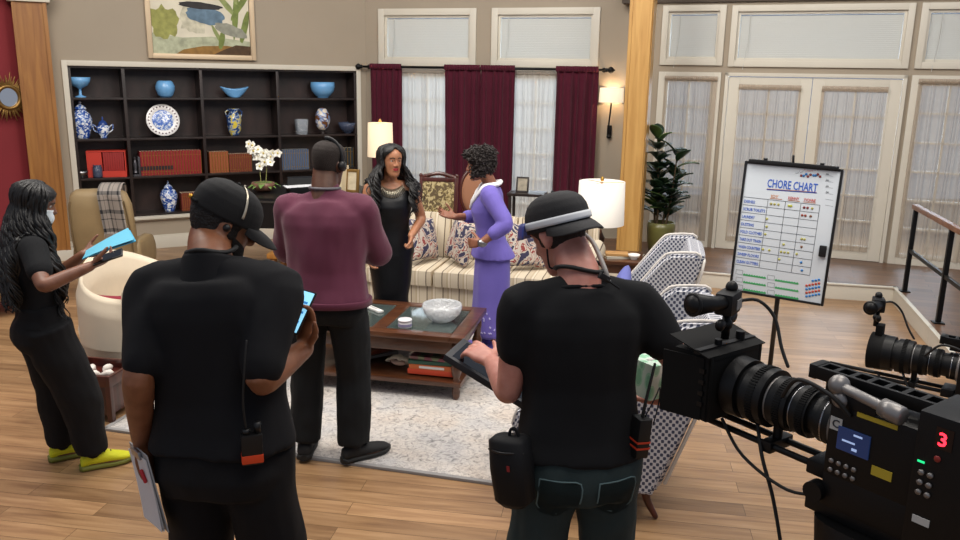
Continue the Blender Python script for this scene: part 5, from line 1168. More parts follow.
# wing of chairs and table behind the sofa
GOB = porcelain('needlepoint', '5b4c36', 'b09f76', 22, .50); GOB.node_tree.nodes['Color Ramp'].color_ramp.elements[1].color = srgb('8a7a50')
def side_chair(label, loc, rz, oval):
    e = thing('side_chair', label, 'chair', loc, rz); b = B(); b.box((0, 0, .45), (.50, .48, .07), None, .03); b.obj('seat', GOB, e, 40); b = B(); b.box((0, 0, .40), (.50, .48, .06), None, .01); b.obj('seat_rail', MAHOG, e, 40)
    for sx in (-1, 1):
        b = B(); b.tube([(sx*.21, -.2, .4), (sx*.22, -.22, .2), (sx*.205, -.2, 0)], [.028, .02, .014], 12, 4); b.obj('leg', MAHOG, e, True); b = B(); b.tube([(sx*.20, .2, .4), (sx*.20, .22, .2), (sx*.20, .27, 0)], [.024, .02, .016], 12, 4); b.obj('leg', MAHOG, e, True)
    T = Matrix.Translation((0, .22, .42)) @ Matrix.Rotation(rad(-10), 4, 'X')
    if oval:
        b = B(); b.tube([T @ V((.20*math.cos(a), 0, .38+.25*math.sin(a))) for a in np.linspace(0, 2*PI, 33)], .021, 10, round_ends=False); b.tube([T @ V((-.15, 0, 0)), T @ V((-.15, 0, .22))], .018, 8); b.tube([T @ V((.15, 0, 0)), T @ V((.15, 0, .22))], .018, 8); b.obj('back_frame', MAHOG, e, True)
        b = B(); b.loft([(T @ V((0, y, .38)), V((r*.19, 0, 0)), (T.to_3x3() @ V((0, 0, r*.24)))) for y, r in ((-.03, .7), (-.018, .95), (.012, 1.), (.03, .8))], 28); b.obj('backrest', M('rust_velvet', '94654a', .8), e, True)
    else:
        b = B(); frame(b, -.25, .25, .10, .66, .045, -.022, .022, .01); 
        for sx in (-1, 1): b.box((sx*.225, 0, .04), (.045, .04, .14), None, .006); b.ball((sx*.235, 0, .675), .024)
        b.tube([(-.2, -.015, .12), (-.08, -.03, .16), (0, -.02, .11), (.08, -.03, .16), (.2, -.015, .12)], .018, 8, 4); b.tube([(-.22, 0, .66), (-.1, -.01, .685), (0, -.012, .70), (.1, -.01, .685), (.22, 0, .66)], .02, 8, 4)
        b.move(T); b.obj('back_frame', MAHOG, e, 40)
        b = B(); b.box((0, 0, .38), (.43, .03, .49), None, .012); b.move(T); b.obj('backrest', GOB, e, 40)
    return e
q = aty(437, 200, 8.6); sc1 = side_chair('carved mahogany side chair with a needlepoint back behind the sofa', (q.x-.03, 8.45, 0), rad(-8), False); sc1.scale = (.84, .9, 1.06)
q = aty(468, 205, 9.1); sc2 = side_chair('oval-backed reddish chair behind the woman in lavender', (q.x+.12, 9.1, 0), rad(8), True); sc2.scale = (.9, .9, 1.12)
q = aty(527, 205, 8.9); e = thing('console_table', 'small black console table behind the sofa by the burgundy curtain', 'table', (q.x, 8.9, 0), RZ); b = B(); b.box((0, 0, .955), (.40, .30, .03), None, .006); b.obj('tabletop', DARKW, e, 40)
for sx in (-1, 1):
    for sy in (-1, 1): b = B(); b.box((sx*.17, sy*.12, .47), (.03, .03, .94), None, .003); b.obj('leg', DARKW, e, 40)
b = B(); b.box((0, 0, .2), (.36, .26, .02)); b.obj('lower_shelf', DARKW, e, 40)
e = thing('picture_frame', 'small dark picture frame on the black console table', 'frame', (q.x-.06, 8.88, .9705), RZ, rot=(rad(-12), 0, RZ)); b = B(); frame(b, -.07, .07, 0, .17, .018, -.008, .008, .003); b.obj('frame', DARKW, e, 40); b = B(); b.box((0, 0, .085), (.11, .006, .14)); b.obj('photo', M('sepia_photo', '8d8473', .5, var=.3, vs=20), e, 0)
# lamps
def shade_mat(name, col, em):
    m = bpy.data.materials.new(name); t = NT(m); t.b.inputs['Base Color'].default_value = srgb(col); t.b.inputs['Roughness'].default_value = .8; t.b.inputs['Emission Color'].default_value = srgb(col); t.b.inputs['Emission Strength'].default_value = em
    n = t.n('ShaderNodeTexNoise'); n.inputs['Scale'].default_value = 300; t.l(t.obj((1, 1, .2)), n.inputs[0]); t.bump(n.outputs[0], .1, .003); return m
def bulb(loc, e, col=(1, .72, .45), r=.04):
    L = bpy.data.lights.new('lamp_bulb', 'POINT'); L.energy = e; L.color = col; L.shadow_soft_size = r; o = bpy.data.objects.new('lamp_bulb', L); COL.objects.link(o); o.location = loc
def drum(b, r0, r1, z0, z1, th=.004): b.lathe([(r0, z0), (r1, z1), (r1-th, z1), (r0-th, z0), (r0, z0)], n=40, cap=False)
def table_lamp(label, loc, r0, r1, zs, hs, base, m, bm, fin):
    e = thing('table_lamp', label, 'lamp', loc); b = B(); drum(b, r0, r1, zs, zs+hs); b.obj('lamp_shade', m, e, True)
    b = B(); b.lathe(base, n=24); b.obj('base', bm, e, True); b = B(); b.cyl((0, 0, base[-1][1]), (0, 0, zs+hs*.6), .008); b.obj('stem', BRASS, e, True)
    b = B(); b.tube([(-.0, 0, zs+hs*.5), (-.05, 0, zs+hs*.75), (0, 0, zs+hs-.01)], .004, 6, 4); b.tube([(-.0, 0, zs+hs*.5), (.05, 0, zs+hs*.75), (0, 0, zs+hs-.01)], .004, 6, 4)
    for a in (0, 2*PI/3, 4*PI/3): b.tube([(0, 0, zs+hs-.01), (math.cos(a)*r1, math.sin(a)*r1, zs+hs-.01)], .003, 6)
    b.obj('harp', BRASS, e, True); b = B(); b.lathe([(.012, 0), (.02, .015), (.016, .035), (.004, .05)], (0, 0, zs+hs)); b.obj('finial', fin, e, True); return e
def small_table(name, label, loc, rz, w, d, h, mat):
    e = thing(name, label, 'table', loc, rz); b = B(); b.box((0, 0, h-.018), (w, d, .036), None, .008); b.obj('tabletop', mat, e, 40); b = B(); b.box((0, 0, h-.08), (w-.06, d-.06, .09), None, .004); b.obj('apron', mat, e, 40)
    for sx in (-1, 1):
        for sy in (-1, 1): b = B(); b.lathe([(.014, 0), (.02, .02), (.026, (h-.1)*.5), (.018, (h-.1)*.8), (.026, h-.1)], (sx*(w/2-.05), sy*(d/2-.05), 0), 14); b.obj('leg', mat, e, True)
    return e
SHW = shade_mat('linen_shade_warm', 'e6cfae', .55); SHN = shade_mat('white_shade', 'e0dbd2', .16); SHC = shade_mat('cream_shade', 'ecd9bb', .6)
q = aty(380, 157, 10.4); small_table('side_table', 'side table in the corner under the lamp with the brass finial', (q.x, 10.45, 0), RZ, .45, .4, .66, DARKW)
table_lamp('lit table lamp with a brass finial between the bookcase and the curtains', (q.x, 10.45, .6605), .165, .155, q.z-.66, .425, [(.07, 0), (.075, .02), (.03, .05), (.06, .2), (.07, .3), (.03, .42), (.012, .46)], SHW, M('amber_ceramic', '8a5a2f', .2), M('amber_finial', 'd9a55a', .3))
bulb((q.x, 10.45, .66+q.z-.66+.2), 22)
q = aty(600, 224, 8.0); TB = V((q.x, 8.0, 0)); small_table('end_table', 'wooden end table under the white drum lamp beside the oak column', TB+V((.10, -.12, 0)), RZ, .62, .55, .50, WALNUT)
table_lamp('white drum shade table lamp in front of the oak column', TB+V((0, 0, .5005)), .235, .225, q.z-.5, .425, [(.09, 0), (.095, .02), (.05, .035), (.02, .06), (.045, .10), (.055, .15), (.03, .2), (.018, .235)], SHN, M('dark_bronze', '3a241a', .3, .6), BRASS)
bulb((q.x, 8.0, q.z+.2), 3)
flatbook('book', 'pale book at the bottom of the small pile on the end table', TB+V((.14, -.22, .5005)), rad(10), .24, .17, .025, M('pale_cover', 'b9b3a4', .7)); flatbook('book', 'tan book on top of the small pile on the end table', TB+V((.145, -.22, .5265)), rad(-6), .22, .15, .022, M('tan_cover', 'a9814f', .6))
vessel('candy_dish', 'small white dish on the corner of the end table', 'dish', TB+V((.3, -.30, .5005)), [(.03, 0), (.03, .01), (.05, .03), (.06, .05)], WHITEP)
# wall sconce
q = WP(2, 613, 95); e = wt('wall_sconce', 2, 'lit wall sconce with a cream drum shade beside the burgundy curtain', 'sconce', q[0]); zc = q[1]
b = B(); drum(b, .155, .148, zc-.09, zc+.09); b.move(Matrix.Translation((0, -.13, 0))); b.obj('lamp_shade', SHC, e, True)
b = B(); b.tube([(0, -.13, zc+.02), (0, -.13, zc-.15), (-.02, -.10, zc-.38), (-.02, -.055, zc-.5)], .010, 8, 5); b.obj('stem', IRON, e, True); b = B(); b.box((-.02, -.012, zc-.46), (.06, .024, .16), None, .006); b.lathe([(.02, 0), (.03, .02), (.012, .05)], (-.02, -.055, zc-.54), 12); b.obj('wall_plate', IRON, e, 40)
bulb(W(2, q[0], .13, zc), 7)
# rubber plant
e = thing('potted_plant', 'rubber plant in a mossy green pot on the platform beside the oak column', 'plant', (2.14, 9.54, .1705))
b = B(); b.lathe([(.12, 0), (.13, .02), (.155, .16), (.165, .32), (.158, .385), (.145, .385), (.15, .32), (.10, .31)], n=30); b.obj('pot', M('green_glaze', '5e5c32', .3, var=.25, vs=6), e, True); b = B(); b.lathe([(.16, .31), (.05, .325), (.01, .33)], n=20); b.obj('soil', M('soil', '2a1f16', .95), e, True)
rnd = random.Random(11); LEAF = M('rubber_leaf', '1b3220', .32, var=.35, vs=4); LEAF2 = M('young_leaf', '48602f', .4, var=.2, vs=4)
stems = []
for k, (dx, dy, h) in enumerate(((-.05, .0, 1.08), (.04, -.03, .92), (-.06, .05, .78), (.02, .03, .62))):
    pts = [V((dx, dy, .3)), V((dx*1.6+.02, dy*1.5, .3+h*.4)), V((dx*2+.05*k-.02, dy*2-.04, .3+h))]; b = B(); b.tube(pts, [.014, .012, .006], 8, 5); b.obj('stem', M('plant_stem', '4a3a24', .8), e, True); stems.append((pts, h))
nl = 0
for pts, h in stems:
    P_, _ = spline(pts, [1, 1, 1], 10)
    for j in range(34 if h > 1 else 18):
        t = .28+.72*j/(34 if h > 1 else 18); p = P_[min(len(P_)-1, int(t*(len(P_)-1)))]; a = j*2.4+rnd.random()*.6; up = .2+.6*rnd.random()+.6*(t > .93); d = V((math.cos(a), math.sin(a), up)).normalized(); L = .20+.11*rnd.random(); side = d.cross(V((0, 0, 1))).normalized(); n_ = side.cross(d)
        b = B(); b.sheet(lambda u, v: p+d*(.03+L*u)+side*((v-.5)*.15*math.sin(PI*min(1, u*.97+.03))**.7)+n_*(.02*math.sin(PI*u)-.10*L*u*u+abs(v-.5)*.03), 8, 4, .002); b.tube([p, p+d*.035], .003, 6); b.obj('leaf', LEAF2 if (j % 9 == 4 or t > .97) else LEAF, e, True); nl += 1
# lattice armchairs
m = bpy.data.materials.new('navy_lattice_fabric'); t = NT(m); co = t.n('ShaderNodeTexCoord'); sp = t.n('ShaderNodeSeparateXYZ'); t.l(co.outputs['Object'], sp.inputs[0]); u_ = t.math('ADD', sp.outputs[0], t.math('MULTIPLY', sp.outputs[1], 1.)); k = 2*PI/.031
s1 = t.math('SINE', t.math('MULTIPLY', u_, k)); s2 = t.math('SINE', t.math('MULTIPLY', sp.outputs[2], k*.8)); f = t.math('MULTIPLY', s1, s2)
t.l(t.ramp(t.math('ADD', t.math('MULTIPLY', f, .5), .5), [(.0, 'c6c5c6'), (.2, 'bdbdc2'), (.50, 'cac9c9'), (.53, '7d8090'), (.56, '3f4458')], 'CONSTANT'), t.b.inputs['Base Color']); t.b.inputs['Roughness'].default_value = .85; LAT = m
WELT = M('ivory_welt', 'c9c3bc', .8, bump=.3, bs=200)
def wing_chair(label, loc, rz):
    e = thing('wing_chair', label, 'armchair', loc, rz, 'navy and white lattice armchairs'); tl = rad(-17)
    b = B(); b.box((0, .0, .30), (.70, .72, .24), None, .03); b.obj('base', LAT, e, 40); b = B(); b.box((0, .06, .455), (.54, .66, .13), None, .045); b.obj('seat_cushion', LAT, e, 40)
    T = Matrix.Translation((0, -.31, .20)) @ Matrix.Rotation(tl, 4, 'X').inverted()
    b = B(); b.loft([(V((0, 0, z)), V((w, 0, 0)), V((0, d, 0)), 5) for z, w, d in ((.0, .33, .06), (.02, .345, .072), (.3, .35, .075), (.6, .345, .075), (.8, .33, .07), (.93, .30, .06), (.955, .285, .048))], 44); b.move(T); b.obj('backrest', LAT, e, 40)
    b = B(); b.tube([T @ V((-.335, -.07, .05)), T @ V((-.345, -.073, .6)), T @ V((-.325, -.068, .85)), T @ V((-.29, -.055, .945)), T @ V((.29, -.055, .945)), T @ V((.325, -.068, .85)), T @ V((.345, -.073, .6)), T @ V((.335, -.07, .05))], .010, 8); b.obj('back_welt', WELT, e, True)
    b = B(); b.loft([(T @ V((0, .0, z)), V((w, 0, 0)), T.to_3x3() @ V((0, d, 0)), 5) for z, w, d in ((.915, .302, .062), (.95, .302, .066), (.972, .285, .056))], 40); b.obj('top_band', LAT, e, 40)
    for sx in (-1, 1):
        prof = [(-.33, .17), (.36, .17), (.385, .50), (.36, .585), (.30, .605), (.10, .615), (-.04, .65), (-.12, .75), (-.36, 1.10), (-.42, 1.14), (-.58, 1.15), (-.61, 1.12), (-.595, 1.02), (-.45, .55)]
        b = B(); b.prism([(-z_ if False else y_, z_) for y_, z_ in prof], -.045, .045, Matrix(((0, 0, 1, sx*.345), (1, 0, 0, 0), (0, 1, 0, 0), (0, 0, 0, 1)))); bmesh.ops.bevel(b.bm, geom=[e_ for e_ in b.bm.edges if abs(e_.verts[0].co.x-e_.verts[1].co.x) < 1e-5], offset=.018, segments=3, affect='EDGES'); b.obj('wing_side', LAT, e, 40)
        b = B(); b.tube([(sx*.345, y_, z_) for y_, z_ in ((.385, .50), (.36, .59), (.30, .61), (.10, .62), (-.04, .655), (-.12, .755), (-.24, .93), (-.36, 1.105), (-.42, 1.145), (-.58, 1.155), (-.61, 1.125))], [.009]*11, 10, 2, flat=1.); b.obj('side_welt', WELT, e, True)
        for sy in (-1, 1): b = B(); b.tube([(sx*.29, sy*.30, .2), (sx*.29, sy*.31, .10), (sx*.295, sy*.36, .0)], [.032, .024, .016], 10, 4, flat=.9); b.obj('leg', MAHOG, e, True)
    return e
c1_ = wing_chair('navy and white lattice armchair standing between the t-shirt man and the film camera', (.62, 4.14, .0145), rad(80))
c1_.scale = (1, 1, .93)
c2_ = wing_chair('navy and white lattice armchair behind the first one, nearer the chore chart', (.93, 5.72, .0145), rad(78))
c2_.scale = (1, 1, .93)
b = B(); pillow(b, (0, 0, 0), .36, .36, .12); o = tag(b.obj('cushion', M('periwinkle_velvet', '5d62a0', .8), None, True), 'periwinkle cushion in the seat of the rear lattice armchair', 'cushion'); o.location = (1.0, 5.70, .68); o.rotation_euler = (rad(-20), rad(10), rad(78)+PI)
# tan chair with the plaid throw, tan chair at the edge, cream barrel chair
TAN = M('tan_leather', '8f7a58', .5, var=.08, vs=5, bump=.15, bs=90)
def club(label, loc, rz, s=1.):
    e = thing('leather_armchair', label, 'armchair', loc, rz); b = B(); b.box((0, .0, .28), (.74, .76, .28), None, .05); b.obj('base', TAN, e, 40); b = B(); b.box((0, .07, .44), (.54, .66, .16), None, .06); b.obj('seat_cushion', TAN, e, 40)
    T = Matrix.Translation((0, -.30, .30)) @ Matrix.Rotation(rad(14), 4, 'X')
    b = B(); b.loft([(T @ V((0, 0, z)), V((w, 0, 0)), T.to_3x3() @ V((0, d, 0)), 3.6) for z, w, d in ((-.1, .32, .10), (.1, .35, .12), (.4, .36, .13), (.65, .35, .12), (.76, .31, .09), (.80, .25, .05))], 36); b.wrinkle(.008, 4); b.obj('backrest', TAN, e, True)
    for sx in (-1, 1):
        b = B(); b.loft([(V((sx*.40, y, .42)), V((.085, 0, 0)), V((0, 0, h)), 3.5) for y, h in ((-.36, .18), (-.3, .22), (.2, .21), (.34, .18), (.38, .12))], 24); b.obj('arm', TAN, e, True)
        b = B(); b.tube([T @ V((sx*.325, -.095, -.05)), T @ V((sx*.335, -.102, .4)), T @ V((sx*.30, -.085, .72))], .009, 8, 5); b.obj('seam_welt', M('dark_tan_welt', '6d5a3e', .6), e, True)
        for sy in (-1, 1): b = B(); b.cyl((sx*.3, sy*.3, 0), (sx*.3, sy*.3, .15), .02, .03); b.obj('leg', MAHOG, e, True)
    return e, T
q = aty(106, 195, 7.8); ec, Tc = club('tan leather armchair with a plaid throw over its back', (q.x-.04, 8.0, 0), rad(8))
m = bpy.data.materials.new('grey_plaid_wool'); t = NT(m); co = t.n('ShaderNodeTexCoord'); sp = t.n('ShaderNodeSeparateXYZ'); t.l(co.outputs['UV'], sp.inputs[0])
def band(o): 
    f_ = t.math('FRACT', t.math('MULTIPLY', o, 2.4)); a_ = t.math('LESS_THAN', f_, .2); b_ = t.math('LESS_THAN', t.math('ABSOLUTE', t.math('SUBTRACT', f_, .5)), .03); return t.math('MAXIMUM', a_, b_)
fx, fy = band(sp.outputs[0]), band(sp.outputs[1]); t.l(t.ramp(t.math('MULTIPLY', t.math('ADD', fx, fy), .5), [(0, 'bdb3aa'), (.5, '85807c'), (1., '3a3a3e')]), t.b.inputs['Base Color']); t.b.inputs['Roughness'].default_value = .95
def uvsheet(b, nu, nv):
    pass
def throw_fn(u, v):
    x = .02+.26*u+.03*v*v; s = v*.78
    if s < .30: p = V((x, .145, .50+s))
    elif s < .48: a = (s-.30)/.18*PI; p = V((x, .145*math.cos(a)+.0, .80+.055*math.sin(a)))
    else: p = V((x+.012*math.sin(u*9), -.148-.010*math.sin(u*7+2), .80-(s-.48)*1.25))
    return Tc @ p
b = B(); b.sheet(throw_fn, 20, 40, 0.)
ul = b.bm.loops.layers.uv.new('UVMap'); 
b.bm.verts.index_update(); b.bm.verts.ensure_lookup_table()
for f_ in b.bm.faces:
    for lp in f_.loops: i_, j_ = divmod(lp.vert.index, 41); lp[ul].uv = (i_/20, j_/40*2.2)
bm2 = bmesh.ops.solidify(b.bm, geom=b.bm.faces[:], thickness=.008)
e = thing('throw_blanket', 'grey plaid throw draped over the tan leather armchair', 'blanket', ec.location, rad(8)); b.obj('cloth', m, e, True)
b = B()
for k in range(26): p0 = throw_fn(k/25, 1.); b.tube([p0, p0+V((.002*math.sin(k), -.003, -.022)), p0+V((.004*math.sin(k*3), -.002, -.045))], .0028, 5)
b.obj('fringe', M('fringe_wool', '9c948e', .95), e, True, kind='stuff')
ec.scale = (.80, .80, 1.02); e.scale = (.80, .80, 1.02)
for c_ in ec.children:
    if c_.name.split('.')[0] == 'arm': c_.scale = (.80, 1, .9)
club('tan leather armchair at the left edge behind the woman with the folder', (-4.64, 7.3, 0), rad(-60))
IV = M('ivory_upholstery', 'cfc1ab', .85, var=.05, vs=4, bump=.2, bs=200)
e = thing('barrel_chair', 'ivory barrel armchair between the woman with the folder and the man in black polo', 'armchair', (-2.46, 5.74, .0145), rad(-118))
b = B(); b.loft([(V((0, 0, z)), V((w, 0, 0)), V((0, w*1.02, 0)), 2.6) for z, w in ((.10, .36), (.13, .39), (.38, .41), (.40, .39))], 40); b.obj('base', IV, e, True); b = B(); b.loft([(V((0, .06, z)), V((w, 0, 0)), V((0, w*1.02, 0)), 2.8) for z, w in ((.39, .27), (.41, .31), (.49, .32), (.53, .27))], 36); b.obj('seat_cushion', IV, e, True)
def barrel(u, v):
    a = -PI/2+(u-.5)*2*rad(128); top = .62+.22*math.exp(-((u-.5)/.26)**2); z = .30+(top-.30)*min(1, v*2) if v <= .5 else .30+(top-.30)*(2-2*v); w = .35 if v > .5 else .435; k = math.exp(-((v-.5)/.06)**2); w = w if abs(v-.5) > .12 else (.435+(.35-.435)*(v-.38)/.24); return V((math.cos(a)*w, math.sin(a)*w*1.02, z+.035*k))
b = B(); b.sheet(barrel, 48, 24); b.obj('backrest', IV, e, True)
for sg in (0, 1):
    b = B(); a = -PI/2+(sg-.5)*2*rad(128); c = V((math.cos(a)*.392, math.sin(a)*.4, 0)); b.tube([c+V((0, 0, .12)), c+V((0, 0, .5)), c+V((0, 0, .70))], [.05, .055, .05], 16, 4); b.obj('arm_front', IV, e, True)
for k in range(4): b = B(); a = PI/4+k*PI/2; b.cyl((math.cos(a)*.3, math.sin(a)*.3, 0), (math.cos(a)*.3, math.sin(a)*.3, .12), .018, .026); b.obj('leg', MAHOG, e, True)
b = B(); pillow(b, (0, 0, 0), .38, .38, .13); o = tag(b.obj('cushion', M('crimson_velvet', '7d1a2c', .8), None, True), 'crimson cushion in the ivory barrel armchair', 'cushion'); o.location = aty(122, 320, 5.62); o.rotation_euler = (rad(-18), rad(12), rad(-118)+PI)
# low dark table with shells beside the woman at the left
q = atz(116, 420, 0); e = thing('accent_table', 'low dark wooden table with an open tray top at the left, behind the folder woman', 'table', (q.x-.20, q.y+.12, .0145), rad(-10)); b = B(); b.box((0, 0, .24), (.46, .28, .03), None, .006)
b.obj('tray_base', MAHOG, e, 40)
b = B(); frame(b, -.25, .25, -.16, .16, .022, -.035, .035, .004); b.move(Matrix.Translation((0, 0, .275)) @ Matrix.Rotation(rad(-90), 4, 'X')); b.obj('tray_rim', MAHOG, e, 40)
b = B(); b.box((0, 0, .13), (.44, .27, .19), None, .01); b.obj('cabinet', MAHOG, e, 40)
for sx in (-1, 1):
    for sy in (-1, 1): b = B(); b.box((sx*.23, sy*.14, .13), (.035, .035, .26), None, .004); b.obj('leg', MAHOG, e, 40)
AT = V((q.x-.20, q.y+.12, .270)); rnd = random.Random(2)
for k, (dx, dy) in enumerate(((-.13, -.07), (-.04, -.08), (.05, -.07), (.14, -.06), (.0, .04), (.1, .05))):
    b = B(); b.tube([(-.035, 0, .02), (-.01, 0, .026), (.02, 0, .024), (.045, 0, .016)], [.006, .022, .024, .006], 12, 3); b.wrinkle(.005, 60, k); o = tag(b.obj('seashell', M('shell_white', 'd8cfc6', .4, var=.15, vs=25), None, True), 'small white shell in the tray of the low dark table', 'shell', 'shells in the tray of the low dark table'); o.location = AT+V((dx, dy, 0)); o.rotation_euler = (0, 0, rnd.random()*6)
# grand piano, bench, orchid, sheets, frame
e = thing('grand_piano', 'black grand piano in front of the bookcase', 'piano', (-2.02, 8.80, 0), rad(205)); LACQ = M('black_lacquer', '060608', .3)
out = [(-.75, -.45), (.75, -.45), (.75, .0), (.70, .25), (.52, .48), (.25, .62), (-.1, .72), (-.45, .8), (-.68, .72), (-.75, .45)]
oo, _r2 = spline([V((*p, 0)) for p in out]+[V((*out[0], 0))], [1]*11, 5); o2 = [(p.x, p.y) for p in oo[:-1]]
b = B(); b.prism(o2, .66, .94); b.obj('case', LACQ, e, 40); b = B(); b.prism([(x*1.02, y*1.02) for x, y in o2], .945, .97); b.obj('lid', LACQ, e, 40)
b = B(); b.prism([(x*1.03, y*1.03) for x, y in o2], .925, .945); b.obj('rim_moulding', M('pale_edge', '33302d', .25), e, 40)
for x, y in ((-.62, -.3), (.62, -.3), (-.35, .55)):
    b = B(); b.lathe([(.03, .08), (.045, .12), (.05, .4), (.07, .6), (.07, .67)], (x, y, 0), 12); lg = b.obj('leg', LACQ, e, True); b = B(); b.cyl((x-.02, y, .035), (x+.02, y, .035), .035); b.box((x, y, .075), (.05, .05, .03)); b.obj('caster', BRASS, lg, True)
b = B(); b.box((0, -.52, .70), (1.46, .18, .06), None, .01); b.obj('key_bed', LACQ, e, 40); b = B()
for k in range(36): b.box((-.63+.036*k, -.53, .74), (.034, .13, .02))
b.obj('white_keys', M('ivory_keys', 'd8d3c6', .3), e, 0); b = B()
for k in range(35):
    if k % 7 not in (2, 6): b.box((-.612+.036*k, -.505, .757), (.018, .08, .018))
b.obj('black_keys', LACQ, e, 0)
b = B(); b.box((-.25, .10, 1.03), (.72, .03, .20), (rad(-25), 0, 0), .006); b.box((-.25, .2, 1.0), (.74, .22, .055), None, .01); b.obj('music_desk', LACQ, e, 40)
PZ = Matrix.Rotation(rad(205), 3, 'Z'); PO = V((-2.02, 8.80, 0))
q = PO+PZ @ V((-.10, .20, 1.0285)); b = B(); b.sheet(lambda u, v: V(((u-.5)*.5, (v-.5)*.22, .0015+.006*math.sin(PI*u)+.02*v*0)), 10, 4, .001); tag(b.obj('sheet_music', M('white_paper', 'd8d9dc', .8), None, 40), 'white sheets of music lying on the black piano', 'sheet music', None, q, rad(25))
q = aty(265, 182, 8.7); oz = V((q.x, 8.62, .9705)); e = thing('potted_orchid', 'white orchid in a low bowl with green leaves on the black piano', 'orchid', oz)
b = B(); b.lathe([(.06, 0), (.10, .02), (.125, .06), (.12, .095), (.10, .095), (.10, .06)], n=26); b.obj('pot', M('brown_bowl', '6a4a3a', .4, var=.3, vs=12), e, True)
b = B(); b.lathe([(.11, .075), (.05, .10), (.01, .105)], n=16); b.wrinkle(.02, 30); b.obj('moss', M('moss', '4d5a2a', .95), e, True)
rnd = random.Random(5)
for k in range(12):
    a = k*2*PI/12+rnd.random()*.4; L = .15+.06*rnd.random(); d = V((math.cos(a), math.sin(a), .35)).normalized(); sd = V((-math.sin(a), math.cos(a), 0)); b = B(); b.sheet(lambda u, v: V((0, 0, .085))+d*L*u+sd*((v-.5)*.085*math.sin(PI*min(1, u*.9+.1)))+V((0, 0, -.10*u*u)), 8, 4, .003); b.obj('leaf', M('orchid_leaf', '5c7a36', .4, var=.25, vs=6), e, True)
for k, (sx, hh) in enumerate(((-.02, .44), (.03, .38))):
    pts = [V((sx, 0, .08)), V((sx*1.5, 0, .25)), V((sx*2, -.01, hh)), V((sx*2+(.10 if k else -.07), -.02, hh+.03))]; b = B(); b.tube(pts, .004, 6, 6); b.obj('stem', M('orchid_stem', '8a8a50', .6), e, True); Q, _q = spline(pts, [1]*4, 8)
    for j in range(9):
        p = Q[10+int(j*14/9)]+V((rnd.uniform(-.05, .05), rnd.uniform(-.04, .01), rnd.uniform(-.03, .04))); b = B(); ax = V((rnd.uniform(-.6, .6), -1, rnd.uniform(-.2, .5))).normalized(); x = ax.orthogonal().normalized(); y = ax.cross(x)
        for m_ in range(5):
            aa = m_*2*PI/5; dr_ = x*math.cos(aa)+y*math.sin(aa); tn = -x*math.sin(aa)+y*math.cos(aa); b.sheet(lambda u, v: p+dr_*.048*u+tn*(v-.5)*.05*math.sin(PI*min(1, .15+u*.85))+ax*.012*u, 4, 3, .0015)
        fl = b.obj('bloom', M('orchid_white', 'e8e6dc', .6), e, True); b = B(); b.ball(p+ax*.008, .009); b.obj('bloom_centre', M('orchid_yellow', 'c9b04a', .6), fl, True)
q = aty(349, 193, 8.62); e = thing('picture_frame', 'cream and gold picture frame standing behind the man in maroon', 'frame', (q.x+.03, 8.62, .9705), 0, rot=(rad(-8), 0, rad(-15))); b = B(); frame(b, -.08, .08, 0, .25, .03, -.012, .012, .004); b.obj('frame', M('antique_gold', '8a6a3a', .4, .8), e, 40); b = B(); b.box((0, 0, .125), (.11, .008, .20)); b.obj('picture', M('beige_print', 'b5a88e', .7, var=.2, vs=14), e, 0)
e = thing('book', 'tall cream book standing beside the gold picture frame', 'book', (q.x-.06, 8.62, .9705), rad(-15)); b = B(); b.box((0, 0, .14), (.05, .2, .28), None, .004); b.obj('cover', M('cream_cover', 'd8c7a4', .6), e, 40); b = B(); b.box((0, .005, .14), (.04, .192, .27)); b.obj('page_block', M('page_paper', 'cfc3a8', .9), e, 0)
q = atz(277, 303, 0); e = thing('wooden_bench', 'golden wood bench with turned legs half hidden behind the man in maroon', 'bench', (q.x+.30, q.y+.12, 0), rad(-8)); GW = wood('golden_wood', '8a5a26', 'b07a38', (8, 8, 1), .3, .3); b = B(); b.box((0, 0, .47), (.72, .36, .05), None, .012); b.obj('seat', GW, e, 40)
for sx in (-1, 1):
    for sy in (-1, 1): b = B(); b.lathe([(.02, 0), (.03, .02), (.018, .05), (.034, .10), (.03, .16), (.018, .19), (.036, .22), (.036, .25), (.02, .28), (.034, .34), (.034, .45)], (sx*.31, sy*.13, 0), 16); b.obj('leg', GW, e, True)
# ---------------------------------------------------------------- chore chart on its stand
BO, BR_ = V((2.0465, 5.4225, 1.2053)), (rad(-2.34), rad(1.34), rad(-30.99)); BM = rot_m(*BR_); BWd, BHt = .628, .914
def BP(x, y): 
    n = BM @ V((0, 1, 0)); q = BM.inverted() @ (atp(x, y, BO, n)-BO); return q.x, q.z
e = thing('chore_chart', 'white dry-erase chore chart in a black frame on a stand', 'whiteboard', BO, rot=BR_)
BKF = M('black_frame', '121214', .4)
b = B(); b.box((0, .008, 0), (BWd-.02, .012, BHt-.02), None, .004); b.obj('board', M('white_melamine', 'd3dbe2', .25), e, 40)
b = B(); frame(b, -BWd/2, BWd/2, -BHt/2, BHt/2, .017, -.006, .022, .006); b.obj('frame', BKF, e, 40)
b = B(); b.box((0, -.004, BHt/2+.004), (BWd-.06, .04, .022), None, .004); b.tube([(0, .0, BHt/2+.01), (-.005, -.0, BHt/2+.06)], .008, 8)
for sx in (-1, 1): b.cyl((sx*.18, 0, BHt/2+.012), (sx*.18, 0, BHt/2+.028), .014)
b.obj('clamp_bar', BKF, e, 40)
iB = BM.inverted(); foot = iB @ (V((BO.x+.02, BO.y+.05, 0))-BO); up = iB @ V((0, 0, 1))
b = B(); b.cyl(V((0, .035, .1)), foot+up*.16, .016); b.obj('pole', BKF, e, True)
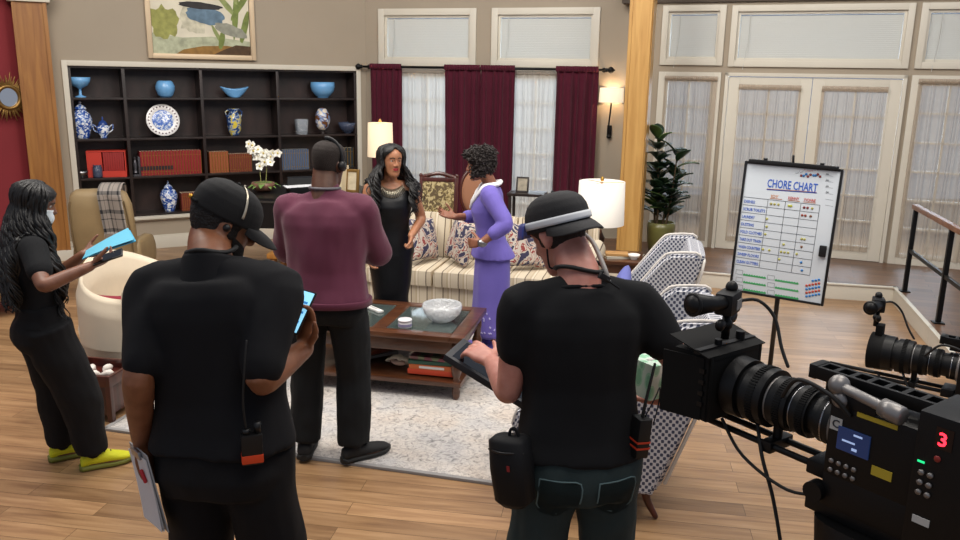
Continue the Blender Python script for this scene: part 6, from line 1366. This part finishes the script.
for k in range(3):
    a = k*2*PI/3+.5; b = B(); b.tube([foot+up*.17, foot+up*.10+iB @ V((math.cos(a)*.16, math.sin(a)*.16, 0)), foot+up*.012+iB @ V((math.cos(a)*.40, math.sin(a)*.40, 0))], .011, 8); b.obj('leg', BKF, e, True)
FY = .0015
INKS = {k: M('ink_'+k, c, .6) for k, c in dict(blue='2c5fc4', grey='5f6670', red='c8534a', orange='d7894a', green='3f9a5c', dark='2d3038').items()}
def lett(s, x, z, h, ink, wide=None, shear=0., name='lettering', rot=0.):
    me = text_mesh(s, h*1.38, .0004, shear); xs = [v.co.x for v in me.vertices]; w = max(xs)-min(xs); k = (wide/w if wide else 1.)
    for v in me.vertices: v.co = V((x+(v.co.x-min(xs))*k, FY-.0008-v.co.z, z+v.co.y+(v.co.x-min(xs))*k*rot))
    link(name, me, INKS[ink], e, 0)
def line(x0, z0, x1, z1, w, ink, name='drawn_line'):
    b = B(); d = V((x1-x0, 0, z1-z0)); n = V((-d.z, 0, d.x)).normalized()*w/2; y = FY-.0006; A_ = [V((x0, y, z0)), V((x1, y, z1))]
    vs = [b.bm.verts.new(p) for p in (A_[0]-n, A_[1]-n, A_[1]+n, A_[0]+n)]; b.bm.faces.new(vs); bmesh.ops.solidify(b.bm, geom=b.bm.faces[:], thickness=.0006); b.obj(name, INKS[ink], e, 0)
x0, z0 = BP(766.8, 188); x1, z1 = BP(817, 192)
lett('CHORE CHART', x0, BP(767, 187.5)[1]+.004, .056, 'blue', x1-x0); line(x0, BP(767, 189.5)[1], x1, BP(817, 193)[1], .006, 'blue'); line(x0, BP(767, 189.5)[1]+.005, x1*.98, BP(817, 193)[1]+.005, .003, 'orange')
tx0, tz1 = BP(743.5, 197); tx1 = BP(820, 205)[0]; tz0 = BP(734.7, 264)[1]; tz0b = BP(809, 275.5)[1]; tz0 = (tz0+tz0b)/2; tz1 = (tz1+BP(820, 205)[1])/2
cx = [tx0, BP(768, 200)[0], BP(785.5, 202)[0], BP(801, 203)[0], tx1]; rows = 9; rh = (tz1-tz0)/rows
for k in range(rows+1): line(cx[0], tz1-rh*k, cx[-1], tz1-rh*k, .003, 'grey', 'table_line')
for x in cx[1:]: line(x, tz1, x, tz0, .003, 'grey', 'table_line')
for k, s in enumerate(('DISHES', 'SCRUB TOILETS', 'LAUNDRY', 'DUSTING', 'FOLD CLOTHES', 'TAKE OUT TRASH', 'WASH COUNTERS', 'SWEEP FLOORS', 'CLEAN GUTTERS')):
    lett(s, cx[0]+.008, tz1-rh*(k+.72), .020, 'blue', min(cx[1]-cx[0]-.018, .012*len(s)))
for s, a, ink, w in (('JOY', 1, 'orange', .05), ('KENNY', 2, 'red', .07), ('YVONNE', 3, 'red', .075)):
    lett(s, cx[a]+.014, tz1+.016, .020, ink, w); line(cx[a]+.012, tz1+.010, cx[a]+.09, tz1+.010, .004, 'orange')
DOT = {}
def dot(x, z, col, r=.0085):
    if col not in DOT:
        b = B(); b.lathe([(r, 0), (r, .002), (r*.6, .004), (.0005, .0045)], n=14, axis=(0, -1, 0)); o = b.obj('magnet_dot', M('dot_'+col, col, .4), e, True); DOT[col] = o
    else: o = DOT[col].copy(); COL.objects.link(o); o.parent = e
    o.location = (x, FY, z)
def cell(c, r, fx, fz=.5): return cx[c]+(cx[c+1]-cx[c])*fx, tz1-rh*(r+fz)
for c, r, fx, col in ((1, 0, .2, 'a7a25a'), (1, 0, .4, 'a7a25a'), (1, 0, .62, 'a7a25a'), (2, 0, .25, 'b3b64a'), (2, 0, .4, 'b3b64a'), (3, 0, .2, '7a2a2c'), (3, 0, .38, '7a2a2c'), (3, 0, .62, 'a7a25a'), (3, 1, .15, '8f4030'), (3, 1, .32, '8f4030'), (3, 1, .6, '7a5540'), (1, 2, .08, 'b3b064'), (1, 3, .12, 'b3b064'), (1, 4, .1, 'b3b064'), (3, 4, .3, 'a7a25a'), (3, 4, .45, 'b3b064'), (2, 5, .25, 'b3b064'), (3, 5, .35, '7a5540'), (1, 6, .08, 'b3b064'), (1, 6, .45, 'b3b064'), (2, 6, .15, 'a7a25a'), (2, 6, .38, 'a7a25a'), (2, 6, .62, 'a7a25a'), (3, 6, .15, 'b3b064'), (2, 7, .1, 'b3b064'), (3, 7, .45, '2b74b8'), (3, 8, .55, '2b74b8')): dot(*cell(c, r, fx), col)
for k in range(6):
    col_, r_ = divmod(k, 3); px, py = ((736, 271.5), (767.5, 277))[col_]; x, z = BP(px, py+7.4*r_); 
    line(x, z+.014, x+.045, z+.014, .002, 'grey', 'checkbox_line'); line(x, z-.016, x+.045, z-.016, .002, 'grey', 'checkbox_line'); line(x, z+.014, x, z-.016, .002, 'grey', 'checkbox_line'); line(x+.045, z+.014, x+.045, z-.016, .002, 'grey', 'checkbox_line')
    b = B(); zz = [(x+.05+.155*i/18, z-.016+(.010 if i % 2 else .004)) for i in range(19)]; poly = [(x+.05, z-.020)]+[(p, q+.002) for p, q in zz]+[(x+.205, z-.020)]
    b.prism(poly, 0, .0008, Matrix(((1, 0, 0, 0), (0, 0, -1, FY-.0002), (0, 1, 0, 0), (0, 0, 0, 1)))); b.obj('green_tally_strip', INKS['green'], e, 0)
for r in range(5):
    for c in range(5 if r else 3):
        px, py = 806.5+3.1*(c+(0 if r else 2))-.25*r*0, 283+3.6*r-.55*(c+(0 if r else 2))-1; x, z = BP(px, py); dot(x, z, '2b74b8' if r % 2 == 0 else 'b0432f')
rnd = random.Random(3)
for k in range(9): x, z = BP(801+2.3*k+rnd.random(), 174+rnd.random()*3-.0*k); dot(x, z, ('7a2a2c', '2b74b8', '2b74b8', '7a2a2c')[k % 4])
for k in range(18): x, z = BP(795+1.3*k, 172-.25*k+rnd.random()*3); lett('+' if k % 3 else '-', x, z, .010, 'red' if k > 6 else 'grey', .007, name='small_mark')
for k in range(6):
    x, z = BP(825, 175+6*k); line(x, z, x+.05, z-.004, .0015, 'grey', 'list_line')
    if k < 4: lett('mo', x+.006, z+.004, .010, 'dark', .016)
x, z = BP(823, 251); b = B(); b.box((x, -.012, z), (.045, .025, .075), None, .006); tag(b.obj('eraser', BKF, None, 40), 'black magnetic eraser stuck to the right side of the chore chart', 'eraser', None, BO).rotation_euler = BR_
# ---------------------------------------------------------------- handrail on the platform
e = thing('handrail', 'black metal handrail with a wooden top rail on the platform edge', 'handrail', (0, 0, 0))
h0, h1 = V((4.26, 7.92, .17)), V((3.62, 5.2, .17)); hd = (h1-h0)
zr = aty(905, 207, 7.92).z
b = B(); a_ = math.atan2(hd.y, hd.x); q = h0+V((0, 0, zr-.17)); mid = q+hd*.5; b.box(mid, (hd.length+.1, .055, .05), (0, 0, a_), .012); b.obj('top_rail', wood('rail_wood', '5f3419', '85522c', (6, 6, 6), .35), e, 40)
for t in (0, .40, .80): p = h0+hd*t; b = B(); b.box((p.x, p.y, .17+(zr-.17)/2-.012), (.04, .04, zr-.17-.03), (0, 0, a_), .003); b.box((p.x, p.y, .176), (.09, .09, .012), (0, 0, a_), .002); b.obj('post', IRON, e, 40)
b = B(); mid = h0+hd*.5+V((0, 0, .42)); b.box(mid, (hd.length, .028, .035), (0, 0, a_), .003); b.obj('mid_rail', IRON, e, 40)

# ---------------------------------------------------------------- film cameras
CB = M('camera_black', '060607', .45, bump=.05, bs=300, spec=.32); CBM = M('camera_black_matte', '060606', .75, spec=.25); CGL = M('coated_lens_glass', '0b1020', .02, coat=1.); CSIL = M('camera_silver', '8a8785', .38, .6); YEL = M('yellow_tape', 'b7a02a', .7); LBL = M('white_label', 'b9b9b5', .7)
def ring(b, y, r, y2, r2=None, n=36): b.cyl((0, y, 0), (0, y2, 0), r, r if r2 is None else r2, n)
def rangefinder(par, T, name='rangefinder'):
    b = B(); b.box((0, 0, 0), (.085, .05, .06), None, .014); b.ball((.02, .0, .035), (.018, .016, .018)); b.move(T); o = b.obj(name, CB, par, 40)
    b = B(); b.tube([(-.03, .0, .005), (-.07, .02, .006), (-.12, .045, .012)], [.019, .021, .029], 18); b.lathe([(.029, 0), (.031, .006), (.026, .008), (.010, .002)], (-.125, .047, .012), 20, (-.9, .42, .1)); b.move(T); b.obj('sensor_horn', CB, o, True)
    b = B(); b.box((.012, -.0265, -.004), (.04, .002, .026)); b.move(T); b.obj('label', M('grey_label', '8a8a8a', .6), o, 0)
    b = B(); b.cyl((0, 0, -.03), (0, 0, -.10), .011); b.ball((0, 0, -.06), .017); b.move(T); b.obj('stem', CB, o, True)
    for sx in (-1, 1): b = B(); b.loft([(V((sx*x, 0, -.058+dz)), V((0, .012*k, 0)), V((0, 0, .017*k)), 2) for x, k, dz in ((.012, .5, 0), (.03, .7, .003), (.048, 1., .006), (.062, .85, .008), (.068, .3, .008))], 14); b.move(T); b.obj('thumb_wing', CB, o, True)
    return o
def film_camera(label, loc, rz, full=True):
    e = thing('film_camera', label, 'camera', loc, rz)
    # lens along +y
    b = B(); ring(b, .0, .058, .035, .058); ring(b, .035, .052, .06, .050); ring(b, .06, .060, .10); ring(b, .10, .056, .112); ring(b, .112, .064, .165); ring(b, .165, .060, .175); ring(b, .175, .075, .235); ring(b, .235, .066, .25); ring(b, .25, .078, .29, .080); L = b.obj('lens', CB, e, 40)
    for y, r in ((.075, .061), (.135, .065), (.205, .076)):
        b = B()
        for k in range(60): a = 2*PI*k/60; b.box((math.cos(a)*r, y, math.sin(a)*r), (.003, .018, .004), (0, -a, 0))
        b.obj('gear_ring', CBM, L, 0)
    for y, r, m in ((.105, .0575, M('silver_ring', '8f8f92', .25, 1.)), (.17, .0615, CSIL), (.02, .0585, M('silver_ring', '8f8f92', .25, 1.))): b = B(); ring(b, y-.0025, r, y+.0025); b.obj('scale_ring', m, L, True)
    b = B(); b.lathe([(.066, .291), (.05, .296), (.02, .300), (.001, .301)], (0, 0, 0), 30, (0, 1, 0)); b.obj('front_glass', CGL, L, True)
    # matte box
    if not full:
        b = B(); b.cyl((0, .29, 0), (0, .35, 0), .080, .084); b.box((0, .32, .10), (.05, .03, .05), None, .004); b.obj('lens_hood', CBM, e, 40)
    if full:
        mb = B(); frame(mb, -.105, .105, -.085, .09, .012, .30, .42, .003); mb.box((0, .305, 0), (.21, .008, .17), None, .002); m_ = mb.obj('matte_box', CBM, e, 40)
        b = B(); b.sheet(lambda u, v: V(((u-.5)*.235, .30+.13*v, .093+.03*v)), 4, 4, .003); b.obj('top_flag', CBM, m_, 0)
        for sx in (-1, 1): b = B(); b.sheet(lambda u, v: V((sx*(.108+.03*v), .32+.11*v, (u-.5)*.17)), 4, 4, .003); b.obj('side_flag', CBM, m_, 0)
        b = B()
        for z in (-.04, -.01, .02, .05): b.box((-.108, .33, z), (.006, .03, .012))
        b.obj('filter_tabs', CB, m_, 0)
        b = B(); b.box((0, .34, .098), (.23, .02, .012)); b.cyl((.06, .34, .10), (.06, .34, .125), .012); b.cyl((-.03, .34, .10), (-.03, .34, .118), .010); b.obj('top_clamp', CB, m_, 40)
    # rods
    for sx in (-1, 1): b = B(); b.cyl((sx*.03, -.10, -.112), (sx*.03, .52, -.112), .0085, n=14); b.obj('support_rod', CB, e, True)
    b = B(); b.box((0, .02, -.112), (.10, .05, .035), None, .005); b.box((0, .16, -.112), (.095, .03, .03), None, .005); b.cyl((0, .16, -.112), (0, .16, -.06), .012); b.obj('rod_bracket', CB, e, 40)
    # body
    b = B(); b.box((0, -.11, -.01), (.15, .20, .18), None, .012); b.box((.0, -.12, -.135), (.148, .22, .09), None, .012); b.box((.0, -.25, -.06), (.13, .1, .2), None, .01); bd = b.obj('body', CB, e, 40)
    b = B(); b.lathe([(.064, -.02), (.064, -.006), (.06, 0)], (0, 0, 0), 36, (0, 1, 0)); b.obj('lens_mount', CSIL, bd, True)
    if full:
        b = B(); b.box((-.0765, -.075, .0), (.004, .075, .055), None, .001); s_ = b.obj('side_screen', M('blue_black_screen', '1c2f58', .15, emit=.35), bd, 0)
        b = B(); b.box((-.079, -.085, .018), (.001, .02, .004)); b.box((-.079, -.065, -.002), (.001, .03, .004)); b.box((-.079, -.08, -.016), (.001, .012, .006)); b.obj('screen_text', M('screen_pale_text', '9fb4dc', .3, emit=.6), s_, 0)
        for (y, z, w, h, m, nm) in ((.0, .028, .028, .03, LBL, 'letter_label'), (-.115, -.045, .045, .022, YEL, 'yellow_tape'), (-.09, .068, .09, .010, YEL, 'yellow_tape')): b = B(); b.box((-.0758, y-.03, z), (.0024, w, h)); b.obj(nm, m, bd, 0)
        me = text_mesh('C', .026, .0006)
        for v in me.vertices: v.co = V((-.0775-v.co.z, -.021-v.co.x, .020+v.co.y))
        link('lettering', me, INKS['dark'], bd, 0)
        b = B()
        for k in range(8): b.cyl((-.074, -.03-.018*(k % 4), -.062-.022*(k//4)), (-.079, -.03-.018*(k % 4), -.062-.022*(k//4)), .0055, n=12)
        b.obj('side_buttons', CSIL, bd, True)
        # rear module with the numeral display
        b = B(); b.box((-.01, -.285, -.03), (.16, .15, .32), None, .008); r_ = b.obj('rear_module', CB, e, 40)
        b = B(); b.box((-.0905, -.265, .085), (.002, .034, .046)); b.obj('display_window', M('dark_red_glass', '18080a', .1), r_, 0)
        me = text_mesh('3', .040, .0006); xs = [v.co.x for v in me.vertices]
        for v in me.vertices: v.co = V((-.0925-v.co.z, -.255-(v.co.x-min(xs)), .070+v.co.y))
        link('lettering', me, M('red_led', 'ff2a3c', .4, emit=3.), r_, 0)
        b = B(); b.box((-.0915, -.228, .022), (.002, .014, .004)); b.obj('green_led', M('green_led', '20d080', .4, emit=1.2), r_, 0); b = B(); b.ball((-.0915, -.258, .040), (.003, .007, .007)); b.obj('red_button', M('red_button', '8a2a24', .4), r_, True)
        b = B()
        for k in range(6): b.cyl((-.090, -.232-.018*(k % 2), -.0-.022*(k//2)), (-.095, -.232-.018*(k % 2), -.0-.022*(k//2)), .006, n=12)
        b.obj('switches', CSIL, r_, True)
        b = B(); b.box((-.0915, -.245, -.105), (.002, .035, .016)); b.obj('side_label', LBL, r_, 0)
    # top plate with slots and handle
    b = B()
    for sx in (-1, 1): b.box((sx*.022, -.10, .112), (.010, .34, .03), None, .002)
    for k in range(9): b.box((0, .06-.04*k, .112), (.04, .012, .03), None, .002)
    b.box((0, .07, .112), (.055, .02, .034), None, .003); b.box((0, -.275, .105), (.06, .03, .05), None, .004); b.box((0, .02, .09), (.03, .04, .04)); b.box((0, -.22, .09), (.03, .04, .04)); b.obj('cheese_plate_handle', CB, e, 40)
    if full:
        b = B(); b.ball((-.065, -.02, .115), .024); b.ball((-.065, -.03, .085), .022); b.tube([(-.07, -.03, .115), (-.085, -.14, .105)], .012, 14); b.lathe([(.02, -.02), (.021, .0), (.021, .025), (.017, .03)], (-.085, -.15, .104), 18, (-.12, -.98, -.09)); b.obj('ball_arm', CSIL, e, True)
        b = B(); b.box((-.05, -.06, .085), (.05, .11, .035), None, .006); b.obj('focus_motor', CB, e, 40)
    rangefinder(e, Matrix.Translation((-.005, .34, .215)) @ Matrix.Rotation(rad(20), 4, 'Z'))
    for pts, r in (([(.02, .34, .21), (.06, .30, .22), (.085, .26, .18), (.07, .22, .11), (.06, .19, .07)], .0045), ([(-.06, .12, .04), (-.10, .06, .11), (-.10, -.02, .10), (-.08, -.06, .06)], .005), ([(-.03, .2, -.07), (-.055, .16, -.14), (-.05, .12, -.24), (-.04, .08, -.40), (-.03, .06, -.55)], .005), ([(-.04, .30, -.09), (-.05, .22, -.16), (-.06, .08, -.19), (-.05, -.02, -.16)], .0042)): b = B(); b.tube(pts, r, 8, 6); b.obj('cable', RUBBER, e, True)
    # support
    b = B(); b.box((0, -.14, -.19), (.13, .34, .04), None, .006); b.cyl((-.06, -.0, -.15), (-.09, -.0, -.15), .024); b.obj('base_plate', CB, e, 40)
    b = B(); b.loft([((0, -.15, -.40), (.10, 0, 0), (0, .10, 0), 3), ((0, -.15, -.30), (.12, 0, 0), (0, .15, 0), 3), ((0, -.15, -.21), (.10, 0, 0), (0, .16, 0), 4)], 28); b.obj('fluid_head', CB, e, 40)
    b = B(); b.cyl((0, -.15, -.38), (0, -.15, -loc[2]+.12), .055); b.obj('column', CB, e, True); b = B(); b.lathe([(.16, .04), (.17, .06), (.12, .11), (.06, .14)], (0, -.15, -loc[2]), 30); b.obj('dolly_base', CB, e, True)
    for k in range(3): a = k*2*PI/3+.6; lg = B(); lg.tube([(0, -.15, -loc[2]+.08), (math.cos(a)*.34, -.15+math.sin(a)*.34, -loc[2]+.05)], [.035, .025], 10); lg.cyl((math.cos(a)*.34-.02, -.15+math.sin(a)*.34, -loc[2]+.03), (math.cos(a)*.34+.02, -.15+math.sin(a)*.34, -loc[2]+.03), .03); lg.obj('leg', CB, e, True)
    return e
P2 = aty(841, 423, 1.78); film_camera('large film camera in front with a matte box and a red numeral 3 display', (P2.x+.0, P2.y, P2.z), rad(36))
P3 = aty(958, 367, 3.3); film_camera('second film camera at the right edge behind the first one', (P3.x, P3.y, P3.z), rad(52), False)
# preview camera + lights + ground
cam = bpy.data.cameras.new('camera'); co = bpy.data.objects.new('camera', cam); COL.objects.link(co); scn.camera = co
cam.sensor_fit = 'HORIZONTAL'; cam.sensor_width = 36; cam.lens = CF*36/960; cam.clip_start = .05
co.matrix_world = Matrix((( _r.x, _u.x, -_f.x, 0), (_r.y, _u.y, -_f.y, 0), (_r.z, _u.z, -_f.z, CH), (0, 0, 0, 1)))
# ---------------------------------------------------------------- light, camera
w = bpy.data.worlds.new('studio'); scn.world = w; w.use_nodes = True; bg = w.node_tree.nodes['Background']; bg.inputs[0].default_value = (.50, .55, .66, 1); bg.inputs[1].default_value = .5
def area(name, loc, to, size, e, col=(1, .94, .85), sy=None):
    L = bpy.data.lights.new(name, 'AREA'); L.energy = e; L.color = col; L.size = size; L.shape = 'RECTANGLE'; L.size_y = sy or size; o = bpy.data.objects.new(name, L); COL.objects.link(o); o.location = loc
    d = V(to)-V(loc); o.rotation_euler = d.to_track_quat('-Z', 'Y').to_euler(); return o
area('studio_softbox_left', (-2.8, 4.6, 5.2), (-1.6, 8.4, .9), 2.4, 225)
area('studio_softbox_right', (2.6, 4.0, 5.4), (1.2, 8.2, .9), 2.4, 190)
area('studio_softbox_top', (0, 6.6, 5.6), (0, 6.2, 0), 3.2, 170, (1, .93, .85))
area('studio_softbox_front', (.8, 1.2, 5.2), (.6, 3.2, 0), 2.0, 60, (1, .9, .8))
area('sheer_fill_back', W(2, 1.6, -2.0, 2.0), W(2, 1.6, 0, 1.4), 3.4, 170, (.85, .92, 1.), 2.2)  # added lamp outside the set wall, makes the back window sheers glow
area('sheer_fill_doors', W(3, .9, -2.2, 2.0), W(3, .9, 0, 1.3), 4.2, 170, (.85, .92, 1.), 2.2)  # extra cool lamp put behind the French doors to brighten their sheers
scn.view_settings.view_transform = 'Standard'; scn.view_settings.look = 'None'; scn.view_settings.gamma = 1; scn.view_settings.exposure = .14
